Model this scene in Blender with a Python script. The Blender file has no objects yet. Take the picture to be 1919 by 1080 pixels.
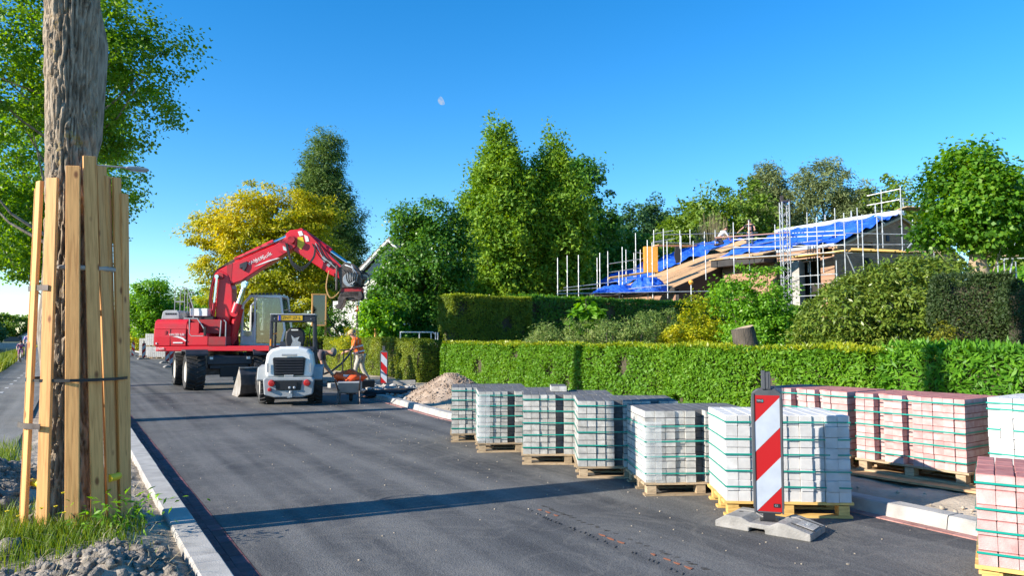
import bpy, bmesh, math, random
import numpy as np
from mathutils import Vector, Matrix, noise
PI = math.pi
rnd = random.Random(7)
nr = np.random.default_rng(7)
sc = bpy.context.scene
COL = sc.collection

# ------------------------------------------------------------------ camera
CAM = Vector((0, 0, 1.55)); YAW = math.radians(30.905); PITCH = math.radians(3.797); FPX = 1386.0
cam = bpy.data.objects.new('camera', bpy.data.cameras.new('camera')); COL.objects.link(cam)
cam.location = CAM; cam.rotation_euler = (PI / 2 + PITCH, 0, -YAW)
cam.data.sensor_width = 36; cam.data.lens = FPX / 1919 * 36
cam.data.clip_start = 0.05; cam.data.clip_end = 6000
sc.camera = cam
# ------------------------------------------------------------------ world, sun, exposure
SUN_EL = math.radians(24); SUN_DIR = Vector((-1, 0.105, 0)).normalized()   # horizontal direction towards the sun
w = bpy.data.worlds.new('World'); sc.world = w; w.use_nodes = True
wn = w.node_tree; wn.nodes.clear()
sky = wn.nodes.new('ShaderNodeTexSky'); sky.sky_type = 'NISHITA'; sky.sun_disc = False
sky.sun_elevation = SUN_EL; sky.sun_rotation = math.atan2(SUN_DIR.x, SUN_DIR.y)
sky.air_density = 1.0; sky.dust_density = 0.0; sky.ozone_density = 4.0; sky.altitude = 0
hsv = wn.nodes.new('ShaderNodeHueSaturation'); hsv.inputs['Saturation'].default_value = 1.32; hsv.inputs['Value'].default_value = 1.0
bg = wn.nodes.new('ShaderNodeBackground'); bg.inputs['Strength'].default_value = 0.128
wo = wn.nodes.new('ShaderNodeOutputWorld')
wn.links.new(sky.outputs[0], hsv.inputs['Color']); wn.links.new(hsv.outputs[0], bg.inputs[0]); wn.links.new(bg.outputs[0], wo.inputs[0])
sd = bpy.data.lights.new('sun', 'SUN'); sd.energy = 5.0; sd.angle = math.radians(0.53); sd.color = (1, 0.91, 0.78)
sun = bpy.data.objects.new('sun', sd); COL.objects.link(sun)
sv = Vector((SUN_DIR.x * math.cos(SUN_EL), SUN_DIR.y * math.cos(SUN_EL), math.sin(SUN_EL)))
sun.rotation_euler = sv.to_track_quat('Z', 'Y').to_euler(); sun.location = sv * 60
sc.view_settings.view_transform = 'Standard'; sc.view_settings.look = 'None'
sc.view_settings.exposure = 1.0; sc.view_settings.gamma = 1; sc.view_settings.use_curve_mapping = False
sc.render.engine = 'CYCLES'
sc.cycles.max_bounces = 6; sc.cycles.diffuse_bounces = 3; sc.cycles.glossy_bounces = 2; sc.cycles.transmission_bounces = 4
sc.cycles.transparent_max_bounces = 8; sc.cycles.use_denoising = True; sc.cycles.caustics_reflective = False; sc.cycles.caustics_refractive = False

# a photo pixel at a true distance (camera depth in metres) or on a level, as a world point
_fw = Vector((math.sin(YAW) * math.cos(PITCH), math.cos(YAW) * math.cos(PITCH), math.sin(PITCH)))
_rt = Vector((math.cos(YAW), -math.sin(YAW), 0)); _up = _rt.cross(_fw)
def ray(px, py): return _fw + _rt * ((px - 959.5) / FPX) - _up * ((py - 540) / FPX)
def at(px, py, d): return CAM + ray(px, py) * d
def on(px, py, z=0.0):
    r = ray(px, py); return CAM + r * ((z - CAM.z) / r.z)

# ------------------------------------------------------------------ objects
def tag(o, label=None, cat=None, group=None, kind=None):
    if label: o['label'] = label
    if cat: o['category'] = cat
    if group: o['group'] = group
    if kind: o['kind'] = kind
    return o
def thing(name, label, cat, loc=(0, 0, 0), rz=0, group=None, kind=None):
    o = bpy.data.objects.new(name, None); COL.objects.link(o); o.empty_display_size = 0.2
    o.location = loc; o.rotation_euler = (0, 0, rz)
    return tag(o, label, cat, group, kind)
def inst(name, me, parent=None, loc=(0, 0, 0), rot=(0, 0, 0), scale=None):
    o = bpy.data.objects.new(name, me); COL.objects.link(o)
    o.location = loc; o.rotation_euler = rot
    if scale: o.scale = scale
    if parent: o.parent = parent
    return o
def copy_tree(o, parent=None):
    c = o.copy(); COL.objects.link(c)
    if parent: c.parent = parent
    for ch in list(o.children): copy_tree(ch, c)
    return c

class MB:
    def __init__(s): s.v = []; s.f = []; s.m = []
    def add(s, vs, fs, mi=0):
        b = len(s.v); s.v += [tuple(x) for x in vs]; s.f += [tuple(i + b for i in f) for f in fs]; s.m += [mi] * len(fs); return s
    def box(s, c, d, rot=None, mi=0, taper=1.0):
        x, y, z = d[0] / 2, d[1] / 2, d[2] / 2; t = taper
        vs = [Vector(p) for p in ((-x, -y, -z), (x, -y, -z), (x, y, -z), (-x, y, -z), (-x * t, -y * t, z), (x * t, -y * t, z), (x * t, y * t, z), (-x * t, y * t, z))]
        if rot is not None: vs = [rot @ p for p in vs]
        c = Vector(c)
        return s.add([p + c for p in vs], [(3, 2, 1, 0), (4, 5, 6, 7), (0, 1, 5, 4), (1, 2, 6, 5), (2, 3, 7, 6), (3, 0, 4, 7)], mi)
    def beam(s, a, b, w, h, upv=(0, 0, 1), mi=0):
        a, b = Vector(a), Vector(b); z = (b - a); L = z.length; z.normalize(); u = Vector(upv)
        x = u.cross(z)
        if x.length < 1e-4: x = Vector((1, 0, 0)).cross(z)
        x.normalize(); y = z.cross(x)
        return s.box((a + b) / 2, (w, h, L), Matrix((x, y, z)).transposed(), mi)
    def tube(s, pts, r, n=10, mi=0, cap=True, closed=False):
        pts = [Vector(p) for p in pts]; k = len(pts)
        rs = r if isinstance(r, (list, tuple)) else [r] * k
        b = len(s.v); ref = None; rings = []
        for i, p in enumerate(pts):
            if closed: t = pts[(i + 1) % k] - pts[i - 1]
            else: t = pts[min(i + 1, k - 1)] - pts[max(i - 1, 0)]
            t.normalize()
            if ref is None: ref = Vector((0, 0, 1)) if abs(t.z) < 0.9 else Vector((1, 0, 0))
            x = ref - t * ref.dot(t); x.normalize(); y = t.cross(x); ref = x
            s.v += [tuple(p + (x * math.cos(2 * PI * j / n) + y * math.sin(2 * PI * j / n)) * rs[i]) for j in range(n)]
        for i in range(k if closed else k - 1):
            a0, a1 = b + i * n, b + ((i + 1) % k) * n
            for j in range(n):
                s.f.append((a0 + j, a0 + (j + 1) % n, a1 + (j + 1) % n, a1 + j)); s.m.append(mi)
        if cap and not closed:
            s.f.append(tuple(b + j for j in range(n))[::-1]); s.m.append(mi)
            s.f.append(tuple(b + (k - 1) * n + j for j in range(n))); s.m.append(mi)
        return s
    def prism(s, pts, o, ux, uy, th, mi=0):      # outline in the (ux, uy) plane, pushed along th
        o, ux, uy, th = Vector(o), Vector(ux), Vector(uy), Vector(th); n = len(pts)
        lo = [o + ux * p[0] + uy * p[1] for p in pts]; hi = [p + th for p in lo]
        if ux.cross(uy).dot(th) < 0: lo, hi = hi, lo
        area = sum(pts[i][0] * pts[(i + 1) % n][1] - pts[(i + 1) % n][0] * pts[i][1] for i in range(n))
        if area < 0: lo, hi = lo[::-1], hi[::-1]
        return s.add(lo + hi, [tuple(range(n))[::-1], tuple(range(n, 2 * n))] + [(i, (i + 1) % n, n + (i + 1) % n, n + i) for i in range(n)], mi)
    def lathe(s, prof, o=(0, 0, 0), axis='z', n=24, mi=0):     # profile (r, h) pairs
        o = Vector(o); b = len(s.v)
        for (r, h) in prof:
            for j in range(n):
                c, q = r * math.cos(2 * PI * j / n), r * math.sin(2 * PI * j / n)
                p = (c, q, h) if axis == 'z' else ((h, c, q) if axis == 'x' else (q, h, c))
                s.v.append(tuple(o + Vector(p)))
        for i in range(len(prof) - 1):
            for j in range(n):
                s.f.append((b + i * n + j, b + i * n + (j + 1) % n, b + (i + 1) * n + (j + 1) % n, b + (i + 1) * n + j)); s.m.append(mi)
        return s
    def mesh(s, name, mats, smooth=False):
        me = bpy.data.meshes.new(name); me.from_pydata(s.v, [], s.f)
        for m in (mats if isinstance(mats, (list, tuple)) else [mats]): me.materials.append(m)
        if any(s.m): me.polygons.foreach_set('material_index', s.m)
        if smooth: me.polygons.foreach_set('use_smooth', [True] * len(s.f))
        me.update(); return me
    def build(s, name, mats, parent=None, smooth=False, bevel=0, seg=1, loc=(0, 0, 0), rot=(0, 0, 0)):
        o = inst(name, s.mesh(name, mats, smooth), parent, loc, rot)
        if bevel:
            b = o.modifiers.new('bevel', 'BEVEL'); b.width = bevel; b.segments = seg; b.limit_method = 'ANGLE'; b.angle_limit = math.radians(35)
        if smooth and bevel == 0: o.data.set_sharp_from_angle(angle=math.radians(45))
        return o
def rotz(a): return Matrix.Rotation(a, 3, 'Z')
def npmesh(name, V, F, mat, smooth=False):
    me = bpy.data.meshes.new(name); n = len(V); k = F.shape[1]; f = len(F)
    me.vertices.add(n); me.vertices.foreach_set('co', np.ascontiguousarray(V, dtype=np.float32).ravel())
    me.loops.add(f * k); me.loops.foreach_set('vertex_index', np.ascontiguousarray(F, dtype=np.int32).ravel())
    me.polygons.add(f); me.polygons.foreach_set('loop_start', np.arange(0, f * k, k, dtype=np.int32))
    if smooth: me.polygons.foreach_set('use_smooth', np.ones(f, dtype=bool))
    for m in (mat if isinstance(mat, (list, tuple)) else [mat]): me.materials.append(m)
    me.update(calc_edges=True); return me

# ------------------------------------------------------------------ materials
def nodes(name):
    m = bpy.data.materials.new(name); m.use_nodes = True; t = m.node_tree
    return m, t, t.nodes['Principled BSDF'], t.links.new, t.nodes.new
def ramp(new, pts):
    r = new('ShaderNodeValToRGB'); e = r.color_ramp.elements
    e[0].position, e[1].position = pts[0][0], pts[-1][0]
    e[0].color, e[1].color = (*pts[0][1], 1), (*pts[-1][1], 1)
    for p, c in pts[1:-1]:
        q = e.new(p); q.color = (*c, 1)
    return r
def mat(name, c, rough=0.6, c2=None, scale=8, detail=6, bump=0, bscale=None, metal=0, coat=0, stretch=None, rand=0.0, lo=0.35, hi=0.65, bdist=0.02, spec=0.5):
    m, t, b, L, new = nodes(name)
    b.inputs['Roughness'].default_value = rough; b.inputs['Metallic'].default_value = metal
    b.inputs['Coat Weight'].default_value = coat; b.inputs['Base Color'].default_value = (*c, 1)
    b.inputs['Specular IOR Level'].default_value = spec
    tc = new('ShaderNodeTexCoord'); mp = new('ShaderNodeMapping'); L(tc.outputs['Object'], mp.inputs[0])
    if stretch: mp.inputs['Scale'].default_value = stretch
    col = None
    if c2:
        n = new('ShaderNodeTexNoise'); n.inputs['Scale'].default_value = scale; n.inputs['Detail'].default_value = detail; L(mp.outputs[0], n.inputs['Vector'])
        if rand:
            oi = new('ShaderNodeObjectInfo'); ad = new('ShaderNodeVectorMath'); ad.operation = 'ADD'
            sc3 = new('ShaderNodeMath'); sc3.operation = 'MULTIPLY'; sc3.inputs[1].default_value = 37; L(oi.outputs['Random'], sc3.inputs[0])
            L(mp.outputs[0], ad.inputs[0]); L(sc3.outputs[0], ad.inputs[1]); L(ad.outputs[0], n.inputs['Vector'])
        r = ramp(new, [(lo, c), (hi, c2)]); L(n.outputs['Fac'], r.inputs[0]); col = r.outputs[0]
    if rand:
        oi = new('ShaderNodeObjectInfo'); mr = new('ShaderNodeMapRange'); mr.inputs['To Min'].default_value = 1 - rand; mr.inputs['To Max'].default_value = 1 + rand
        L(oi.outputs['Random'], mr.inputs[0]); hv = new('ShaderNodeHueSaturation'); L(mr.outputs[0], hv.inputs['Value'])
        if col: L(col, hv.inputs['Color'])
        else: hv.inputs['Color'].default_value = (*c, 1)
        col = hv.outputs[0]
    if col: L(col, b.inputs['Base Color'])
    if bump:
        n2 = new('ShaderNodeTexNoise'); n2.inputs['Scale'].default_value = bscale or scale * 4; n2.inputs['Detail'].default_value = 8; L(mp.outputs[0], n2.inputs['Vector'])
        bp = new('ShaderNodeBump'); bp.inputs['Strength'].default_value = bump; bp.inputs['Distance'].default_value = bdist; L(n2.outputs['Fac'], bp.inputs['Height']); L(bp.outputs[0], b.inputs['Normal'])
    return m
def leafmat(name, cols, trans=0.35, rough=0.45, patch=0.35, pscale=0.6, k_=1.95):
    m, t, b, L, new = nodes(name)
    g = new('ShaderNodeNewGeometry'); tc = new('ShaderNodeTexCoord')
    n = new('ShaderNodeTexNoise'); n.inputs['Scale'].default_value = pscale; n.inputs['Detail'].default_value = 3; L(tc.outputs['Object'], n.inputs['Vector'])
    mx = new('ShaderNodeMix'); mx.inputs['Factor'].default_value = patch; L(g.outputs['Random Per Island'], mx.inputs[2])
    mr = new('ShaderNodeMapRange'); mr.inputs[1].default_value = 0.3; mr.inputs[2].default_value = 0.7; L(n.outputs['Fac'], mr.inputs[0]); L(mr.outputs[0], mx.inputs[3])
    k_ = 1.25 if 'hedge' in name or 'grass' in name or 'yew' in name else k_; cols = [tuple(x * k_ for x in c) for c in cols]; trans = trans + (0.08 if k_ > 1.3 else 0); k = len(cols); r = ramp(new, [(i / (k - 1), c) for i, c in enumerate(cols)]); L(mx.outputs[0], r.inputs[0])
    L(r.outputs[0], b.inputs['Base Color']); b.inputs['Roughness'].default_value = rough; b.inputs['Specular IOR Level'].default_value = 0.35
    tr = new('ShaderNodeBsdfTranslucent'); hv = new('ShaderNodeHueSaturation'); hv.inputs['Hue'].default_value = 0.485; hv.inputs['Saturation'].default_value = 1.1; hv.inputs['Value'].default_value = 1.5
    L(r.outputs[0], hv.inputs['Color']); L(hv.outputs[0], tr.inputs['Color'])
    ms = new('ShaderNodeMixShader'); ms.inputs[0].default_value = trans; L(b.outputs[0], ms.inputs[1]); L(tr.outputs[0], ms.inputs[2])
    L(ms.outputs[0], t.nodes['Material Output'].inputs['Surface']); return m

def asphalt_mat(name, base, dust, amount=0.5):
    m, t, b, L, new = nodes(name); tc = new('ShaderNodeTexCoord')
    def nz(scale, stretch=None, det=6):
        n = new('ShaderNodeTexNoise'); n.inputs['Scale'].default_value = scale; n.inputs['Detail'].default_value = det
        if stretch:
            mp = new('ShaderNodeMapping'); mp.inputs['Scale'].default_value = stretch; mp.inputs['Rotation'].default_value = (0, 0, 0.02); L(tc.outputs['Object'], mp.inputs[0]); L(mp.outputs[0], n.inputs['Vector'])
        else: L(tc.outputs['Object'], n.inputs['Vector'])
        return n.outputs['Fac']
    s1 = nz(1.0, (2.2, 0.06, 1), 5); s2 = nz(1.0, (9, 0.25, 1), 4); s3 = nz(0.7); fine = nz(160, None, 3)
    a = new('ShaderNodeMath'); a.operation = 'MULTIPLY_ADD'; a.inputs[1].default_value = 0.95; L(s1, a.inputs[0]); s3h = new('ShaderNodeMath'); s3h.operation = 'MULTIPLY'; s3h.inputs[1].default_value = 0.55; L(s3, s3h.inputs[0]); L(s3h.outputs[0], a.inputs[2])
    a2 = new('ShaderNodeMath'); a2.operation = 'MULTIPLY_ADD'; a2.inputs[1].default_value = 0.3; L(s2, a2.inputs[0]); L(a.outputs[0], a2.inputs[2])
    r = ramp(new, [(0.62, base), (0.9, tuple(x * 1.0 for x in [(base[i] + dust[i]) / 2 for i in range(3)])), (1.12, dust)])
    mr = new('ShaderNodeMapRange'); mr.inputs[1].default_value = 0.0; mr.inputs[2].default_value = 1.6; L(a2.outputs[0], mr.inputs[0])
    r.color_ramp.elements[0].position = 0.43; r.color_ramp.elements[1].position = 0.54; r.color_ramp.elements[2].position = 0.66
    L(mr.outputs[0], r.inputs[0])
    # aggregate grains
    v = new('ShaderNodeTexVoronoi'); v.inputs['Scale'].default_value = 90; L(tc.outputs['Object'], v.inputs['Vector'])
    gr = new('ShaderNodeMapRange'); gr.inputs[3].default_value = 0.72; gr.inputs[4].default_value = 1.3; L(v.outputs['Color'], gr.inputs[0])
    hv = new('ShaderNodeHueSaturation'); L(r.outputs[0], hv.inputs['Color']); L(gr.outputs[0], hv.inputs['Value']); sw = nz(1.0, (0.9, 0.5, 1), 3)
    wv = new('ShaderNodeTexNoise'); wv.inputs['Scale'].default_value = 0.9; wv.inputs['Detail'].default_value = 5; wv.inputs['Distortion'].default_value = 2.2; L(tc.outputs['Object'], wv.inputs['Vector'])
    rs = ramp(new, [(0.48, (0, 0, 0)), (0.515, (0.5, 0.5, 0.5)), (0.55, (0, 0, 0))]); L(wv.outputs['Fac'], rs.inputs[0])
    gm = new('ShaderNodeMath'); gm.operation = 'MULTIPLY'; L(rs.outputs[0], gm.inputs[0]); L(fine, gm.inputs[1])
    spk = ramp(new, [(0.66, (0, 0, 0)), (0.72, (0.6, 0.6, 0.6))]); L(nz(55, None, 2), spk.inputs[0])
    gx = new('ShaderNodeMath'); gx.operation = 'MAXIMUM'; L(gm.outputs[0], gx.inputs[0]); L(spk.outputs[0], gx.inputs[1])
    mxd = new('ShaderNodeMix'); mxd.data_type = 'RGBA'; L(gx.outputs[0], mxd.inputs[0]); L(hv.outputs[0], mxd.inputs[6]); mxd.inputs[7].default_value = (dust[0] * 1.5, dust[1] * 1.42, dust[2] * 1.3, 1); L(mxd.outputs[2], b.inputs['Base Color'])
    b.inputs['Roughness'].default_value = 0.75; b.inputs['Specular IOR Level'].default_value = 0.4
    bp = new('ShaderNodeBump'); bp.inputs['Strength'].default_value = 0.5; bp.inputs['Distance'].default_value = 0.006; L(v.outputs['Distance'], bp.inputs['Height']); L(bp.outputs[0], b.inputs['Normal'])
    return m
def wood_mat(name, c, c2, knots=True, stretch=(14, 14, 0.7), rand=0.12):
    m, t, b, L, new = nodes(name); tc = new('ShaderNodeTexCoord'); oi = new('ShaderNodeObjectInfo')
    ad = new('ShaderNodeVectorMath'); ad.operation = 'ADD'; mu = new('ShaderNodeMath'); mu.operation = 'MULTIPLY'; mu.inputs[1].default_value = 23.7
    L(oi.outputs['Random'], mu.inputs[0]); L(tc.outputs['Object'], ad.inputs[0]); L(mu.outputs[0], ad.inputs[1])
    mp = new('ShaderNodeMapping'); mp.inputs['Scale'].default_value = stretch; L(ad.outputs[0], mp.inputs[0])
    n = new('ShaderNodeTexNoise'); n.inputs['Scale'].default_value = 5; n.inputs['Detail'].default_value = 8; n.inputs['Distortion'].default_value = 0.6; L(mp.outputs[0], n.inputs['Vector'])
    r = ramp(new, [(0.3, c2), (0.52, c), (0.75, tuple(min(1, x * 1.18) for x in c))]); L(n.outputs['Fac'], r.inputs[0]); col = r.outputs[0]
    if knots:
        v = new('ShaderNodeTexVoronoi'); v.inputs['Scale'].default_value = 1.0
        mp2 = new('ShaderNodeMapping'); mp2.inputs['Scale'].default_value = (8, 8, 4.0); L(ad.outputs[0], mp2.inputs[0]); L(mp2.outputs[0], v.inputs['Vector'])
        rk = ramp(new, [(0.07, (1, 1, 1)), (0.16, (0, 0, 0))]); L(v.outputs['Distance'], rk.inputs[0])
        mx = new('ShaderNodeMix'); mx.data_type = 'RGBA'; L(rk.outputs[0], mx.inputs[0]); L(col, mx.inputs[6]); mx.inputs[7].default_value = (c2[0] * 0.45, c2[1] * 0.35, c2[2] * 0.3, 1); col = mx.outputs[2]
    mr = new('ShaderNodeMapRange'); mr.inputs[3].default_value = 1 - rand; mr.inputs[4].default_value = 1 + rand; L(oi.outputs['Random'], mr.inputs[0])
    hv = new('ShaderNodeHueSaturation'); L(col, hv.inputs['Color']); L(mr.outputs[0], hv.inputs['Value']); L(hv.outputs[0], b.inputs['Base Color'])
    b.inputs['Roughness'].default_value = 0.65
    bp = new('ShaderNodeBump'); bp.inputs['Strength'].default_value = 0.25; bp.inputs['Distance'].default_value = 0.004; L(n.outputs['Fac'], bp.inputs['Height']); L(bp.outputs[0], b.inputs['Normal'])
    return m

K = {}
K['asphalt'] = asphalt_mat('asphalt', (0.036, 0.036, 0.038), (0.140, 0.136, 0.129))
K['path'] = asphalt_mat('path_asphalt', (0.12, 0.115, 0.105), (0.22, 0.21, 0.19))
K['concrete'] = mat('kerb_concrete', (0.32, 0.305, 0.28), 0.85, (0.44, 0.42, 0.385), 5, bump=0.25, bscale=90, rand=0.05)
K['concrete_dark'] = mat('weathered_concrete', (0.28, 0.27, 0.255), 0.85, (0.42, 0.40, 0.37), 5, bump=0.25, bscale=90)
K['clinker'] = mat('gutter_clinker', (0.11, 0.042, 0.05), 0.8, (0.18, 0.068, 0.075), 12, bump=0.3, bscale=120, rand=0.35)
K['clinker_red'] = mat('strip_clinker', (0.30, 0.13, 0.11), 0.85, (0.40, 0.22, 0.19), 12, bump=0.3, bscale=120, rand=0.2)
K['sand'] = mat('sand', (0.29, 0.24, 0.18), 0.95, (0.47, 0.39, 0.30), 3, bump=0.8, bscale=28)
K['soil'] = mat('soil', (0.16, 0.13, 0.10), 0.95, (0.30, 0.25, 0.20), 4, bump=0.8, bscale=40)
K['clay'] = mat('clay', (0.15, 0.13, 0.105), 0.95, (0.30, 0.265, 0.22), 14, bump=1.0, bscale=60)
K['field'] = mat('field', (0.05, 0.075, 0.02), 0.95, (0.10, 0.11, 0.04), 0.8, bump=0.5, bscale=10)
K['pine'] = wood_mat('sawn_pine', (0.70, 0.36, 0.12), (0.50, 0.225, 0.065))
K['pine_grey'] = wood_mat('weathered_pine', (0.42, 0.31, 0.19), (0.29, 0.20, 0.12), False, (3, 14, 14), 0.2)
K['pine_yellow'] = wood_mat('yellow_pine', (0.66, 0.42, 0.13), (0.52, 0.30, 0.08), False, (2, 14, 14), 0.15)
K['ply'] = wood_mat('plywood', (0.52, 0.33, 0.17), (0.42, 0.25, 0.12), False, (2.5, 1, 2.5), 0.12)
K['orange_ply'] = wood_mat('shuttering_panel', (0.72, 0.33, 0.05), (0.62, 0.27, 0.035), False, (2.5, 1, 2.5), 0.08)
K['pav_grey'] = mat('grey_paver', (0.35, 0.34, 0.315), 0.9, (0.50, 0.485, 0.45), 14, bump=0.25, bscale=150, rand=0.18)
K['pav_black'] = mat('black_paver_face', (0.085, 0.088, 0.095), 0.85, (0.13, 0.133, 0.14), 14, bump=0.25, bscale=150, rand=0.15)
K['pav_pink'] = mat('pale_red_paver', (0.44, 0.25, 0.235), 0.9, (0.54, 0.39, 0.37), 10, bump=0.25, bscale=150, rand=0.1)
K['pav_red'] = mat('red_paver_face', (0.35, 0.125, 0.115), 0.9, (0.44, 0.19, 0.17), 14, bump=0.25, bscale=150, rand=0.12)
K['pav_white'] = mat('white_paver', (0.50, 0.49, 0.475), 0.85, (0.60, 0.59, 0.575), 10, bump=0.25, bscale=150, rand=0.06)
K['strap'] = mat('green_strap', (0.0, 0.27, 0.21), 0.35)
K['red_paint'] = mat('red_machine_paint', (0.62, 0.010, 0.024), 0.42, (0.46, 0.030, 0.035), 2.2, coat=0.12, lo=0.45, hi=0.8, rand=0.05)
K['red_dark'] = mat('dark_and_shaded_red_paint', (0.38, 0.008, 0.018), 0.5, (0.28, 0.03, 0.03), 4)  # darker machine red; also carries painted shade on boom, tank and step
K['white_paint'] = mat('white_machine_paint', (0.78, 0.78, 0.76), 0.38, (0.56, 0.53, 0.47), 2.6, coat=0.15, lo=0.5, hi=0.85)
K['grey_paint'] = mat('grey_machine_paint', (0.30, 0.32, 0.33), 0.45, (0.38, 0.39, 0.40), 4)
K['dark_paint'] = mat('charcoal_machine_paint', (0.022, 0.025, 0.034), 0.5, (0.035, 0.036, 0.045), 4)
K['black'] = mat('black_plastic', (0.012, 0.012, 0.014), 0.5)
K['rubber'] = mat('tyre_rubber', (0.018, 0.018, 0.02), 0.8, (0.05, 0.047, 0.044), 5, bump=0.2)
K['tyre_dust'] = mat('dusty_rim', (0.50, 0.47, 0.42), 0.8, (0.62, 0.60, 0.55), 5)
K['steel'] = mat('galvanised_steel', (0.36, 0.375, 0.39), 0.48, (0.52, 0.54, 0.55), 6, metal=0.7)
K['chrome'] = mat('cylinder_rod', (0.75, 0.76, 0.78), 0.15, metal=1)
K['dark_steel'] = mat('worn_dark_steel', (0.07, 0.055, 0.05), 0.5, (0.15, 0.12, 0.105), 8, metal=0.5)
K['bucket_steel'] = mat('bucket_steel', (0.05, 0.045, 0.045), 0.5, (0.12, 0.10, 0.09), 5, metal=0.3)
K['bucket_edge'] = mat('polished_bucket_edge', (0.42, 0.36, 0.30), 0.4, (0.60, 0.55, 0.50), 5, metal=0.5)
K['glass'] = None
m, t, b, L, new = nodes('window_glass'); b.inputs['Base Color'].default_value = (0.9, 0.95, 0.95, 1); b.inputs['Roughness'].default_value = 0.03
tp = new('ShaderNodeBsdfTransparent'); tp.inputs[0].default_value = (0.45, 0.52, 0.51, 1); gl = new('ShaderNodeBsdfGlossy'); gl.inputs['Roughness'].default_value = 0.03
ms = new('ShaderNodeMixShader'); ms.inputs[0].default_value = 0.12; L(tp.outputs[0], ms.inputs[1]); L(gl.outputs[0], ms.inputs[2]); L(ms.outputs[0], t.nodes['Material Output'].inputs[0]); K['glass'] = m
m, t, b, L, new = nodes('plastic_film'); tp = new('ShaderNodeBsdfTransparent'); b.inputs['Base Color'].default_value = (0.75, 0.8, 0.82, 1); b.inputs['Roughness'].default_value = 0.128
ms = new('ShaderNodeMixShader'); ms.inputs[0].default_value = 0.3; L(tp.outputs[0], ms.inputs[1]); L(b.outputs[0], ms.inputs[2]); L(ms.outputs[0], t.nodes['Material Output'].inputs[0]); K['film'] = m
K['tarp'] = mat('blue_tarpaulin', (0.010, 0.085, 0.54), 0.5, (0.03, 0.14, 0.66), 1.2, bump=0.8, bscale=2.2, bdist=0.25)
K['white_sheet'] = mat('white_membrane', (0.70, 0.72, 0.75), 0.5)
K['membrane'] = mat('black_membrane', (0.018, 0.017, 0.018), 0.6, (0.035, 0.032, 0.032), 2)
K['dark_room'] = mat('unlit_interior', (0.03, 0.028, 0.026), 0.9)
K['white_plaster'] = mat('white_plaster', (0.72, 0.72, 0.70), 0.8, (0.78, 0.78, 0.76), 2)
K['tile_roof'] = mat('dark_roof_tiles', (0.075, 0.07, 0.07), 0.7, (0.13, 0.12, 0.12), 6, bump=0.4)
K['bark'] = mat('poplar_bark', (0.13, 0.105, 0.08), 0.95, (0.34, 0.29, 0.235), 5, bump=0.9, bscale=22, stretch=(3, 3, 0.55))
K['bark_dark'] = mat('dark_bark', (0.06, 0.05, 0.04), 0.95, (0.13, 0.105, 0.085), 5, bump=0.8, bscale=18, stretch=(3, 3, 0.6))
K['bark_pale'] = mat('pale_bark', (0.30, 0.22, 0.14), 0.9, (0.42, 0.33, 0.22), 4, bump=0.5, bscale=16)
K['twig'] = mat('hedge_twigs', (0.05, 0.042, 0.025), 0.95, (0.075, 0.065, 0.04), 9, bump=0.6)
K['sign_white'] = mat('reflective_white', (0.34, 0.38, 0.44), 0.4, (0.40, 0.44, 0.50), 9)
K['sign_red'] = mat('reflective_red', (0.36, 0.008, 0.010), 0.35, spec=0.4)
K['base_plastic'] = mat('recycled_plastic', (0.21, 0.20, 0.185), 0.8, (0.30, 0.285, 0.265), 9, bump=0.3, bscale=60)
K['baak_black'] = mat('baak_frame_plastic', (0.05, 0.054, 0.062), 0.55, (0.075, 0.08, 0.088), 6)
K['skin'] = mat('skin', (0.50, 0.27, 0.18), 0.6)
K['skin_pale'] = mat('pale_skin', (0.62, 0.39, 0.30), 0.6)
K['hivis'] = mat('orange_hi_vis', (0.88, 0.13, 0.005), 0.7, (0.95, 0.17, 0.008), 5)
K['hivis_red'] = mat('red_orange_hi_vis', (0.90, 0.085, 0.012), 0.7, (0.95, 0.12, 0.02), 7)
K['reflect'] = mat('silver_tape', (0.62, 0.63, 0.64), 0.35)
K['khaki'] = mat('khaki_cloth', (0.40, 0.37, 0.31), 0.9, (0.48, 0.45, 0.38), 8)
K['cap'] = mat('straw_cap', (0.52, 0.36, 0.17), 0.9)
K['stripe_a'] = mat('brown_knit', (0.10, 0.075, 0.08), 0.9)
K['hair_grey'] = mat('grey_hair', (0.20, 0.18, 0.165), 0.9)
K['hair_dark'] = mat('dark_hair', (0.03, 0.022, 0.018), 0.9)
K['hoodie'] = mat('light_grey_hoodie', (0.52, 0.53, 0.56), 0.9)
K['black_cloth'] = mat('black_cloth', (0.02, 0.02, 0.024), 0.9)
K['jeans'] = mat('dark_jeans', (0.05, 0.06, 0.09), 0.9)
K['lavender'] = mat('lavender_cloth', (0.42, 0.32, 0.62), 0.9)
K['pink'] = mat('plum_cloth', (0.28, 0.10, 0.20), 0.9)
K['yellow_plate'] = mat('yellow_plate', (0.80, 0.46, 0.02), 0.4)
K['blue_plate'] = mat('blue_plate_end', (0.02, 0.05, 0.42), 0.4)
K['yellow'] = mat('yellow_plastic', (0.75, 0.55, 0.02), 0.5)
K['lamp_red'] = mat('tail_lamp_red', (0.45, 0.02, 0.02), 0.2)
K['poster_sky'] = mat('poster_print', (0.05, 0.10, 0.14), 0.25, (0.22, 0.32, 0.36), 3)
K['poster_green'] = mat('poster_green', (0.05, 0.32, 0.20), 0.4)
K['teal'] = mat('teal_print', (0.05, 0.45, 0.48), 0.4)
K['brick'] = None
m, t, b, L, new = nodes('brown_brickwork'); tc = new('ShaderNodeTexCoord'); mp = new('ShaderNodeMapping'); mp.inputs['Rotation'].default_value = (PI / 2, 0, 0); L(tc.outputs['Object'], mp.inputs[0])
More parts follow.
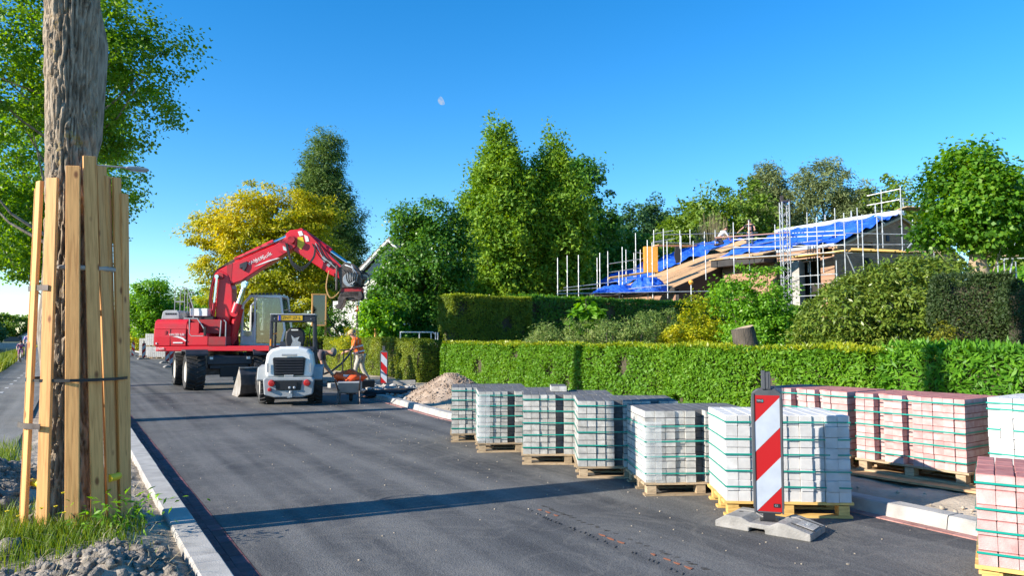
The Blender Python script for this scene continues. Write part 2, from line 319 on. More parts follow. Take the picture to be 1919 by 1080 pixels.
bt = new('ShaderNodeTexBrick'); bt.inputs['Scale'].default_value = 1; bt.inputs['Brick Width'].default_value = 0.22; bt.inputs['Row Height'].default_value = 0.0625; bt.inputs['Mortar Size'].default_value = 0.008
bt.inputs['Color1'].default_value = (0.30, 0.16, 0.10, 1); bt.inputs['Color2'].default_value = (0.46, 0.27, 0.165, 1); bt.inputs['Mortar'].default_value = (0.16, 0.13, 0.11, 1); L(mp.outputs[0], bt.inputs['Vector'])
L(bt.outputs['Color'], b.inputs['Base Color']); b.inputs['Roughness'].default_value = 0.9
bp = new('ShaderNodeBump'); bp.inputs['Strength'].default_value = 0.6; bp.inputs['Distance'].default_value = 0.01; L(bt.outputs['Fac'], bp.inputs['Height']); bp.invert = True; L(bp.outputs[0], b.inputs['Normal']); K['brick'] = m
m, t, b, L, new = nodes('canal_water'); b.inputs['Base Color'].default_value = (0.03, 0.05, 0.055, 1); b.inputs['Roughness'].default_value = 0.06
n = new('ShaderNodeTexNoise'); n.inputs['Scale'].default_value = 1.6; bp = new('ShaderNodeBump'); bp.inputs['Strength'].default_value = 0.25; bp.inputs['Distance'].default_value = 0.1; L(n.outputs['Fac'], bp.inputs['Height']); L(bp.outputs[0], b.inputs['Normal']); K['water'] = m

# leaf colours
G = {
 'poplar': leafmat('poplar_leaves', [(0.035, 0.085, 0.008), (0.07, 0.14, 0.012), (0.12, 0.19, 0.016)], 0.46, 0.4),
 'locust': leafmat('golden_locust_leaves', [(0.09, 0.135, 0.006), (0.20, 0.205, 0.008), (0.40, 0.31, 0.010)], 0.35, 0.5, 0.6, 0.25),
 'larch': leafmat('larch_needles', [(0.035, 0.07, 0.014), (0.06, 0.10, 0.02), (0.085, 0.13, 0.025)], 0.25, 0.6),
 'maple': leafmat('dark_maple_leaves', [(0.018, 0.062, 0.008), (0.04, 0.105, 0.012), (0.075, 0.15, 0.016)], 0.3, 0.4),
 'cypress': leafmat('conifer_sprays', [(0.04, 0.10, 0.008), (0.085, 0.155, 0.010), (0.14, 0.20, 0.012)], 0.25, 0.6, 0.5, 0.5),
 'bgdark': leafmat('dark_far_leaves', [(0.015, 0.045, 0.014), (0.03, 0.07, 0.02), (0.05, 0.10, 0.025)], 0.25, 0.6),
 'bgmid': leafmat('mid_far_leaves', [(0.04, 0.08, 0.01), (0.075, 0.125, 0.014), (0.12, 0.17, 0.02)], 0.3, 0.5, 0.6, 0.3),
 'willow': leafmat('willow_leaves', [(0.055, 0.075, 0.03), (0.085, 0.11, 0.04), (0.13, 0.15, 0.06)], 0.25, 0.6, 0.5, 0.3),
 'lime': leafmat('lime_tree_leaves', [(0.03, 0.085, 0.008), (0.065, 0.15, 0.012), (0.13, 0.21, 0.02)], 0.4, 0.4),
 'hedge': leafmat('hedge_leaves', [(0.05, 0.14, 0.007), (0.09, 0.21, 0.01), (0.15, 0.27, 0.014)], 0.3, 0.55, 0.4, 0.8),
 'hedge_tip': leafmat('hedge_tip_leaves', [(0.13, 0.22, 0.01), (0.22, 0.27, 0.012), (0.30, 0.30, 0.015)], 0.35, 0.4),
 'laurel': leafmat('laurel_leaves', [(0.025, 0.085, 0.006), (0.055, 0.14, 0.009), (0.10, 0.20, 0.012)], 0.28, 0.5, 0.4, 0.8),
 'thuja': leafmat('thuja_sprays', [(0.045, 0.08, 0.008), (0.085, 0.115, 0.01), (0.15, 0.16, 0.012)], 0.2, 0.6, 0.55, 0.9),
 'yew': leafmat('yew_needles', [(0.014, 0.034, 0.008), (0.026, 0.05, 0.01), (0.048, 0.068, 0.013)], 0.15, 0.6),
 'yew_sunlit': leafmat('painted_sunlit_yew_needles', [(0.10, 0.12, 0.008), (0.20, 0.20, 0.01)], 0.25, 0.6),
 'rhodo': leafmat('rhododendron_leaves', [(0.04, 0.075, 0.009), (0.07, 0.108, 0.014), (0.125, 0.15, 0.022)], 0.2, 0.35, 0.35, 0.8),
 'shrub': leafmat('bright_shrub_leaves', [(0.045, 0.12, 0.008), (0.08, 0.18, 0.012), (0.14, 0.24, 0.018)], 0.35, 0.4),
 'gold': leafmat('golden_shrub_leaves', [(0.12, 0.17, 0.006), (0.22, 0.23, 0.008), (0.34, 0.28, 0.01)], 0.35, 0.45),
 'weed': leafmat('weed_leaves', [(0.06, 0.105, 0.02), (0.10, 0.15, 0.035), (0.19, 0.19, 0.08)], 0.3, 0.6),
 'grass': leafmat('grass_blades', [(0.06, 0.12, 0.01), (0.11, 0.18, 0.015), (0.22, 0.23, 0.03)], 0.35, 0.5),
 'bank': leafmat('bank_grass', [(0.07, 0.125, 0.012), (0.14, 0.19, 0.015), (0.28, 0.25, 0.02)], 0.3, 0.6, 0.6, 0.25),
 'copper': leafmat('copper_leaves', [(0.035, 0.012, 0.014), (0.06, 0.02, 0.02)], 0.2, 0.5),
}

# ------------------------------------------------------------------ foliage
def unit(a): return a / np.maximum(np.linalg.norm(a, axis=1, keepdims=True), 1e-9)
def leaves(P, N, T, Ln, W, fold=0.18):
    n = len(P); N = unit(N); T = T - N * np.sum(T * N, axis=1, keepdims=True); T = unit(T); B = np.cross(N, T)
    Ln = np.broadcast_to(np.asarray(Ln, dtype=float).reshape(-1, 1), (n, 1)); W = np.broadcast_to(np.asarray(W, dtype=float).reshape(-1, 1), (n, 1))
    V = np.empty((n, 4, 3)); mid = P + T * Ln * 0.45 + N * W * fold
    V[:, 0] = P; V[:, 1] = mid + B * W * 0.5; V[:, 2] = P + T * Ln; V[:, 3] = mid - B * W * 0.5
    return V.reshape(-1, 3)
def leaf_obj(name, V, mat_, parent=None, k=4):
    return inst(name, npmesh(name, V, np.arange(len(V), dtype=np.int32).reshape(-1, k), mat_), parent)
def rdir(n): return unit(nr.normal(size=(n, 3)))
def blob_points(blobs, n, shell=0.55):
    wts = np.array([b[1][0] * b[1][1] * b[1][2] for b in blobs]) ** 0.75; wts /= wts.sum()
    idx = nr.choice(len(blobs), n, p=wts); C = np.array([b[0] for b in blobs])[idx]; R = np.array([b[1] for b in blobs])[idx]
    d = rdir(n); r = (shell + (1 - shell) * nr.random((n, 1))) ** 0.9
    return C + d * R * r, d
def crown(blobs, ncl, crad, per, Ln, W, droop=0.15, upw=0.5, shell=0.5, flat=0.7, tri=False, jit=0.8):
    ncl = int(ncl * 0.62); per = int(per * 1.6); C, D = blob_points(blobs, ncl, shell); C = C + D * crad * np.clip(nr.normal(size=(ncl, 1)) - 0.4, 0, 1.3) * jit; s = crad * (0.6 + 1.1 * nr.random((ncl, 1)) ** 1.5)
    n = ncl * per; ci = np.repeat(np.arange(ncl), per)
    off = nr.normal(size=(n, 3)) * s[ci] * np.array([[0.55, 0.55, 0.55 * flat]])
    P = C[ci] + off; out = unit(off + D[ci] * s[ci] * 0.6)
    N = out * 0.55 + np.array([[0, 0, upw]]) + rdir(n) * 0.65
    T = out + rdir(n) * 0.8 - np.array([[0, 0, droop]])
    k = 0.7 + 0.6 * nr.random(n)
    V = leaves(P, N, T, Ln * k, W * k)
    if tri: V = V.reshape(-1, 4, 3)[:, [0, 1, 2]].reshape(-1, 3); 
    return V, C
def trunk_mb(pts, rads, n=12, wob=0.08):
    mb = MB(); mb.tube([Vector(p) for p in pts], rads, n, cap=True); return mb
def limb_mesh(base, top, r0, targets, k=14, rr=0.35):
    mb = MB(); base, top = Vector(base), Vector(top); ax = top - base; N = 9
    bend = Vector((rnd.uniform(-1, 1), rnd.uniform(-1, 1), 0)) * ax.length * 0.02
    tp = [base + ax * (i / N) + bend * math.sin(i * 1.3) for i in range(N + 1)]
    mb.tube(tp, [r0 * (1.25 if i == 0 else 1) * (1 - 0.85 * i / N) for i in range(N + 1)], 12)
    if len(targets):
        for t_ in [Vector(targets[i]) for i in nr.choice(len(targets), min(k, len(targets)), replace=False)]:
            h = (t_.z - base.z) / max(ax.z, 0.1); h = min(max(h - rnd.uniform(0.12, 0.3), 0.15), 0.92)
            s = base + ax * h; midp = s.lerp(t_, 0.5) + Vector((0, 0, -0.06 * (t_ - s).length)) + Vector((rnd.uniform(-1, 1), rnd.uniform(-1, 1), 0)) * 0.06 * (t_ - s).length
            r = r0 * rr * (1 - 0.7 * h); mb.tube([s, s.lerp(midp, 0.5), midp, t_], [r, r * 0.75, r * 0.5, r * 0.15], 6)
    return mb
def tree(name, label, loc, blobs, ncl, crad, per, Ln, W, lm, bm, r0, top, group=None, limbs=14, **kw):
    t_ = thing(name, label, 'tree', loc, 0, group)
    V, C = crown(blobs, ncl, crad, per, Ln, W, **kw)
    limb_mesh((0, 0, 0), top, r0, C, limbs).build('trunk', bm, t_, smooth=True)
    leaf_obj('crown', V, lm, t_, 3 if kw.get('tri') else 4); return t_
def hedge(label, x0, y0, ang, length, thick, height, lm, n, Ln, W, tip=None, ntip=0, group='clipped garden hedges', faces=(1, 1, 1, 1, 0.25), wob=0.05, up=0.35, name='hedge', round_=0.10):
    t_ = thing(name, label, 'hedge', (x0, y0, 0), ang, group)
    ar = np.array([length * height, length * thick, thick * height, thick * height, length * height]) * np.array(faces)
    fi = nr.choice(5, n, p=ar / ar.sum()); u = nr.random(n); v = nr.random(n); P = np.zeros((n, 3)); N = np.zeros((n, 3))
    for k in range(5):
        q = fi == k
        if k == 0: P[q] = np.stack([u[q] * length, 0 * u[q], v[q] * height], 1); N[q] = (0, -1, 0)
        if k == 1: P[q] = np.stack([u[q] * length, v[q] * thick, 0 * u[q] + height], 1); N[q] = (0, 0, 1)
        if k == 2: P[q] = np.stack([0 * u[q], u[q] * thick, v[q] * height], 1); N[q] = (-1, 0, 0)
        if k == 3: P[q] = np.stack([0 * u[q] + length, u[q] * thick, v[q] * height], 1); N[q] = (1, 0, 0)
        if k == 4: P[q] = np.stack([u[q] * length, 0 * u[q] + thick, v[q] * height], 1); N[q] = (0, 1, 0)
    wv = np.sin(P[:, 0:1] * 3.1 + P[:, 2:3] * 4.3) + np.sin(P[:, 0:1] * 7.3 + 1.7 - P[:, 2:3] * 6.1 + P[:, 1:2] * 5) + np.sin(P[:, 0:1] * 1.13 + 0.5)
    P = P + N * (wv * wob * 0.5 - np.abs(nr.normal(size=(n, 1))) * 0.07 + nr.random((n, 1)) * 0.03)
    ctr = np.stack([np.clip(P[:, 0], round_, length - round_), np.clip(P[:, 1], round_, thick - round_), np.minimum(P[:, 2], height - round_)], 1)
    dd = P - ctr; ln = np.linalg.norm(dd, axis=1, keepdims=True); P = np.where(ln > round_ * 1.05, ctr + dd / np.maximum(ln, 1e-6) * (round_ + (ln - round_) * 0.35), P)
    hol = np.sin(P[:, 0] * 2.9 + 1.1) + np.sin(P[:, 2] * 5.3 + P[:, 0] * 1.7) + np.sin(P[:, 0] * 6.7 - P[:, 2] * 3.1); P = P - N * (np.clip(hol - 1.45, 0, 1) * 0.16)[:, None]
    keep = (hol < 1.75) | (nr.random(n) < 0.35); P, N = P[keep], N[keep]; n = len(P)
    Nn = N * 0.7 + rdir(n) * 0.75 + np.array([[0, 0, up]]); T = N * 0.5 + rdir(n) + np.array([[0, 0, 0.3]])
    k = 0.7 + 0.6 * nr.random(n)
    leaf_obj('foliage', leaves(P, Nn, T, Ln * k, W * k), lm, t_)
    if tip:
        P = np.stack([nr.random(ntip) * length, nr.random(ntip) * thick * 0.9, height - 0.03 + 0.06 * nr.random(ntip)], 1)
        P[:, 2] += 0.03 * np.sin(P[:, 0] * 2.3) + 0.02 * np.sin(P[:, 0] * 5.9)
        k = 0.6 + 0.7 * nr.random(ntip)
        leaf_obj('new_shoots', leaves(P, rdir(ntip) + np.array([[0, -0.4, 0.3]]), rdir(ntip) * 0.7 + np.array([[0, 0, 0.8]]), Ln * k, W * k), tip, t_)
    MB().box((length / 2, thick / 2, height / 2 - 0.08), (length - 0.3, thick - 0.3, height - 0.16)).build('stems', K['twig'], t_, bevel=0.1)
    return t_
def lump(r, seed, sub=2, amp=0.35, sq=(1, 1, 1)):
    bm = bmesh.new(); bmesh.ops.create_icosphere(bm, subdivisions=sub, radius=1)
    o = Vector((seed * 3.7, seed * 1.3, seed * 7.1))
    V = np.array([tuple((v.co * r * (1 + amp * noise.noise(v.co * 1.3 + o) + amp * 0.6 * noise.noise(v.co * 3.1 + o)))) for v in bm.verts]) * np.array([sq])
    F = np.array([[v.index for v in f.verts] for f in bm.faces]); bm.free(); return V, F
def lumps_obj(name, items, m, parent=None, protos=None):
    protos = protos or [lump(1, i, 2, 0.45) for i in range(6)]
    Vs, Fs, b = [], [], 0
    for (p, r) in items:
        V, F = protos[rnd.randrange(len(protos))]
        R = np.array(Matrix.Rotation(rnd.uniform(0, 6.3), 3, rnd.choice('XYZ')) @ Matrix.Rotation(rnd.uniform(0, 6.3), 3, 'Z'))
        q = V @ R.T * r * np.array([[1, 1, 0.8]]) + np.array([p]); Vs.append(q); Fs.append(F + b); b += len(V)
    return inst(name, npmesh(name, np.concatenate(Vs), np.concatenate(Fs), m), parent)
def text(name, body, size, parent, loc, rot, m, ext=0.002, align='CENTER', sx=1):
    c = bpy.data.curves.new(name, 'FONT'); c.body = body; c.size = size; c.extrude = ext; c.align_x = align; c.align_y = 'CENTER'; c.materials.append(m); c.resolution_u = 3
    tmp = bpy.data.objects.new(name, c); COL.objects.link(tmp)
    me = bpy.data.meshes.new_from_object(tmp.evaluated_get(bpy.context.evaluated_depsgraph_get())); bpy.data.objects.remove(tmp)
    return inst(name, me, parent, loc, rot, (sx, 1, 1))
def skin(name, pts, edges, m, parent, sub=1):   # pts: list of (x, y, z, r); root is vertex 0
    me = bpy.data.meshes.new(name); me.from_pydata([p[:3] for p in pts], edges, []); me.materials.append(m)
    o = inst(name, me, parent); o.modifiers.new('skin', 'SKIN').use_smooth_shade = True
    sk = me.skin_vertices[0].data
    for i, p in enumerate(pts):
        r = p[3]; sk[i].radius = (r, r) if not isinstance(r, tuple) else r
        sk[i].use_root = (i == 0)
    o.modifiers.new('sub', 'SUBSURF').levels = sub; o.modifiers['sub'].render_levels = sub
    return o

# ================================================================== SETTING
def struct(o): o['kind'] = 'structure'; return o
# one ground sheet with the river bed cut in
xs = [-2500, -95, -88, -7.2, -5.4, -4.2, 20, 100, 2500]; ys = [-80, 0, 60, 205, 214, 400, 3200]
V = []; F = []
for j, y in enumerate(ys):
    for i, x in enumerate(xs):
        bed = (2 <= i <= 3) and j <= 3
        V.append((x, y, -1.4 if bed else (-0.02)))
for j in range(len(ys) - 1):
    for i in range(len(xs) - 1):
        a = j * len(xs) + i; F.append((a, a + 1, a + len(xs) + 1, a + len(xs)))
mb = MB(); mb.add(V, F); struct(mb.build('ground', K['field']))
mb = MB(); mb.add([(-96, -80, -0.55), (-4.4, -80, -0.55), (-4.4, 213, -0.55), (-96, 213, -0.55)], [(0, 1, 2, 3)]); struct(mb.build('water', K['water']))
RE = [(-30, 6.06), (0, 6.06), (13, 6.2), (18, 6.68), (26, 7.6), (34, 7.6), (48, 7.0), (70, 6.3), (110, 6.0), (400, 6.0)]
def rx(y):
    for (a, b), (c, d) in zip(RE, RE[1:]):
        if y <= c: return b + (d - b) * (y - a) / (c - a)
    return 6.0
mb = MB(); yl = [-30, 0] + list(range(4, 50, 2)) + [70, 110, 400]
v = []
for y in yl: v += [(1.13, y, 0.0), (rx(y) - 0.11, y, 0.0)]
mb.add(v, [(2 * i, 2 * i + 1, 2 * i + 3, 2 * i + 2) for i in range(len(yl) - 1)]); struct(mb.build('road', K['asphalt']))
# cycle path and its dashes
mb = MB(); mb.add([(-2.35, -30, 0.10), (-0.62, -30, 0.10), (-0.5, 40, 0.10), (-1.4, 120, 0.10), (-1.4, 320, 0.1), (-3.9, 320, 0.1), (-3.7, 120, 0.10), (-2.35, 40, 0.10)], [(0, 1, 2, 7), (7, 2, 3, 6), (6, 3, 4, 5)]); path = struct(mb.build('cycle_path', K['path']))
dash = MB().box((0, 0, 0), (0.09, 0.45, 0.004)).mesh('path_dash', mat('worn_white_line', (0.42, 0.41, 0.39), 0.8, (0.6, 0.59, 0.56), 20))
for k in range(34):
    y = 9.5 + 2.0 * k; inst('path_dash', dash, path, (-1.45 if y < 50 else -1.45 - (y - 50) * 0.012, y, 0.104))

def soil_grid(name, x0, x1, y0, y1, st, hf, m):
    nx, ny = int((x1 - x0) / st) + 1, int((y1 - y0) / st) + 1
    X, Y = np.meshgrid(np.linspace(x0, x1, nx), np.linspace(y0, y1, ny))
    Z = np.array([hf(a, b) for a, b in zip(X.ravel(), Y.ravel())])
    Vv = np.stack([X.ravel(), Y.ravel(), Z], 1); i = np.arange(nx * ny).reshape(ny, nx)
    Ff = np.stack([i[:-1, :-1].ravel(), i[:-1, 1:].ravel(), i[1:, 1:].ravel(), i[1:, :-1].ravel()], 1)
    return struct(inst(name, npmesh(name, Vv, Ff, m, True)))
def nz(x, y, s, o=0): return noise.noise(Vector((x * s + o, y * s, o * 1.7)))
def verge_h(x, y):
    h = 0.075 + 0.02 * nz(x, y, 1.2) + 0.022 * nz(x, y, 5, 3) + 0.015 * nz(x, y, 15, 5)
    h += 0.05 * math.exp(-((x - 0.1) ** 2 + (y - 6.8) ** 2) / 0.5)
    h += 0.24 * math.exp(-((x + 0.75) / 0.42) ** 2 - ((y - 8.3) / 1.1) ** 2) * (1 + 0.6 * nz(x, y, 4, 9))
    h += 0.11 * math.exp(-((x - 0.22) / 0.38) ** 2 - ((y - 5.35) / 0.42) ** 2) * (1 + 0.5 * nz(x, y, 6, 2))
    if x > 0.45: h -= 0.05 * (x - 0.45) / 0.25
    return h
soil_grid('verge', -0.62, 0.74, 3.0, 16, 0.035, verge_h, K['sand'])
mb = MB(); mb.add([(-0.6, 16, 0.07), (0.74, 16, 0.07), (0.74, 330, 0.07), (-0.6, 330, 0.07)], [(0, 1, 2, 3)]); struct(mb.build('verge', K['soil']))
mb = MB(); mb.add([(-0.62, -30, 0.06), (0.74, -30, 0.06), (0.74, 3, 0.06), (-0.62, 3, 0.06)], [(0, 1, 2, 3)]); struct(mb.build('verge', K['sand']))
def bank_h(x, y):
    t = (x + 5.6) / 3.2; return -0.75 + 0.9 * min(max(t, 0), 1) ** 0.7 + 0.06 * nz(x, y, 0.8) - (0.08 if x > -2.7 else 0)
soil_grid('bank', -5.6, -2.3, 0, 130, 0.5, bank_h, K['field'])
def walk_h(x, y): return 0.075 + 0.02 * nz(x, y, 0.9, 4) + 0.025 * nz(x, y, 3, 3) + 0.014 * nz(x, y, 9, 5)
pb = soil_grid('pavement_bed', 0, 1, 1.5, 24, 0.07, lambda x, y: 0, K['sand'])
ny_, nx_ = int((24 - 1.5) / 0.07) + 1, 60; Vv = np.zeros((ny_, nx_, 3))
for i, y in enumerate(np.linspace(1.5, 24, ny_)):
    for j, t in enumerate(np.linspace(0, 1, nx_)):
        x = rx(y) + 0.205 + t * (10.6 - rx(y) - 0.205); Vv[i, j] = (x, y, walk_h(x, y) - 0.05 * max(0, 1 - t * 8))
ii = np.arange(ny_ * nx_).reshape(ny_, nx_); bpy.data.meshes.remove(pb.data)
pb = struct(inst('pavement_bed', npmesh('pavement_bed', Vv.reshape(-1, 3), np.stack([ii[:-1, :-1].ravel(), ii[:-1, 1:].ravel(), ii[1:, 1:].ravel(), ii[1:, :-1].ravel()], 1), K['sand'], True)))
mb = MB()
for (x0_, x1_, y0_, y1_, z_) in [(7.9, 10.6, 24, 60, 0.07), (6.5, 10.6, 60, 330, 0.07)]:
    mb.add([(x0_, y0_, z_), (x1_, y0_, z_), (x1_, y1_, z_), (x0_, y1_, z_)], [(0, 1, 2, 3)])
struct(mb.build('pavement_bed', K['sand']))

# kerbs: every stone a part
def kerb_mesh(L, wd, h, bat=0.02):
    b = MB(); b.prism([(0, -0.02), (wd, -0.02), (wd, h - 0.012), (wd - 0.012, h), (bat + 0.012, h), (bat, h - 0.012)], (0, 0.002, 0), (1, 0, 0), (0, 0, 1), (0, L - 0.004, 0)); return b.mesh('kerb_stone', K['concrete'] if bat == 0 else K['concrete_dark'])
kl = kerb_mesh(1.0, 0.19, 0.10, 0.0)
lk = struct(thing('kerb', None, None))
for k in range(60): inst('kerb_stone', kl, lk, (0.735 + rnd.uniform(-0.003, 0.003), 0.4 + k * 1.0, -0.008 + rnd.uniform(-0.003, 0.003)), (0, 0, rnd.uniform(-0.002, 0.002)))
rk = struct(thing('kerb', None, None)); kr = kerb_mesh(1.0, 0.20, 0.12, 0.03)
y = 0.4
while y < 60:
    if not (22.4 < y < 24.0):
        x = rx(y); x2 = rx(y + 1.0); inst('kerb_stone', kr, rk, (x + 0.012, y, -0.01 + rnd.uniform(-0.004, 0.004)), (0, 0, -math.atan2(x2 - x, 1.0)))
    y += 1.003
mb = MB(); mb.box((6.12, 195, 0.05), (0.2, 270, 0.12)); mb.box((0.83, 195, 0.03), (0.19, 270, 0.12)); struct(mb.build('far_kerb', K['concrete']))
brick = MB().box((0, 0, -0.02), (0.098, 0.196, 0.05)).mesh('brick', K['clinker'])
gu = struct(thing('gutter', None, None)); r_ = MB()
for k in range(150):
    for c in range(2):
        y = 1.6 + k * 0.2 + c * 0.1; p = (0.975 + c * 0.101, y, 0.0); z = rnd.uniform(-0.002, 0.002)
        inst('brick', brick, gu, (p[0], p[1], z - 0.003), (0, 0, rnd.uniform(-0.01, 0.01)))
mb = MB(); mb.add([(0.92, -30, -0.012), (1.135, -30, -0.012), (1.135, 31, -0.012), (0.92, 31, -0.012)], [(0, 1, 2, 3)]); mb.add([(0.92, 31, 0), (1.135, 31, 0), (1.135, 330, 0), (0.92, 330, 0)], [(0, 1, 2, 3)]); mb.build('joint_bed', K['clinker'], gu)
sb = MB().box((0, 0, -0.02), (0.1, 0.197, 0.05)).mesh('brick', K['clinker_red'])
st_ = struct(thing('edge_strip', None, None)); y = 1.0
while y < 30:
    inst('brick', sb, st_, (rx(y) - 0.052, y, 0.0015), (0, 0, -math.atan2(rx(y + 0.5) - rx(y), 0.5))); y += 0.2
mb = MB(); v = []
for y in [-20] + list(range(0, 33, 2)): v += [(rx(y) - 0.115, y, -0.014), (rx(y) + 0.02, y, -0.014)]
mb.add(v, [(2 * i, 2 * i + 1, 2 * i + 3, 2 * i + 2) for i in range(len(v) // 2 - 1)]); mb.build('joint_bed', K['soil'], st_)
# lug marks and brick dust left on the asphalt
mk = MB(); mo = MB()
a, b_ = on(1000, 952), on(1310, 1076); dv = (b_ - a).normalized(); nv = Vector((-dv.y, dv.x, 0)); Ld = (b_ - a).length
k = 0; s = 0
while s < Ld:
    p = a + dv * s
    for sd_ in (-1, 1):
        for q in range(3):
            if rnd.random() < 0.35: continue
            c = p + nv * (sd_ * 0.10 + rnd.uniform(-.015, .015)) + dv * (q * 0.035 + rnd.uniform(-.008, .008)); ang = math.atan2(dv.y, dv.x) + sd_ * 0.9
            mk.box((c.x, c.y, 0.0035), (rnd.uniform(.025, .05), 0.006, 0.003), rotz(ang))
    if rnd.random() < 0.5:
        c = p + nv * rnd.uniform(-0.02, 0.02); n6 = [(math.cos(t * PI / 3) * rnd.uniform(0.02, 0.06), math.sin(t * PI / 3) * rnd.uniform(0.008, 0.02)) for t in range(6)]
        mo.prism(n6, (c.x, c.y, 0.003), dv, nv, (0, 0, 0.003))
    s += 0.12
tag(mk.build('tyre_marks', mat('tyre_clay', (0.035, 0.034, 0.033), 0.9)), kind='stuff')
tag(mo.build('brick_dust', mat('orange_brick_dust', (0.26, 0.09, 0.045), 0.95)), kind='stuff')
mb = MB()
for _ in range(420):
    y = rnd.uniform(3.2, 20) ** 1.0; x = rnd.choice([rnd.uniform(1.2, 6), rnd.gauss(4.6, 0.7)]); x = min(max(x, 1.2), 6.0); s_ = rnd.uniform(0.003, 0.011)
    mb.box((x, y, s_ * 0.4), (s_, s_ * 1.4, s_ * 0.8), rotz(rnd.uniform(0, 3)))
tag(mb.build('grit', K['sand']), kind='stuff')
pts = []
for _ in range(1100):
    y = rnd.uniform(2, 23.5); x = rnd.uniform(rx(y) + 0.3, 10.3); pts.append(((x, y, walk_h(x, y)), rnd.uniform(0.008, 0.03)))
tag(lumps_obj('gravel', pts, K['sand'], protos=[lump(1, i, 1, 0.4) for i in range(4)]), kind='stuff')

# clay clods, grass at the tree foot, bank grass
pts = []
for _ in range(190):
    x = rnd.gauss(0.24, 0.24); y = rnd.gauss(5.35, 0.25); x = min(x, 0.6); pts.append(((x, y, verge_h(x, y) + 0.005), rnd.uniform(0.015, 0.06) * rnd.uniform(.6, 1.3)))
for _ in range(260):
    x = rnd.gauss(-0.68, 0.2); y = rnd.gauss(8.3, 0.8); x = min(max(x, -1.2), 0.0); pts.append(((x, y, verge_h(x, y) + 0.02), rnd.uniform(0.03, 0.11)))
for _ in range(330):
    y = rnd.uniform(4.8, 15); x = rnd.uniform(0.3, 0.66); pts.append(((x, y, verge_h(x, y)), rnd.uniform(0.006, 0.03)))
CL = []
for i in range(7):
    V, F = lump(1, i + 20, 3, 0.5); o_ = Vector((i * 3.1, 2, 1)); V = V * np.array([[1 + 0.30 * noise.noise(Vector(v) * 2.6 + o_) + 0.22 * noise.noise(Vector(v) * 6.0 + o_) - 0.22 * abs(noise.noise(Vector(v) * 4.0 - o_))] for v in V]); CL.append((V, F))
CS = [lump(1, i + 40, 1, 0.7) for i in range(7)]
tag(lumps_obj('clay_clods', [q for q in pts if q[1] > 0.05], K['clay'], protos=CL), kind='stuff')
tag(lumps_obj('clay_crumbs', [q for q in pts if q[1] <= 0.05], K['clay'], protos=CS), kind='stuff')
def blades(P, H, Wd, lean=0.35):
    n = len(P); d = rdir(n); d[:, 2] = 0; d = unit(d); b = np.stack([-d[:, 1], d[:, 0], 0 * d[:, 0]], 1)
    H = H.reshape(-1, 1); Wd = np.broadcast_to(np.asarray(Wd).reshape(-1, 1), (n, 1)); l = lean * (0.3 + nr.random((n, 1)))
    m1 = P + np.array([[0, 0, 1]]) * H * 0.55 + d * H * l * 0.35; tp = P + np.array([[0, 0, 1]]) * H * (1 - 0.3 * l) + d * H * l
    V_ = np.stack([P - b * Wd / 2, P + b * Wd / 2, m1 + b * Wd * 0.4, m1 - b * Wd * 0.4, m1 - b * Wd * 0.4, m1 + b * Wd * 0.4, tp + b * Wd * 0.06, tp - b * Wd * 0.06], 1)
    return V_.reshape(-1, 3)
def grass_obj(name, spots, m):
    P = np.array([s[:3] for s in spots]); H = np.array([s[3] for s in spots]); Wd = np.array([s[4] for s in spots])
    return tag(leaf_obj(name, blades(P, H, Wd), m), kind='stuff')
sp = []
for _ in range(4600):
    if rnd.random() < 0.75: x, y = rnd.gauss(-0.18, 0.38), rnd.gauss(6.25, 0.28)
    else: a = rnd.uniform(0, 6.3); q = rnd.uniform(0.42, 0.62); x, y = 0.1 + q * math.cos(a), 6.8 + q * math.sin(a)
    if x > 0.56 or x < -1.1: continue
    sp.append((x, y, verge_h(x, y), rnd.uniform(0.04, 0.17) * (1.0 if x < 0.3 else 0.7), rnd.uniform(0.004, 0.009)))
for _ in range(700):
    x, y = rnd.gauss(-0.62, 0.1), rnd.gauss(10.8, 0.7); sp.append((x, y, 0.08, rnd.uniform(0.06, 0.18), 0.008))
grass_obj('grass', sp, G['grass'])
sp = []
for _ in range(520):
    x, y = rnd.uniform(-1.0, 0.7), rnd.uniform(4.9, 12); sp.append((x, y, verge_h(x, y) + 0.005, rnd.uniform(0.08, 0.26), rnd.uniform(0.003, 0.006)))
P_s = np.array([q[:3] for q in sp]); tag(leaf_obj('dry_straw', blades(P_s, np.array([q[3] for q in sp]) * 0.7, np.array([q[4] for q in sp]), 1.6), mat('dead_straw', (0.42, 0.35, 0.20), 0.9)), kind='stuff')
n = 150; P = np.array([[rnd.gauss(0.36, 0.16), rnd.gauss(6.2, 0.12), 0.12 + rnd.uniform(0.02, 0.28)] for _ in range(n)])
tag(leaf_obj('weeds', leaves(P, rdir(n) + np.array([[0, 0, 1]]), rdir(n), 0.05 + 0.04 * nr.random(n), 0.02), G['shrub']), kind='stuff')
fl = MB()
for _ in range(12):
    x, y = rnd.gauss(-0.2, 0.3), rnd.gauss(6.3, 0.2); fl.lathe([(0.002, 0), (0.011, 0.006), (0.013, 0.012), (0.001, 0.008)], (x, y, verge_h(x, y) + rnd.uniform(0.15, 0.28)), n=6)
tag(fl.build('buttercup_flowers', K['yellow']), kind='stuff')
sp = []
for _ in range(26000):
    y = 12 + 120 * rnd.random() ** 1.3; x = rnd.uniform(-5.4, -2.35 - (0.018 * (y - 40) if y > 40 else 0))
    sp.append((x, y, bank_h(x, y) - 0.02, rnd.uniform(0.25, 0.75), rnd.uniform(0.015, 0.04) * (1 + y / 60)))
grass_obj('bank_grass', sp, G['bank'])

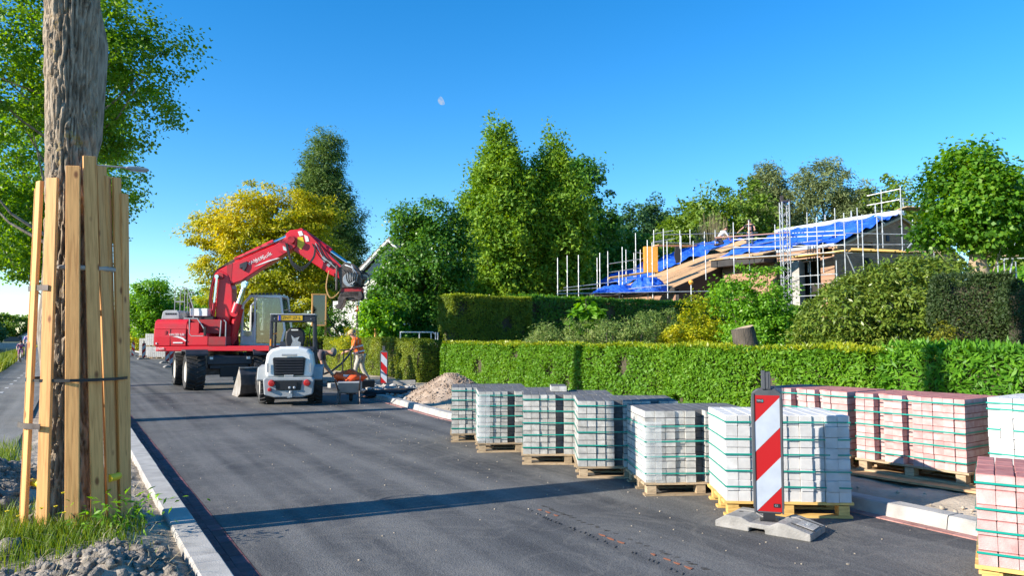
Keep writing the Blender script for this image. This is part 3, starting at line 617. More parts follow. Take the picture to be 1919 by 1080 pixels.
# the moon: a half-lit disc very far away
mp_ = []
for k in range(25): t = -PI / 2 + PI * k / 24; mp_.append((-math.cos(t), math.sin(t)))
for k in range(1, 24): t = PI / 2 - PI * k / 24; mp_.append((0.30 * math.cos(t), math.sin(t)))
p = at(829, 188, 5000); R_ = 5000 * 8.5 / FPX; ax = _rt * math.cos(0.45) + _up * math.sin(0.45); ay = _up * math.cos(0.45) - _rt * math.sin(0.45)
m, t, b, L, new = nodes('pale_moonlight'); em = new('ShaderNodeEmission'); tp = new('ShaderNodeBsdfTransparent'); ms = new('ShaderNodeMixShader')
em.inputs[0].default_value = (0.75, 0.82, 0.9, 1); em.inputs[1].default_value = 0.42; n_ = new('ShaderNodeTexNoise'); n_.inputs['Scale'].default_value = 0.05; tc = new('ShaderNodeTexCoord'); L(tc.outputs['Object'], n_.inputs[0])
mr = new('ShaderNodeMapRange'); mr.inputs[1].default_value = 0.35; mr.inputs[2].default_value = 0.65; mr.inputs[3].default_value = 0.12; mr.inputs[4].default_value = 0.40; L(n_.outputs[0], mr.inputs[0]); L(mr.outputs[0], ms.inputs[0])
L(tp.outputs[0], ms.inputs[1]); L(em.outputs[0], ms.inputs[2]); L(ms.outputs[0], t.nodes['Material Output'].inputs[0])
mo_ = MB().prism([(x * R_, y * R_) for x, y in mp_], (0, 0, 0), ax, ay, _fw * 0.5).build('moon', m); mo_.location = p
tag(mo_, 'pale daytime half moon in the clear blue sky', 'moon')

# ================================================================== TREE GUARD AND FIRST POPLAR
TX, TY = 0.10, 6.80
gd = thing('tree_guard', 'ring of upright yellow planks strapped around the big trunk beside the kerb', 'tree guard', (TX, TY, 0.06))
vd = Vector((TX, TY, 0)).normalized(); vr = Vector((vd.y, -vd.x, 0))     # away from and across the line of sight
def pol(phi, r): return -vd * math.cos(phi) * r + vr * math.sin(phi) * r   # phi 0 faces the camera
# phi bottom, radius bottom, phi top, radius top, top height, width, tilt of the flat side
PL = [(-64, .47, -58, .375, 2.78, .105, -66), (-36, .46, -36, .36, 2.80, .125, -34), (-4, .44, -8, .345, 2.90, .135, -14), (27, .40, 14, .345, 2.99, .130, 10), (50, .39, 32, .345, 2.93, .12, 38),
      (66, .37, 44, .35, 2.86, .11, 70), (73, .42, 54, .40, 2.86, .10, 40), (82, .44, 64, .44, 2.74, .115, 52), (-105, .46, -112, .37, 2.76, .12, -110)]
for i, (pb, rb, pt, rt_, zt, wd, fa) in enumerate(PL):
    A = pol(math.radians(pb), rb * 0.80); A.z = 0.0; B = pol(math.radians(pt), rt_ * 0.80) - vr * 0.06; B.z = zt - 0.10; wd *= 0.70; A += vr * 0.005; B -= vr * 0.01
    z = (B - A).normalized(); nrm = pol(math.radians(fa), 1); x = z.cross(nrm).normalized(); y = z.cross(x)
    L_ = (B - A).length; me = MB().box((0, 0, L_ / 2), (wd, 0.028, L_)).mesh('plank', K['pine'])
    o = inst('plank', me, gd); o.matrix_local = Matrix.Translation(A) @ Matrix((x, y, z)).transposed().to_4x4()
    bv = o.modifiers.new('bevel', 'BEVEL'); bv.width = 0.003; bv.segments = 1
def strap_ring(z, r, phis, th, hh, m, nm='strap'):
    pts = [pol(math.radians(f), r * 0.82) - vr * (0.02 * z) + Vector((0, 0, z)) for f in phis]; b = MB()
    for p0, p1 in zip(pts, pts[1:]): b.beam(p0, p1, hh, th, upv=(p0 + p1) * Vector((1, 1, 0)) if False else Vector((0, 0, 1)).cross((p1 - p0)))
    return b.build(nm, m, gd)
full = [-72, -44, -8, 22, 44, 60, 72, 86, 112, 140, 170, 200, 230, 258, 288]
strap_ring(1.165, 0.435, full, 0.004, 0.022, K['black'])
strap_ring(1.86, 0.415, [-82, -60, -46, -36], 0.006, 0.042, K['dark_steel'], 'clamp')
strap_ring(0.83, 0.475, [-84, -64, -46, -37], 0.006, 0.042, K['dark_steel'], 'clamp')
for f0 in (-58, 52):
    b = MB(); b.tube([pol(math.radians(f), 0.315) + Vector((0, 0, 0.40)) for f in (f0 - 10, f0, f0 + 10)], 0.03, 8); b.build('yellow_pad', K['yellow'], gd, smooth=True)
b = MB(); b.tube([pol(math.radians(f), 0.27) + Vector((0, 0, 2.02)) for f in range(-50, 61, 20)], 0.02, 6); b.build('hose_packing', K['concrete'], gd, smooth=True)

pop = thing('poplar_tree', 'thick furrowed poplar trunk rising out of the ring of planks', 'tree', (TX, TY, 0.08), 0, 'poplars along the canal path')
NA, NZ = 150, 400; Hh = 15.0; V = np.zeros((NZ, NA, 3))
for i in range(NZ):
    tz = i / (NZ - 1); z = 5.0 * (tz / 0.9) if tz < 0.9 else 5.0 + (Hh - 5.0) * (tz - 0.9) / 0.1
    r = 0.206 - 0.005 * z + 0.10 * math.exp(-z / 0.28) + 0.012 * math.exp(-((z - 4.1) / 0.5) ** 2); r = max(r, 0.10)
    cx = -0.03 * math.sin(z * 0.7) - 0.036 * z; cy = 0.02 * math.sin(z * 0.5 + 1) + 0.022 * z
    for j in range(NA):
        a = 2 * PI * j / NA; wob = noise.noise(Vector((math.cos(a) * 1.2, math.sin(a) * 1.2, z * 0.6))) * 0.03
        q = Vector((math.cos(a) * 5.2, math.sin(a) * 5.2, z * 2.0)); w_ = noise.noise(Vector((math.cos(a) * 2, math.sin(a) * 2, z * 2.6 + 9))) * 1.1
        rid = 1 - min(abs(noise.noise(q + Vector((w_, w_, 0)))), abs(noise.noise(q * 1.7 + Vector((w_ + 7, w_, 3)))) * 1.15) * 4.6; rid = max(rid, -0.4)
        f = 0.5 - rid; f2 = noise.noise(Vector((math.cos(a) * 11, math.sin(a) * 11, z * 6)))
        rr = r + wob - 0.020 + 0.032 * min(max(f, -0.7), 0.40) + 0.009 * f2
        V[i, j] = (cx + rr * math.cos(a), cy + rr * math.sin(a), z)
ii = np.arange(NZ * NA).reshape(NZ, NA); F = np.stack([ii[:-1].ravel(), np.roll(ii, -1, 1)[:-1].ravel(), np.roll(ii, -1, 1)[1:].ravel(), ii[1:].ravel()], 1)
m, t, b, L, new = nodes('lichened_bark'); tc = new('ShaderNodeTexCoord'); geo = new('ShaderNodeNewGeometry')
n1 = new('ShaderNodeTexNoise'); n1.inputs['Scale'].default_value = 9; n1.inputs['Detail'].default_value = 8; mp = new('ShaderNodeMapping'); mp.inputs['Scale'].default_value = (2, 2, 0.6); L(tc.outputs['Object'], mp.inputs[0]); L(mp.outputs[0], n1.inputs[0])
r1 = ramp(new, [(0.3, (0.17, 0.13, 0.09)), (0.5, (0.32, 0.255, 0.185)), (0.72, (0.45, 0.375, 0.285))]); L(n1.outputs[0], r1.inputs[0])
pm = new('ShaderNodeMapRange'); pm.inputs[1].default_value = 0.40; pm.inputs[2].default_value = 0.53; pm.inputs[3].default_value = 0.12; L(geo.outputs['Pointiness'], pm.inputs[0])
mu = new('ShaderNodeMix'); mu.data_type = 'RGBA'; mu.blend_type = 'MULTIPLY'; mu.inputs[0].default_value = 0.72; L(r1.outputs[0], mu.inputs[6]); L(pm.outputs[0], mu.inputs[7])  # multiplies furrow shade into the bark colour by pointiness
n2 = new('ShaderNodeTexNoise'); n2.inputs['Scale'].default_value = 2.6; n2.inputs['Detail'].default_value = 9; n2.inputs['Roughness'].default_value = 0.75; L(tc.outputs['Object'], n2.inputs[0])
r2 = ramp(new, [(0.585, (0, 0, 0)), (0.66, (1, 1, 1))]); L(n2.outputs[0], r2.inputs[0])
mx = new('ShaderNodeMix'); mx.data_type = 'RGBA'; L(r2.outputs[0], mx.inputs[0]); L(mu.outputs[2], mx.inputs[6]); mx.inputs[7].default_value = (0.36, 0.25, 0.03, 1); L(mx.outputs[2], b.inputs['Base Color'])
b.inputs['Roughness'].default_value = 0.95; bp = new('ShaderNodeBump'); bp.inputs['Strength'].default_value = 0.8; bp.inputs['Distance'].default_value = 0.02; n3 = new('ShaderNodeTexNoise'); n3.inputs['Scale'].default_value = 40; n3.inputs['Detail'].default_value = 8; L(mp.outputs[0], n3.inputs[0]); L(n3.outputs[0], bp.inputs['Height']); L(bp.outputs[0], b.inputs['Normal'])
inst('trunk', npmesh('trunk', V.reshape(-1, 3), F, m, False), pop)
V, C = crown([((-0.5, 0.5, 14.5), (2.6, 2.6, 2.0))], 300, 0.5, 55, 0.10, 0.085)
leaf_obj('crown', V, G['poplar'], pop)
mb = MB()
for i in nr.choice(len(C), 16): mb.tube([(-.45, .25, 10 + rnd.uniform(0, 3)), (C[i][0] * 0.5, C[i][1] * 0.5, C[i][2] * 0.95), tuple(C[i])], [0.07, 0.04, 0.01], 6)
mb.build('limbs', K['bark'], pop, smooth=True)

# ================================================================== PAVER STACKS
def paver_mesh(lx, ly, lz, c, ms):
    x, y = lx / 2, ly / 2; v = [(-x, -y, 0), (x, -y, 0), (x, y, 0), (-x, y, 0), (-x, -y, lz - c), (x, -y, lz - c), (x, y, lz - c), (-x, y, lz - c), (-x + c, -y + c, lz), (x - c, -y + c, lz), (x - c, y - c, lz), (-x + c, y - c, lz)]
    b = MB(); b.add(v, [(3, 2, 1, 0)]); b.add(v, [(0, 1, 5, 4), (1, 2, 6, 5), (2, 3, 7, 6), (3, 0, 4, 7)], 0); b.add(v, [(4, 5, 9, 8), (5, 6, 10, 9), (6, 7, 11, 10), (7, 4, 8, 11), (8, 9, 10, 11)], 1)
    me = b.mesh('paver', ms); return me
BLK = [K['pav_black'], K['pav_black']]; GREY = [K['pav_grey'], K['pav_black']]; REDM = [K['pav_pink'], K['pav_red']]; WHITE = [K['pav_white'], K['pav_white']]
def pallet(par, W, D, h, m, over=0.02):
    pl = MB().box((W / 2, 0.05, h * 0.08), (W + over, 0.09, h * 0.15)).box((W / 2, D / 2, h * 0.08), (W + over, 0.09, h * 0.15)).box((W / 2, D - 0.05, h * 0.08), (W + over, 0.09, h * 0.15)).build('pallet', m, par)
    pk = MB().box((0, 0, 0), (W + 2 * over, D / 6.2, h * 0.16)).mesh('plank', m); bl = MB().box((0, 0, 0), (0.09, 0.10, h * 0.6)).mesh('block', m)
    for k in range(5): inst('plank', pk, pl, (W / 2, D * (0.08 + 0.21 * k), h * 0.915), (0, 0, rnd.uniform(-0.004, 0.004)))
    for i in range(3):
        for j in range(3): inst('block', bl, pl, (0.06 + (W - 0.12) * i / 2, 0.06 + (D - 0.12) * j / 2, h * 0.47))
def stack(label, cat, o, ang, nx, nd, nz_, pd, ms, pm, group, rec={}, straps=(), ph=0.13, z0=0.0, skip=(), sw=0.013, jit=0.003, top=None, sag=0.0, dark=()):
    lx, ly, lz = pd; t_ = thing('paver_stack', label, cat, (o[0], o[1], z0), math.radians(ang), group)
    W, D = nx * lx, nd * ly; me = paver_mesh(lx - 0.004, ly - 0.005, lz - 0.003, 0.005, ms)
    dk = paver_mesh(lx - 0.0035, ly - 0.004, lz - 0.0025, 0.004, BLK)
    for k in range(nz_):
        lj = rnd.uniform(-0.004, 0.004)
        for i in range(nx):
            dy = rec.get(i, 0)
            for j in range(nd):
                edge = i in (0, nx - 1) or j == 0 or (j == 1) and dy > 0.05
                if not (edge or k == nz_ - 1): continue
                if (i, k) in skip and j == 0: continue
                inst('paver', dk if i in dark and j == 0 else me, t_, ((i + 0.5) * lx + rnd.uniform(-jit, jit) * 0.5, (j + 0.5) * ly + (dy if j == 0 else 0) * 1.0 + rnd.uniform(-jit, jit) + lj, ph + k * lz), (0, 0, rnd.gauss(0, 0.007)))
    cb = MB()
    for k in range(nz_ - 1):
        cb.box((W / 2, D / 2 + (0.14 if rec else 0.10), ph + (k + 0.5) * lz), (W - 2 * lx - 0.01, D - ly - (0.30 if rec else 0.02) + 0.10, lz - 0.004))
    tag(cb.build('inner_pavers', ms[0], t_), kind='stuff')
    for zf in straps:
        z = ph + nz_ * lz * zf; b = MB(); e = 0.006
        c4 = [(-e, -e), (W + e, -e), (W + e, D + e), (-e, D + e)]
        for (p0, p1) in zip(c4, c4[1:] + c4[:1]):
            mid = [(p0[0] + (p1[0] - p0[0]) * q, p0[1] + (p1[1] - p0[1]) * q, z + sag * math.sin(q * PI) + rnd.uniform(-0.003, 0.003)) for q in (0, 0.5, 1)]
            dx, dy_ = p1[0] - p0[0], p1[1] - p0[1]; l = math.hypot(dx, dy_); n_ = Vector((dy_ / l, -dx / l, 0)) * 0.002
            for a_, b2 in zip(mid, mid[1:]):
                a_, b2 = Vector(a_), Vector(b2); u = Vector((0, 0, sw / 2)); b.add([a_ - u, b2 - u, b2 + u, a_ + u, a_ - u + n_, b2 - u + n_, b2 + u + n_, a_ + u + n_], [(4, 5, 6, 7), (3, 2, 1, 0), (7, 6, 2, 3), (0, 1, 5, 4)])
        b.build('strap', K['strap'], t_)
    pallet(t_, W, D, ph, pm); return t_
S5 = (0.92, 0.72, 0.52, 0.32, 0.11); gg = 'strapped pallets of grey pavers along the kerb'
RC = {2: 0.012, 3: 0.02, 4: 0.105, 5: 0.0, 8: 0.105}
s1 = stack('farthest grey paver stack, against the heap of sand', 'paver stack', (4.886, 9.896), -27, 11, 4, 10, (0.1, 0.2, 0.068), GREY, K['pine_grey'], gg, RC, S5, dark=(4, 8))
s2 = stack('grey paver stack with torn clear film on its left edge, second from the sand heap', 'paver stack', (4.755, 8.83), -26, 11, 4, 10, (0.1, 0.2, 0.069), GREY, K['pine_grey'], gg, RC, S5, dark=(4, 8))
s3 = stack('middle grey paver stack with loose pavers lying on its top', 'paver stack', (4.784, 7.734), -32, 11, 4, 10, (0.1, 0.2, 0.072), GREY, K['pine_grey'], gg, RC, S5, dark=(4, 8))
s4 = stack('grey paver stack whose pallet touches the long tree shadow', 'paver stack', (4.851, 6.69), -33, 11, 4, 10, (0.1, 0.2, 0.072), GREY, K['pine_grey'], gg, RC, S5, dark=(4, 8))
s5 = stack('grey paver stack next to the white one, film on its left corner', 'paver stack', (4.87, 5.60), -27, 11, 4, 10, (0.1, 0.2, 0.070), GREY, K['pine_grey'], gg, {0: 0.012, 1: 0, 3: 0.02, 5: 0.105, 9: 0.1}, (0.78, 0.57, 0.36, 0.13), dark=(5, 9))
pl2 = MB()
for k in range(4): pl2.box((0, 0, 0), (0, 0, 0)) if False else None
pv = paver_mesh(0.097, 0.196, 0.07, 0.004, GREY); lp = thing('loose_pavers', 'two loose grey pavers lying on top of the middle grey stack', 'pavers', (5.42, 7.98, 0.852), -0.55)
for k in range(2): inst('paver', pv, lp, (k * 0.1, 0, 0)); inst('paver', pv, lp, (k * 0.1, 0.2, 0))
# clear film still hanging on two stacks
def film(par, seed, h):
    nu, nv = 10, 22; V = np.zeros((nv, nu, 3))
    for i in range(nv):
        for j in range(nu):
            u, v = j / (nu - 1), i / (nv - 1); x = -0.012 if u < 0.5 else (u - 0.5) * 0.32; y = (0.5 - u) * 0.5 if u < 0.5 else -0.012
            q = noise.noise(Vector((u * 5 + seed, v * 6, 0))) * 0.02; V[i, j] = (x - abs(q) * 0.6, y - abs(q), 0.16 + v * h)
    ii = np.arange(nu * nv).reshape(nv, nu); F_ = np.stack([ii[:-1, :-1].ravel(), ii[:-1, 1:].ravel(), ii[1:, 1:].ravel(), ii[1:, :-1].ravel()], 1)
    inst('plastic_film', npmesh('plastic_film', V.reshape(-1, 3), F_, K['film'], True), par)
film(s2, 1.3, 0.62); film(s5, 4.4, 0.56)
# white and red stacks
stack('waist-high stack of white pavers on a yellow pallet behind the striped marker', 'paver stack', (4.924, 4.62), -35, 10, 4, 8, (0.105, 0.19, 0.0925), WHITE, K['pine_yellow'], None, {2: 0.012, 5: 0.01, 7: 0.015, 8: -0.012}, (0.92, 0.72, 0.54, 0.35, 0.17), ph=0.135)
rr_ = 'strapped pallets of red pavers on the pavement bed'
RR = {2: 0.1, 3: 0.012, 5: 0.10, 8: 0.008, 10: 0.012}
stack('red paver stack half hidden behind the white stack and the marker', 'paver stack', (7.27, 6.22), -86, 11, 4, 10, (0.1, 0.2, 0.07), REDM, K['pine_grey'], rr_, {1: 0.08, 4: 0.1, 6: 0.01, 7: 0.1, 9: 0.012}, (0.92, 0.70, 0.48, 0.27, 0.08), z0=0.12)
stack('red paver stack carrying a peaked shadow, between the two white stacks', 'paver stack', (7.34, 5.02), -86, 11, 4, 10, (0.1, 0.2, 0.07), REDM, K['pine_grey'], rr_, RR, (0.93, 0.73, 0.53, 0.33, 0.12), z0=0.12)
stack('white paver stack at the photo edge behind the nearest red stack', 'paver stack', (7.39, 3.70), -84, 11, 4, 8, (0.104, 0.2, 0.0925), WHITE, K['pine_grey'], None, {1: -0.01, 3: 0.01, 6: 0.012}, (0.93, 0.86, 0.60, 0.30), z0=0.12)
q = at(1834, 1060, 4.55)
stack('nearest red paver stack, cut off by the right edge of the photo', 'paver stack', (q.x, q.y), -64, 10, 4, 6, (0.104, 0.2, 0.093), REDM, K['pine_yellow'], rr_, {1: 0.004, 3: 0.006}, (0.90, 0.62, 0.38, 0.14), ph=0.15, sag=-0.004)
bd = MB().box((0, 0, 0), (1.5, 1.05, 0.022)).mesh('ground_board', K['ply'])
for i, (x, y, a, lb) in enumerate([(7.85, 5.65, -86, 'brown plywood sheet lying under the hidden red stack'), (7.72, 4.42, -84, 'brown plywood sheet lying under the red stack with the shadow'), (7.9, 3.2, -86, 'brown plywood sheet lying under the far right white stack')]):
    tag(inst('ground_board', bd, None, (x, y, 0.106 + i * 0.003), (0, 0, math.radians(a))), lb, 'board', 'boards under the red stacks')

# ================================================================== MARKERS (red and white boards)
def baak(label, o, face, base_ang, flip=False, detail=False, basem=None, group='red and white road markers'):
    t_ = thing('road_marker', label, 'road marker', (o[0], o[1], 0), 0, group)
    bs = Matrix.Rotation(base_ang, 3, 'Z'); b = MB(); hw, hl = 0.185, 0.38
    prof = [(-hl, 0), (-hl, 0.05), (-hl + 0.09, 0.105), (-0.16, 0.105), (-0.09, 0.075), (0.07, 0.075), (0.13, 0.105), (0.17, 0.105), (hl, 0.055), (hl, 0.012)]
    pr = [(-hl, 0.0), (-hl, 0.05), (-hl + 0.09, 0.105), (-0.16, 0.105), (-0.09, 0.075), (0.07, 0.075), (0.13, 0.105), (0.19, 0.105), (hl, 0.055), (hl, 0.0), (0.03, 0.0), (0.03, 0.035), (-0.10, 0.035), (-0.10, 0.0)]
    for (y0, y1, p_) in ((-hw, -hw + 0.1, pr), (-hw + 0.1, hw - 0.1, [(x, z - 0.004 if z > 0.06 else z) for x, z in pr]), (hw - 0.1, hw, pr)): b.prism([(x, z) for x, z in p_], bs @ Vector((0, y0, 0)), bs @ Vector((1, 0, 0)), (0, 0, 1), bs @ Vector((0, y1 - y0, 0)))
    foot = b.build('foot', basem or K['base_plastic'], t_, bevel=0.006)
    if detail:
        for sy in (-1, 1):
            b = MB(); b.box((0, 0, 0), (0.19, 0.014, 0.002)); o_ = b.build('slot', K['black'], foot); o_.matrix_local = Matrix.Translation(bs @ Vector((0.30, sy * 0.105, 0.083))) @ bs.to_4x4() @ Matrix.Rotation(math.atan2(0.05, 0.22), 4, 'Y')
        mt_ = Matrix.Translation(bs @ Vector((0.31, 0, 0.0795))) @ bs.to_4x4() @ Matrix.Rotation(math.atan2(0.05, 0.22), 4, 'Y')
        b = MB(); b.prism([(-0.07, -0.085), (0.06, -0.085), (0.06, 0.07), (0.04, 0.085), (-0.07, 0.085)], (0, 0, 0), (1, 0, 0), (0, 1, 0), (0, 0, 0.0025)); o_ = b.build('maker_plate', K['concrete_dark'], foot); o_.matrix_local = mt_
        o_ = text('lettering', 'TPN', 0.055, foot, (0, 0, 0), (0, 0, 0), K['grey_paint'], 0.002); o_.matrix_local = mt_ @ Matrix.Translation((-0.005, 0, 0.004)) @ Matrix.Rotation(PI / 2, 4, 'Z')
        b = MB()
        for (x, y) in ((0.02, 0.06), (0.06, -0.02), (-0.24, -0.09), (-0.24, 0.02), (0.1, 0.1)): b.box(bs @ Vector((x, y, 0.0765 if x > -0.2 else 0.102)), (0.035, 0.02, 0.002), bs)
        b.build('handhold', K['black'], foot)
    fr = Matrix.Rotation(face, 3, 'Z'); ux, uz, nn = fr @ Vector((1, 0, 0)), Vector((0, 0, 1)), fr @ Vector((0, -1, 0))
    b = MB(); b.box((0, 0, 0.09), (0.09, 0.06, 0.09), fr); b.box((0, 0, 0.07), (0.14, 0.10, 0.02), fr); b.build('socket', K['black'], t_)
    z0, z1, w0 = 0.125, 1.075, 0.118
    oc = [(-w0 * .8, z0), (w0 * .8, z0), (w0, z0 + 0.05), (w0 * 1.04, z1 - 0.06), (w0 * 0.98, z1 + 0.02), (w0 * .6, z1 + 0.055), (-w0 * .6, z1 + 0.055), (-w0 * .98, z1 + 0.02), (-w0 * 1.04, z1 - 0.06), (-w0, z0 + 0.05)]
    panel = MB().prism(oc, -nn * 0.035, ux, uz, nn * 0.05).build('panel', K['baak_black'], t_, bevel=0.01)
    b = MB(); b.box((0, 0, z1 + 0.105), (0.045, 0.05, 0.15), fr); b.box(ux * -0.033, (0, 0, 0)); 
    b = MB(); b.box(fr @ Vector((0.012, 0, z1 + 0.12)), (0.042, 0.05, 0.14), fr); b.box(fr @ Vector((-0.024, 0, z1 + 0.125)), (0.03, 0.062, 0.15), fr); b.box(fr @ Vector((0.012, -0.026, z1 + 0.12)), (0.012, 0.006, 0.12), fr); b.build('grip', K['baak_black'], t_, bevel=0.004)
    # stripes, clipped to the face; the face is slightly creased
    fw_, f0, f1 = 0.098, z0 + 0.02, z1 + 0.0
    b = MB(); per = 0.50; sl = -1 if flip else 1
    def clip(poly, fn):
        out = []
        for i in range(len(poly)):
            p, q2 = poly[i], poly[(i + 1) % len(poly)]; a_, c_ = fn(p), fn(q2)
            if a_ >= 0: out.append(p)
            if a_ * c_ < 0: s_ = a_ / (a_ - c_); out.append((p[0] + (q2[0] - p[0]) * s_, p[1] + (q2[1] - p[1]) * s_))
        return out
    k_ = 1.05; H1 = f1 - f0
    for k in range(-2, 5):
        zb = f1 - 0.12 - k * 0.476; zt = zb + 0.238    # white band between zb and zt at x = 0
        poly = [(-fw_, f0), (fw_, f0), (fw_, f1), (-fw_, f1)]
        for side, mi in ((0, 1),):
            pw = clip(clip(poly, lambda p: p[1] - (zb - 0.238 * 1 + sl * k_ * p[0] + 0.0)), lambda p: (zb + sl * k_ * p[0]) - p[1])
            if len(pw) > 2: b.prism(pw, nn * 0.0155, ux, uz, nn * 0.0025, 1)
    b.prism([(-fw_, f0), (fw_, f0), (fw_, f1), (-fw_, f1)], nn * 0.013, ux, uz, nn * 0.003, 0)
    b.build('stripes', [K['sign_red'], K['sign_white']], panel)
    b = MB()
    for s_ in (-1, 1): b.box(fr @ Vector((s_ * 0.106, -0.018, (f0 + f1) / 2)), (0.014, 0.014, f1 - f0 + 0.03), fr)
    b.build('rim', K['baak_black'], panel)
    if detail:
        for (x, z, body, s_) in ((-0.055, f1 - 0.045, 'TPN', 0.022), (0.06, f0 + 0.05, 'C5', 0.02)):
            b = MB().box(fr @ Vector((x, -0.0195, z)), (0.05, 0.002, 0.03), fr); b.build('sticker', K['black'], panel)
            o_ = text('lettering', body, s_, panel, fr @ Vector((x - 0.004, -0.022, z)), (PI / 2, 0, face), K['sign_white'], 0.0005)
        b = MB(); b.prism([(math.cos(t_2) * 0.012 * (1 if k2 < 7 else 0.65), math.sin(t_2) * 0.012) for k2, t_2 in enumerate([-PI / 2 + PI * i / 6 for i in range(7)] + [PI / 2 - PI * i / 6 for i in range(1, 6)])], fr @ Vector((-0.04, -0.021, f1 - 0.045)), ux, uz, nn * 0.001); b.build('logo', K['teal'], panel)
    return t_
p = on(1442, 993)
baak('large red and white striped marker standing in front of the white pavers', (p.x, p.y), -math.atan2(p.x, p.y) + 0.05, math.radians(-70), detail=True)
p = on(719, 727); baak('red and white marker in the shade of the hedge behind the wheelbarrow', (p.x, p.y), -math.atan2(p.x, p.y) - 0.25, math.radians(20), flip=True)
for (px, py, lb, fl) in [(249, 669, 'smallest distant road marker, left of the far paver pallets', True), (269, 674, 'distant road marker standing in front of the tall pale paver pallet', False), (313, 681, 'road marker half hidden, just right of the far pallets', False), (322, 689, 'road marker touching the big machine wheel on its left', False)]:
    p = on(px, py); baak(lb, (p.x, p.y), -math.atan2(p.x, p.y), math.radians(10), flip=fl)
# far pallets
def far_stack(label, px, py, d, W, H, D, nx, nzr, m, z0=0.0, top=None):
    p = at(px, py, d); t_ = thing('paver_stack', label, 'paver stack', (p.x, p.y, z0), math.radians(-28), 'far pallets of pavers beside the road')
    lx, lz = W / nx, (H - 0.12) / nzr; me = MB().box((0, 0, lz / 2), (lx - 0.012, 0.2, lz - 0.012)).mesh('paver', m); ms_ = MB().box((0, 0, lz / 2), (0.2, D / 4 - 0.012, lz - 0.012)).mesh('paver', m)
    for k in range(nzr):
        for i in range(nx): inst('paver', me, t_, ((i + 0.5) * lx, 0.1, 0.12 + k * lz))
        for j in range(4): inst('paver', ms_, t_, (0.1, 0.22 + (j + 0.5) * D / 4, 0.12 + k * lz)); inst('paver', ms_, t_, (W - 0.1, 0.22 + (j + 0.5) * D / 4, 0.12 + k * lz))
    tag(MB().box((W / 2, 0.2 + D / 2, 0.12 + (H - 0.12) / 2), (W - 0.4, D, H - 0.13)).build('inner_pavers', m, t_), kind='stuff')
    pallet(t_, W, D, 0.12, K['pine_grey']); return t_
far_stack('tall pale pallet of hollow blocks, far left of the big machine', 260, 669, 57, 0.95, 1.45, 0.8, 6, 7, K['pav_white'])
far_stack('low pale paver pallet under the dark one, far left of the big machine', 275, 672, 53, 1.35, 0.82, 0.8, 10, 7, K['pav_white'])
far_stack('pale block pallet standing on the low far pallet', 271, 672, 53.6, 0.6, 0.95, 0.7, 4, 7, K['pav_white'], 0.84)
far_stack('dark paver pallet standing on the low far pallet', 287, 672, 53.6, 0.75, 0.95, 0.7, 6, 7, K['pav_black'], 0.84)
# heap of sand and rubble
hp = thing('rubble_heap', 'heap of sandy rubble at the end of the grey paver row', 'sand heap', (7.95, 16.1, 0.05))
nu = 60; X, Y = np.meshgrid(np.linspace(-1.9, 1.9, nu), np.linspace(-2.1, 2.1, nu)); Rr = np.sqrt((X / 1.2) ** 2 + (Y / 1.5) ** 2)
Z = np.array([max(0.0, 0.72 * (1 - r_) if r_ > 0.12 else 0.72 * (0.88 - (r_ - 0.12) * 0.3)) + 0.05 * noise.noise(Vector((x * 2, y * 2, 1))) + 0.03 * noise.noise(Vector((x * 7, y * 7, 3))) - 0.02 - 0.5 * max(0, r_ - 0.98) for x, y, r_ in zip(X.ravel(), Y.ravel(), Rr.ravel())])
ii = np.arange(nu * nu).reshape(nu, nu); F = np.stack([ii[:-1, :-1].ravel(), ii[:-1, 1:].ravel(), ii[1:, 1:].ravel(), ii[1:, :-1].ravel()], 1)
K['rubble'] = mat('rubble_sand', (0.25, 0.18, 0.13), 0.95, (0.40, 0.31, 0.235), 5, bump=0.9, bscale=30)
inst('sand', npmesh('sand', np.stack([X.ravel(), Y.ravel(), Z], 1), F, K['rubble'], True), hp)
pts = []
for _ in range(900):
    a, q = rnd.uniform(0, 6.3), rnd.random() ** 0.6; x, y = 1.2 * q * math.cos(a), 1.5 * q * math.sin(a); pts.append(((x, y, 0.72 * (1 - q) if q > 0.12 else 0.62), rnd.uniform(0.008, 0.028)))
tag(lumps_obj('stones', pts, K['rubble'], hp, protos=[lump(1, i, 1, 0.4) for i in range(4)]), kind='stuff')

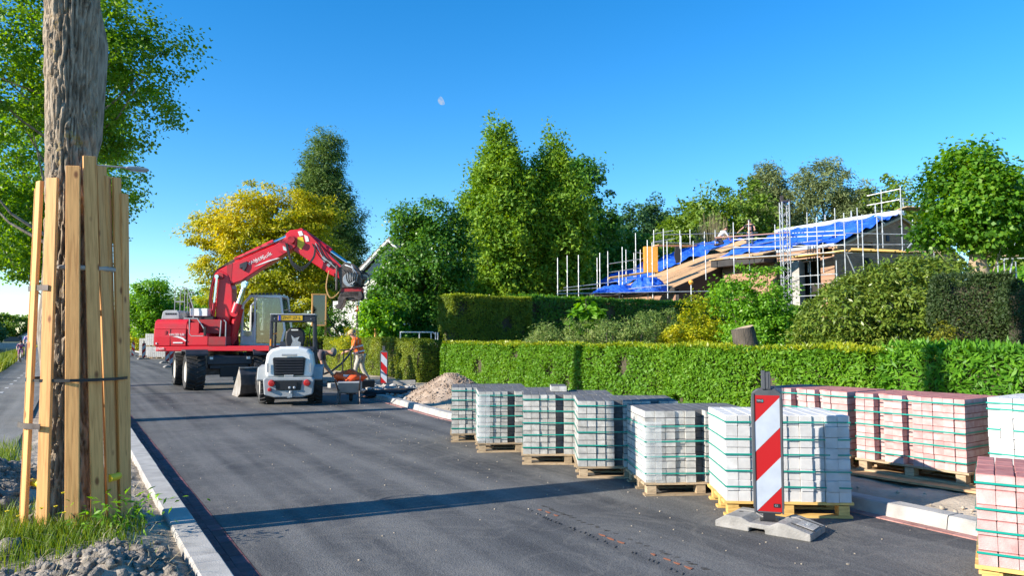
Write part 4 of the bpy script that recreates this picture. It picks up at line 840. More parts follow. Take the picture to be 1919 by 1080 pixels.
# ================================================================== WHEELS
def tyre_mesh(R_, W_, lug=0.03, n=22):
    b = MB(); rim = R_ * 0.58
    b.lathe([(rim, -W_ * 0.42), (R_ * 0.8, -W_ * 0.5), (R_ - lug - 0.01, -W_ * 0.47), (R_ - lug, -W_ * 0.36), (R_ - lug, W_ * 0.36), (R_ - lug - 0.01, W_ * 0.47), (R_ * 0.8, W_ * 0.5), (rim, W_ * 0.42)], axis='x', n=36)
    for k in range(n):                                    # chevron lugs
        for s in (-1, 1):
            a = 2 * PI * (k + (0.5 if s > 0 else 0)) / n; pts = []
            for (x, da) in ((0.02 * s, 0.0), (W_ * 0.25 * s, 0.10), (W_ * 0.49 * s, 0.20)): pts.append((x, a + da))
            for (x0, a0), (x1, a1) in zip(pts, pts[1:]):
                h = 0.24 * PI / n
                def P_(x, an, r): return (x, r * math.cos(an), r * math.sin(an))
                v = [P_(x0, a0 - h, R_ - lug - 0.005), P_(x1, a1 - h, R_ - lug - 0.005), P_(x1, a1 + h, R_ - lug - 0.005), P_(x0, a0 + h, R_ - lug - 0.005), P_(x0, a0 - h * .8, R_), P_(x1, a1 - h * .8, R_ - (0.015 if abs(x1) > W_ * .4 else 0)), P_(x1, a1 + h * .8, R_ - (0.015 if abs(x1) > W_ * .4 else 0)), P_(x0, a0 + h * .8, R_)]
                b.add(v, [(4, 5, 6, 7), (0, 1, 5, 4), (2, 3, 7, 6), (1, 2, 6, 5), (3, 0, 4, 7)] if s > 0 else [(7, 6, 5, 4), (4, 5, 1, 0), (6, 7, 3, 2), (5, 6, 2, 1), (7, 4, 0, 3)])
    return b.mesh('tyre', K['rubber'], False)
def rim_mesh(R_, W_, m):
    r = R_ * 0.58; b = MB()
    for s in (-1, 1): b.lathe([(r, W_ * 0.42 * s), (r * 0.92, W_ * 0.44 * s), (r * 0.84, W_ * 0.25 * s), (r * 0.4, W_ * 0.2 * s), (r * 0.36, W_ * 0.30 * s), (0.001, W_ * 0.32 * s)], axis='x', n=28)
    return b.mesh('rim', m, True)
def wheel(par, p, R_, W_, tm, rm, rz=0):
    w_ = inst('wheel', tm, par, p, (rnd.uniform(0, 1) if False else 0, 0, rz)); inst('rim', rm, w_); return w_

# ================================================================== RED WHEELED EXCAVATOR
ex = thing('excavator', 'big red wheeled excavator with raised two-piece boom standing on the road', 'excavator', (4.12, 24.8, 0), math.radians(-28))
UC = math.radians(90 + 28)                                  # the undercarriage stays in line with the road
U3 = Matrix.Rotation(UC, 3, 'Z')                            # local x of the undercarriage = along the road
etm, erm = tyre_mesh(0.53, 0.52, 0.045, 20), rim_mesh(0.53, 0.52, K['tyre_dust'])
for ax_ in (-1.35, 1.2):
    for s in (-1, 1): wheel(ex, U3 @ Vector((ax_, s * 0.93, 0.53)), 0.53, 0.52, etm, erm, UC + PI / 2)
b = MB(); b.box((0, 0, 0.80), (2.5, 0.78, 0.42), U3); b.box(U3 @ Vector((-1.45, 0, 0.78)), (0.35, 1.1, 0.34), U3); b.box(U3 @ Vector((-1.66, 0, 0.86)), (0.10, 1.25, 0.24), U3); b.build('undercarriage', K['dark_paint'], ex, bevel=0.02)
for ax_ in (-1.35, 1.2): b = MB(); b.beam(U3 @ Vector((ax_, -0.85, 0.53)), U3 @ Vector((ax_, 0.85, 0.53)), 0.2, 0.2); b.build('axle', K['dark_steel'], ex)
for s in (-1, 1):
    b = MB(); b.prism([(-0.55, 0.0), (-0.42, 0.12), (0.42, 0.12), (0.55, 0.0), (0.55, -0.05), (0.40, 0.07), (-0.40, 0.07), (-0.55, -0.05)], U3 @ Vector((-1.35, s * 0.93 - 0.3, 1.06)), U3 @ Vector((1, 0, 0)), (0, 0, 1), U3 @ Vector((0, 0.6, 0))); b.build('mudguard', K['dark_paint'], ex)
    b = MB(); b.box(U3 @ Vector((-1.72, s * 0.52, 0.93)), (0.04, 0.09, 0.07), U3); b.build('work_light', K['white_paint'], ex)
b = MB(); b.box(U3 @ Vector((-1.58, 0.0, 0.52)), (0.12, 0.5, 0.3), U3); b.build('tool_box', K['black'], ex)
b = MB(); b.lathe([(0.55, 0.98), (0.55, 1.12)], n=32); b.build('slew_ring', K['dark_steel'], ex)
b = MB(); b.prism([(-1.95, -1.22), (-1.6, -1.25), (1.95, -1.25), (1.95, 1.25), (-1.6, 1.25), (-2.05, 0.8), (-2.1, 0), (-2.05, -0.8)], (0, 0, 1.12), (1, 0, 0), (0, 1, 0), (0, 0, 0.16)); b.build('upper_frame', K['red_paint'], ex, bevel=0.02)
# counterweight and side body, rounded shoulder towards the camera
side = [(-1.26, 1.283), (-1.27, 1.55), (-1.26, 1.78), (-1.235, 1.80), (-1.225, 1.94), (-1.17, 2.03), (-1.05, 2.08), (1.05, 2.08), (1.22, 1.95), (1.25, 1.283)]
b = MB(); b.prism(side, (-2.02, 0, 0), (0, 1, 0), (0, 0, 1), (1.42, 0, 0)); b.build('counterweight', K['red_paint'], ex, bevel=0.05, seg=3)
b = MB()
for y_ in (-1.268, 1.262): b.box((-1.31, y_, 1.55), (0.006, 0.012, 0.5)); b.box((-0.62, y_, 1.55), (0.006, 0.012, 0.5))
b.box((-1.31, -1.268, 1.8), (1.4, 0.012, 0.008)); b.build('panel_gap', K['red_dark'], ex)
b = MB(); b.prism([(-0.58, 1.284), (0.07, 1.284), (0.07, 1.60), (0.0, 1.66), (-0.30, 1.70), (-0.46, 1.78), (-0.58, 1.98)], (0, -1.25, 0), (1, 0, 0), (0, 0, 1), (0, 0.9, 0)); b.build('side_body', K['red_paint'], ex, bevel=0.03, seg=2)
b = MB(); b.prism([(-0.46, 1.72), (-0.28, 1.66), (-0.22, 1.66), (-0.22, 1.98), (-0.46, 1.98)], (0, -1.262, 0), (1, 0, 0), (0, 0, 1), (0, 0.3, 0)); b.build('filter_door', K['red_paint'], ex)
b = MB(); b.box((-0.1, -0.45, 1.86), (0.9, 1.1, 0.44)); b.build('tank', K['red_dark'], ex, bevel=0.02)
b = MB(); b.box((0.32, -1.0, 1.42), (0.5, 0.5, 0.28)); b.box((0.32, -1.12, 1.30), (0.5, 0.26, 0.03)); b.build('step', K['red_dark'], ex)  # step and tank in darker red paint the shadow over this recess
b = MB(); b.prism([(-1.92, 2.08), (-1.86, 2.32), (-1.72, 2.36), (-1.22, 2.36), (-1.12, 2.3), (-1.10, 2.08)], (0, -0.95, 0), (1, 0, 0), (0, 0, 1), (0, 1.7, 0)); hd = b.build('engine_hood', K['grey_paint'], ex, bevel=0.02)
b = MB()
for k in range(5): b.box((-1.70 + k * 0.105, -0.955, 2.25), (0.075, 0.012, 0.05))
b.build('hood_vents', K['black'], hd)
b = MB(); b.tube([(-0.98, -0.3, 2.05), (-0.98, -0.3, 2.5), (-1.04, -0.3, 2.62)], 0.06, 10); b.build('exhaust_pipe', K['dark_steel'], ex, smooth=True)
b = MB(); b.box((-0.42, -0.35, 2.12), (0.95, 0.9, 0.12)); b.build('black_cover', K['black'], ex, bevel=0.03)
b = MB(); b.box((-0.42, -0.55, 2.30), (0.58, 0.55, 0.24)); b.build('white_box', K['white_paint'], ex, bevel=0.015)
def rail(pts, r=0.018): b = MB(); b.tube(pts, r, 6); return b.build('handrail', K['grey_paint'], ex, smooth=True)
rail([(-1.36, -0.9, 2.10), (-1.36, -0.9, 3.02)]); rail([(-1.36, -0.9, 2.62), (-0.92, -0.9, 2.62)]); rail([(-1.12, -0.9, 2.1), (-1.12, -0.9, 2.95), (-1.02, -0.9, 3.05), (-0.86, -0.9, 3.05), (-0.76, -0.9, 2.92), (-0.52, -0.9, 2.40), (-0.52, -0.9, 2.1)])
rail([(-0.92, -0.9, 2.05), (-0.92, -0.9, 3.04)]); rail([(-1.1, -0.35, 2.1), (-1.1, -0.35, 2.9), (-0.8, -0.35, 2.95)])
rail([(-0.72, -1.22, 2.10), (-0.28, -1.22, 2.10), (-0.06, -1.22, 1.78), (-0.06, -1.22, 1.5)], 0.022); rail([(-0.5, -1.24, 2.1), (-0.5, -1.24, 1.66), (-0.44, -1.24, 1.58), (-0.08, -1.24, 1.58)], 0.018)
rail([(0.56, -1.22, 1.2), (0.56, -1.22, 2.0), (0.50, -1.22, 2.06)]); rail([(0.42, -1.22, 2.0), (0.42, -1.22, 2.05), (0.38, -1.22, 1.3)])
b = MB(); b.box((-0.04, -1.25, 1.72), (0.07, 0.05, 0.26)); b.build('mirror', K['black'], ex, bevel=0.01)
# boom (lower piece, main piece), stick; all box beams in the u-z plane
def arm(name, top, y0, y1, m, bev=0.02): b = MB(); b.prism(top, (0, y0, 0), (1, 0, 0), (0, 0, 1), (0, y1 - y0, 0)); return b.build(name, m, ex, bevel=bev)
BY0, BY1 = -0.48, 0.0
for y_ in (-0.58, 0.06): b = MB(); b.prism([(-0.35, 1.28), (0.55, 1.28), (0.50, 1.9), (0.22, 2.15), (0.0, 2.05)], (0, y_, 0), (1, 0, 0), (0, 0, 1), (0, 0.06, 0)); b.build('boom_bracket', K['red_dark'], ex)
arm('boom_foot', [(-0.12, 1.55), (0.16, 1.45), (0.36, 1.70), (0.50, 2.5), (0.48, 3.05), (0.34, 3.50), (0.10, 3.62), (-0.08, 3.5), (-0.02, 3.0), (0.0, 2.3)], BY0, BY1, K['red_paint'])
boom = arm('boom', [(-0.10, 3.36), (0.02, 3.62), (0.35, 3.80), (1.05, 4.22), (1.75, 4.62), (2.13, 4.92), (2.30, 4.98), (2.42, 4.86), (2.40, 4.62), (2.18, 4.47), (1.3, 3.80), (0.74, 3.34), (0.44, 3.20), (0.36, 3.34), (0.05, 3.26)], BY0 + 0.02, BY1 - 0.02, K['red_paint'])
st = arm('stick', [(2.06, 5.02), (2.20, 5.16), (2.46, 5.17), (2.72, 5.06), (2.92, 4.82), (3.50, 4.05), (4.02, 3.42), (4.02, 3.22), (3.90, 3.14), (3.74, 3.26), (3.46, 3.48), (2.70, 4.20), (2.34, 4.50), (2.10, 4.74)], BY0 + 0.08, BY1 - 0.08, K['red_paint'])
b = MB(); b.lathe([(0.001, -0.34), (0.11, -0.34), (0.11, 0.34), (0.001, 0.34)], (2.28, -0.24, 4.84), 'y', 16); b.lathe([(0.001, -0.3), (0.1, -0.3), (0.1, 0.3), (0.001, 0.3)], (0.12, -0.24, 3.44), 'y', 16); b.build('pivot_pin', K['red_dark'], ex)
def cyl(p0, p1, fr_, r0, r1, m=None, nm='cylinder'):
    p0, p1 = Vector(p0), Vector(p1); md = p0.lerp(p1, fr_); b = MB(); b.tube([p0, md], r0, 14); b.lathe([(0.001, -0.1), (r0 * 0.9, -0.1), (r0 * 0.9, 0.1), (0.001, 0.1)], p0, 'y', 12)
    o_ = b.build(nm, m or K['red_paint'], ex, smooth=True); b = MB(); b.tube([md, p1], r1, 12); b.lathe([(0.001, -0.08), (r1 * 1.5, -0.08), (r1 * 1.5, 0.08), (0.001, 0.08)], p1, 'y', 12); b.build('piston_rod', K['chrome'], o_, smooth=True); return o_
cyl((0.45, -0.24, 1.5), (0.80, -0.24, 3.30), 0.55, 0.13, 0.055); cyl((0.62, -0.62, 2.3), (0.86, -0.52, 3.22), 0.35, 0.13, 0.055)
cyl((0.55, -0.24, 4.0), (2.16, -0.24, 5.02), 0.70, 0.10, 0.055); cyl((2.50, -0.24, 5.12), (4.02, -0.24, 3.68), 0.62, 0.10, 0.055)
for y_ in (-0.54, 0.05): cyl((-0.08, y_, 1.95), (0.04, y_, 3.42), 0.45, 0.05, 0.04)
def hose(pts, r=0.016, m=None, nm='hose'):
    q = [Vector(p) for p in pts]; out = []
    for i in range(len(q) - 1):
        p0, p1, p2, p3 = q[max(i - 1, 0)], q[i], q[i + 1], q[min(i + 2, len(q) - 1)]
        for s in range(6):
            t_ = s / 6; out.append(0.5 * ((2 * p1) + (p2 - p0) * t_ + (2 * p0 - 5 * p1 + 4 * p2 - p3) * t_ * t_ + (3 * p1 - p0 - 3 * p2 + p3) * t_ ** 3))
    out.append(q[-1]); b = MB(); b.tube(out, r, 6); return b.build(nm, m or K['black'], ex, smooth=True)
for k in range(3): hose([(2.15 - k * .03, -0.50, 4.72), (2.30, -0.56, 4.20 - k * 0.05), (2.62, -0.58, 3.92 - k * 0.05), (2.95 + k * .02, -0.54, 4.15), (3.0, -0.46, 4.55)], 0.018)
for k in range(4): hose([(-0.16 + k * 0.02, -0.36 + k * 0.06, 1.9), (-0.24, -0.40 + k * 0.08, 2.7), (-0.10, -0.38 + k * 0.08, 3.55), (0.18, -0.3 + k * .06, 3.78)], 0.017, K['red_dark'] if k % 2 else K['black'])
for k in range(3): hose([(0.1, -0.40 + k * 0.14, 3.74), (1.05, -0.4 + k * .14, 4.30), (2.0, -0.4 + k * .14, 4.86)], 0.016, K['dark_steel'])
hose([(3.45, -0.48, 3.6), (3.38, -0.52, 3.1), (3.52, -0.52, 2.72), (3.74, -0.5, 2.78), (3.92, -0.46, 3.05)], 0.022, mat('tan_hose', (0.45, 0.26, 0.10), 0.5))
for k in range(3): hose([(2.9 + k * .1, -0.42, 4.62), (3.18 + k * .06, -0.46, 4.1), (3.42 + k * .05, -0.46, 3.85), (3.72, -0.44, 3.52)], 0.014, K['bucket_edge'] if k == 1 else K['black'])
b = MB(); b.box((3.28, -0.43, 4.02), (0.2, 0.05, 0.1), Matrix.Rotation(math.radians(52), 3, 'Y')); b.box((3.45, -0.43, 3.8), (0.12, 0.06, 0.14), Matrix.Rotation(math.radians(52), 3, 'Y')); b.build('valve', K['steel'], ex)
# marks on the boom: yellow warning sticker, white pictogram plate, white script with a swoosh
b = MB(); b.prism([(2.44, 4.92), (2.60, 4.90), (2.66, 4.66), (2.56, 4.50), (2.44, 4.62)], (0, -0.408, 0), (1, 0, 0), (0, 0, 1), (0, -0.004, 0)); b.build('warning_sticker', K['yellow'], st)
b = MB(); b.prism([(2.44, 5.1), (2.56, 5.1), (2.62, 4.95), (2.50, 4.94)], (0, -0.408, 0), (1, 0, 0), (0, 0, 1), (0, -0.004, 0)); b.prism([(2.64, 4.96), (2.76, 4.88), (2.80, 4.72), (2.70, 4.72)], (0, -0.408, 0), (1, 0, 0), (0, 0, 1), (0, -0.004, 0)); b.build('sticker', K['white_paint'], st)
b = MB(); b.prism([(2.0, 4.62), (2.12, 4.58), (2.12, 4.48), (2.02, 4.5)], (0, -0.465, 0), (1, 0, 0), (0, 0, 1), (0, -0.004, 0)); b.build('sticker', K['white_paint'], boom)
al = math.atan2(0.60, 1.0) * 1.0
o_ = text('lettering', 'VAN', 0.15, boom, (1.08, -0.466, 3.985), (PI / 2, -al, 0), K['white_paint']); o_ = text('lettering', 'DER', 0.15, boom, (1.28, -0.466, 4.09), (PI / 2, -al, 0), K['white_paint']); text('lettering', 'Suik', 0.19, boom, (1.52, -0.466, 4.25), (PI / 2, -al, 0), K['white_paint'])
b = MB(); c = Vector((1.3, 0, 4.02)); d_ = Vector((math.cos(al), 0, math.sin(al)))
b.prism([(-0.30, -0.08), (-0.1, -0.075), (0.2, -0.08), (0.5, -0.12), (0.58, -0.155), (0.2, -0.115), (-0.1, -0.10)], (1.34, -0.466, 4.06), d_, (-d_.z, 0, d_.x), (0, -0.003, 0)); b.build('swoosh', K['white_paint'], boom)
b = MB(); b.prism([(0.70, 3.86), (0.92, 3.98), (0.92, 3.82), (0.84, 3.66), (0.78, 3.7), (0.80, 3.78), (0.70, 3.72)], (0, -0.466, 0), (1, 0, 0), (0, 0, 1), (0, -0.05, 0)); b.build('valve_block', K['dark_paint'], boom)
b = MB(); b.prism([(0.3, 3.77), (0.47, 3.86), (0.43, 3.22), (0.3, 3.3)], (0, -0.462, 0), (1, 0, 0), (0, 0, 1), (0, -0.003, 0)); b.build('painted_shadow_band', K['red_dark'], boom)  # dark strip painted as a shadow across the boom
cw = [o for o in ex.children if o.name.startswith('counterweight')][0]
text('lettering', 'VAN DER SUIK', 0.10, cw, (-1.0, -1.285, 1.62), (PI / 2, 0, 0), K['white_paint']); text('lettering', 'DYNAM', 0.11, cw, (-1.76, -1.27, 1.20), (PI / 2, 0, 0), K['white_paint'])
b = MB(); b.prism([(-1.2, 1.565), (-0.95, 1.575), (-0.72, 1.53), (-0.58, 1.44), (-0.62, 1.42), (-0.78, 1.49), (-0.98, 1.535)], (0, -1.272, 0), (1, 0, 0), (0, 0, 1), (0, -0.01, 0)); b.box((-0.95, -1.276, 1.38), (0.42, 0.01, 0.035)); b.box((-1.9, -1.276, 1.36), (0.05, 0.01, 0.05)); b.build('swoosh', K['white_paint'], cw)
b = MB(); b.box((-1.5, -1.275, 1.68), (0.10, 0.012, 0.12)); b.build('latch', K['red_dark'], cw, bevel=0.02)
# tilt rotator and quick hitch
tr_ = MB(); tr_.prism([(3.72, 3.55), (3.95, 3.72), (4.22, 3.66), (4.42, 3.42), (4.50, 3.15), (4.42, 2.92), (3.82, 2.92), (3.78, 3.2)], (0, -0.52, 0), (1, 0, 0), (0, 0, 1), (0, 0.10, 0)); tr_.prism([(3.72, 3.55), (3.95, 3.72), (4.22, 3.66), (4.42, 3.42), (4.50, 3.15), (4.42, 2.92), (3.82, 2.92), (3.78, 3.2)], (0, -0.06, 0), (1, 0, 0), (0, 0, 1), (0, 0.10, 0))
tr_.box((4.12, -0.24, 3.15), (0.62, 0.34, 0.36)); tr_.box((3.70, -0.55, 3.28), (0.06, 0.06, 0.78)); tr_.box((4.52, -0.3, 3.22), (0.14, 0.3, 0.12)); tr = tr_.build('tilt_rotator', K['dark_steel'], ex, bevel=0.015)
b = MB(); b.lathe([(0.001, 0), (0.22, 0), (0.24, 0.05), (0.24, 0.12), (0.20, 0.2), (0.001, 0.2)], (4.12, -0.56, 3.16), 'y', 18); b.build('rotor_housing', K['steel'], tr)
b = MB(); b.box((4.14, -0.24, 2.86), (0.66, 0.5, 0.14)); b.build('red_collar', K['red_dark'], tr, bevel=0.02)
for k in range(6): hose([(3.86 + k * .09, -0.55, 3.5 - k * .03), (4.0 + k * .08, -0.66, 3.35), (4.05 + k * .06, -0.62, 3.12), (4.2 + k * .05, -0.52, 2.95)], 0.018)
for k in range(2): hose([(4.42, -0.35, 3.4 + k * .08), (4.68, -0.4, 3.3), (4.66, -0.42, 3.02), (4.4, -0.42, 2.94 + k * .05)], 0.017)
for k in range(2): hose([(3.96 + k * .2, -0.58, 3.62), (4.22, -0.66, 3.5), (4.36 - k * .1, -0.62, 3.2), (4.1 + k * .1, -0.6, 3.0)], 0.02, K['steel'])
for y_ in (-0.5, -0.02):
    b = MB(); b.prism([(3.82, 2.80), (4.46, 2.80), (4.50, 2.62), (4.42, 2.52), (4.30, 2.55), (4.22, 2.60), (4.02, 2.60), (3.92, 2.52), (3.88, 2.38), (3.78, 2.30), (3.66, 2.36), (3.66, 2.44), (3.74, 2.46), (3.74, 2.62)], (0, y_, 0), (1, 0, 0), (0, 0, 1), (0, 0.05, 0)); b.build('hitch_plate', K['dark_steel'], ex, bevel=0.008)
b = MB(); b.box((4.1, -0.25, 2.72), (0.6, 0.5, 0.16)); b.prism([(3.86, 2.70), (4.4, 2.70), (4.4, 2.55), (4.16, 2.48), (3.96, 2.60)], (0, -0.45, 0), (1, 0, 0), (0, 0, 1), (0, 0.42, 0)); b.build('quick_hitch', K['dark_steel'], ex, bevel=0.02)
# cab on the far side
cy0, cy1 = 0.16, 1.12
cab_f = [(0.55, 1.28), (1.82, 1.28), (1.96, 1.75), (1.80, 2.84), (0.82, 2.90), (0.60, 2.6)]
for y_ in (cy0, cy1 - 0.05):
    b = MB()
    for p0, p1, wd in (((0.60, 1.3), (0.62, 2.6), .10), ((0.62, 2.58), (0.86, 2.86), .11), ((0.84, 2.86), (1.80, 2.82), .08), ((1.80, 2.84), (1.95, 1.74), .075), ((1.95, 1.76), (1.84, 1.3), .09), ((0.56, 1.31), (1.86, 1.31), .10), ((1.0, 2.84), (1.02, 1.3), .085)):
        b.beam((p0[0], y_ + 0.025, p0[1]), (p1[0], y_ + 0.025, p1[1]), 0.06, wd, upv=(0, 1, 0))
    b.prism([(0.58, 1.30), (1.02, 1.30), (1.04, 1.75), (0.96, 2.05), (0.92, 1.62), (0.80, 1.55), (0.60, 1.60)], (0, y_, 0), (1, 0, 0), (0, 0, 1), (0, 0.05, 0)); b.build('cab_frame', K['white_paint'], ex, bevel=0.012)
b = MB(); b.box((0.62, (cy0 + cy1) / 2, 1.5), (0.06, cy1 - cy0, 0.5)); b.box((1.31, (cy0 + cy1) / 2, 2.86), (1.02, cy1 - cy0, 0.07)); b.box((1.22, (cy0 + cy1) / 2, 1.27), (1.3, cy1 - cy0, 0.05)); b.build('cab_roof', K['white_paint'], ex, bevel=0.02)
b = MB()
for k in range(8): b.box((0.90 + k * 0.12, cy0 + 0.02, 2.93), (0.075, 0.06, 0.06))
b.build('roof_lights', K['dark_paint'], ex)
b = MB()
for y_ in (cy0 + 0.03, cy1 - 0.03): b.prism([(1.06, 1.36), (1.82, 1.36), (1.92, 1.76), (1.78, 2.80), (1.06, 2.80)], (0, y_, 0), (1, 0, 0), (0, 0, 1), (0, 0.004, 0))
b.prism([(cy0 + .05, 1.36), (cy1 - .05, 1.36), (cy1 - .05, 2.78), (cy0 + .05, 2.78)], (1.93, 0, 0), (0, 1, 0), (-0.07, 0, 1), (0.004, 0, 0)); b.build('cab_glass', K['glass'], ex)
b = MB(); b.box((1.12, 0.66, 1.55), (0.45, 0.46, 0.14)); b.prism([(0.86, 1.6), (1.0, 1.6), (0.94, 2.35), (0.80, 2.35)], (0, 0.44, 0), (1, 0, 0), (0, 0, 1), (0, 0.44, 0)); b.box((1.2, 0.35, 1.72), (0.4, 0.09, 0.08)); b.tube([(1.62, 0.66, 1.35), (1.55, 0.66, 1.95)], 0.04, 8); b.build('driver_seat', K['black'], ex, bevel=0.03)
b = MB(); b.tube([(1.92, cy0 - 0.02, 2.4), (2.12, cy0 - 0.1, 2.42), (2.22, cy0 - 0.12, 2.36)], 0.015, 6); b.box((2.20, cy0 - 0.12, 2.22), (0.20, 0.05, 0.26)); b.build('cab_mirror', K['dark_paint'], ex, bevel=0.01)
b = MB(); b.box((0.44, -0.42, 1.62), (0.2, 0.3, 0.6)); b.tube([(0.5, -0.50, 1.3), (0.62, -0.55, 2.1)], 0.09, 10); b.build('swing_gear_cover', K['red_paint'], ex, bevel=0.04)
def bend(p):
    ks = [(-9, 0), (.4, 0), (2.3, -.26), (3.0, -.12), (3.9, .18), (9, .18)]
    for (a, b_), (c, d) in zip(ks, ks[1:]):
        if p[0] <= c: return (p[0], p[1], p[2] + (b_ + (d - b_) * (p[0] - a) / (c - a)) * min(1, max(0, (p[2] - 1.9) / 0.5)))
def bend_tree(o):
    if o.matrix_basis.is_identity:
        for vv in o.data.vertices: vv.co = bend(vv.co)
    else: o.location = bend(o.location)
    for c_ in o.children: bend_tree(c_)
for o_ in list(ex.children):
    if o_.name.split('.')[0] in ('boom', 'stick', 'pivot_pin', 'cylinder', 'hose', 'valve', 'tilt_rotator', 'hitch_plate', 'quick_hitch'): bend_tree(o_)
def squeeze(o):
    if o.matrix_basis.is_identity:
        for vv in o.data.vertices:
            if vv.co.x < -0.55: vv.co.x = -0.55 + (vv.co.x + 0.55) * 0.66
    else:
        o.location.x = -0.55 + (o.location.x + 0.55) * 0.66; o.scale.x *= 0.7
    for c_ in o.children: squeeze(c_)
for o_ in list(ex.children):
    if o_.name.split('.')[0] in ('upper_frame', 'counterweight', 'panel_gap', 'engine_hood', 'exhaust_pipe', 'white_box', 'handrail', 'side_body', 'black_cover'): squeeze(o_)
bpy.context.view_layer.update()
chain_top = ex.matrix_basis @ Vector((4.32, -0.36, 2.78))
# lifting chain hanging from the hitch
ch = thing('lifting_chain', 'steel lifting chain hanging from the excavator hitch beside the orange-vested worker', 'chain', chain_top)
b = MB(); b.tube([(0, 0, -0.02), (0.05, 0, -0.10), (0.05, 0, -0.20), (0, 0, -0.26), (-0.05, 0, -0.20), (-0.05, 0, -0.10)], 0.018, 6, closed=True); b.build('master_link', K['steel'], ch, smooth=True)
b = MB(); b.tube([(0, 0, -0.24), (0.03, 0, -0.36), (0, 0, -0.44), (-0.04, 0, -0.38)], 0.022, 6); b.build('hook', mat('orange_hook', (0.6, 0.1, 0.02), 0.5), ch, smooth=True)
lk_ = MB().tube([(0.016, 0, 0.03), (0.016, 0, -0.03), (0, 0, -0.045), (-0.016, 0, -0.03), (-0.016, 0, 0.03), (0, 0, 0.045)], 0.007, 4, closed=True).mesh('chain_link', K['dark_steel'])
for s in (-1, 1):
    for k in range(28): inst('chain_link', lk_, ch, (s * 0.004 * k, 0, -0.46 - k * 0.07), (0, 0, PI / 2 * (k % 2)))

# ================================================================== WHITE COMPACT LOADER
p = on(545, 757)
ld = thing('compact_loader', 'small white wheel loader seen from behind, black cab frame with a yellow plate', 'loader', (p.x, p.y, 0), math.radians(-19))
ltm, lrm = tyre_mesh(0.43, 0.34, 0.035, 20), rim_mesh(0.43, 0.34, K['tyre_dust'])
wheel(ld, (-0.55, 0.05, 0.43), .43, .34, ltm, lrm, 0.18); wheel(ld, (0.54, 0.05, 0.43), .43, .34, ltm, lrm, 0.05); wheel(ld, (-0.72, 1.55, 0.43), .43, .34, ltm, lrm, 0.42); wheel(ld, (0.30, 1.95, 0.43), .43, .34, ltm, lrm, 0.42)
b = MB(); b.prism([(-0.50, 0.64), (0.50, 0.64), (0.53, 0.9), (0.49, 1.16), (0.40, 1.27), (0.2, 1.33), (-0.2, 1.33), (-0.40, 1.27), (-0.49, 1.16), (-0.53, 0.9)], (0, -0.62, 0), (1, 0, 0), (0, 0, 1), (0, 0.95, 0)); bn = b.build('bonnet', K['white_paint'], ld, bevel=0.06, seg=3)
b = MB(); b.prism([(-0.32, 0.68), (0.32, 0.68), (0.355, 1.06), (0.33, 1.09), (-0.33, 1.09), (-0.355, 1.06)], (0, -0.645, 0), (1, 0, 0), (0, 0, 1), (0, 0.04, 0)); gr_ = b.build('grille', K['black'], bn)
sl_ = MB().box((0, 0, 0), (0.60, 0.03, 0.028)).mesh('slat', K['dark_paint'])
for k in range(6): inst('slat', sl_, gr_, (0, -0.655, 0.73 + k * 0.06), (0.5, 0, 0))
b = MB(); b.box((0, -0.652, 1.145), (0.34, 0.012, 0.05)); b.box((0, -0.652, 0.675), (0.2, 0.02, 0.05)); b.build('handle_recess', K['grey_paint'], bn, bevel=0.01)
b = MB(); b.box((-0.17, -0.45, 1.37), (0.13, 0.16, 0.16), taper=0.7); b.build('vent_scoop', K['dark_paint'], bn)
b = MB()
for s in (-1, 1): b.box((s * 0.46, -0.648, 0.86), (0.035, 0.02, 0.2))
b.build('side_decal', K['grey_paint'], bn)
b = MB(); b.prism([(-0.55, 0.60), (-0.52, 0.26), (-0.30, 0.20), (0.30, 0.20), (0.52, 0.26), (0.55, 0.60), (0.50, 0.645), (-0.50, 0.645)], (0, -0.72, 0), (1, 0, 0), (0, 0, 1), (0, 0.55, 0)); bu = b.build('bumper', K['grey_paint'], ld, bevel=0.025, seg=2)
b = MB(); b.prism([(-0.30, 0.58), (-0.26, 0.36), (0.26, 0.36), (0.30, 0.58)], (0, -0.735, 0), (1, 0, 0), (0, 0, 1), (0, 0.03, 0)); b.box((0, -0.74, 0.46), (0.36, 0.03, 0.16)); b.build('bumper_recess', K['black'], bu)
for (x, z, r) in ((-0.36, 0.52, 0.075), (-0.40, 0.38, 0.045), (0.40, 0.52, 0.075)):
    b = MB(); b.lathe([(0.001, -0.05), (r * 0.8, -0.045), (r, -0.02), (r, 0.02)], (x, -0.73, z), 'y', 16); tl = b.build('tail_light', K['lamp_red'], ld, smooth=True)
for x in (0.03, 0.13): b = MB(); b.lathe([(0.001, -0.03), (0.03, -0.02), (0.03, 0.02)], (x, -0.745, 0.42), 'y', 10); b.build('towing_bolt', K['steel'], ld)
b = MB(); b.box((0.06, -0.78, 0.28), (0.06, 0.12, 0.14)); b.lathe([(0.001, 0), (0.035, 0.01), (0.035, 0.05), (0.001, 0.06)], (0.06, -0.83, 0.30), 'z', 10); b.box((0.03, -0.80, 0.22), (0.10, 0.05, 0.04)); b.build('tow_hitch', K['steel'], ld)
for s in (-1, 1):
    b = MB(); b.prism([(-0.46, 0.58), (-0.30, 0.86), (0.36, 0.90), (0.50, 0.70), (0.46, 0.64), (0.32, 0.82), (-0.26, 0.78), (-0.38, 0.54)], (s * 0.54 - 0.18, 0.05, 0), (0, 1, 0), (0, 0, 1), (0.36, 0, 0)); b.build('mudguard', K['grey_paint'], ld, bevel=0.015)
b = MB(); b.box((0, 0.75, 0.52), (0.66, 1.2, 0.36)); b.box((-0.1, 1.5, 0.5), (0.5, 0.7, 0.3), rotz(0.4)); b.build('chassis', K['dark_paint'], ld, bevel=0.02)
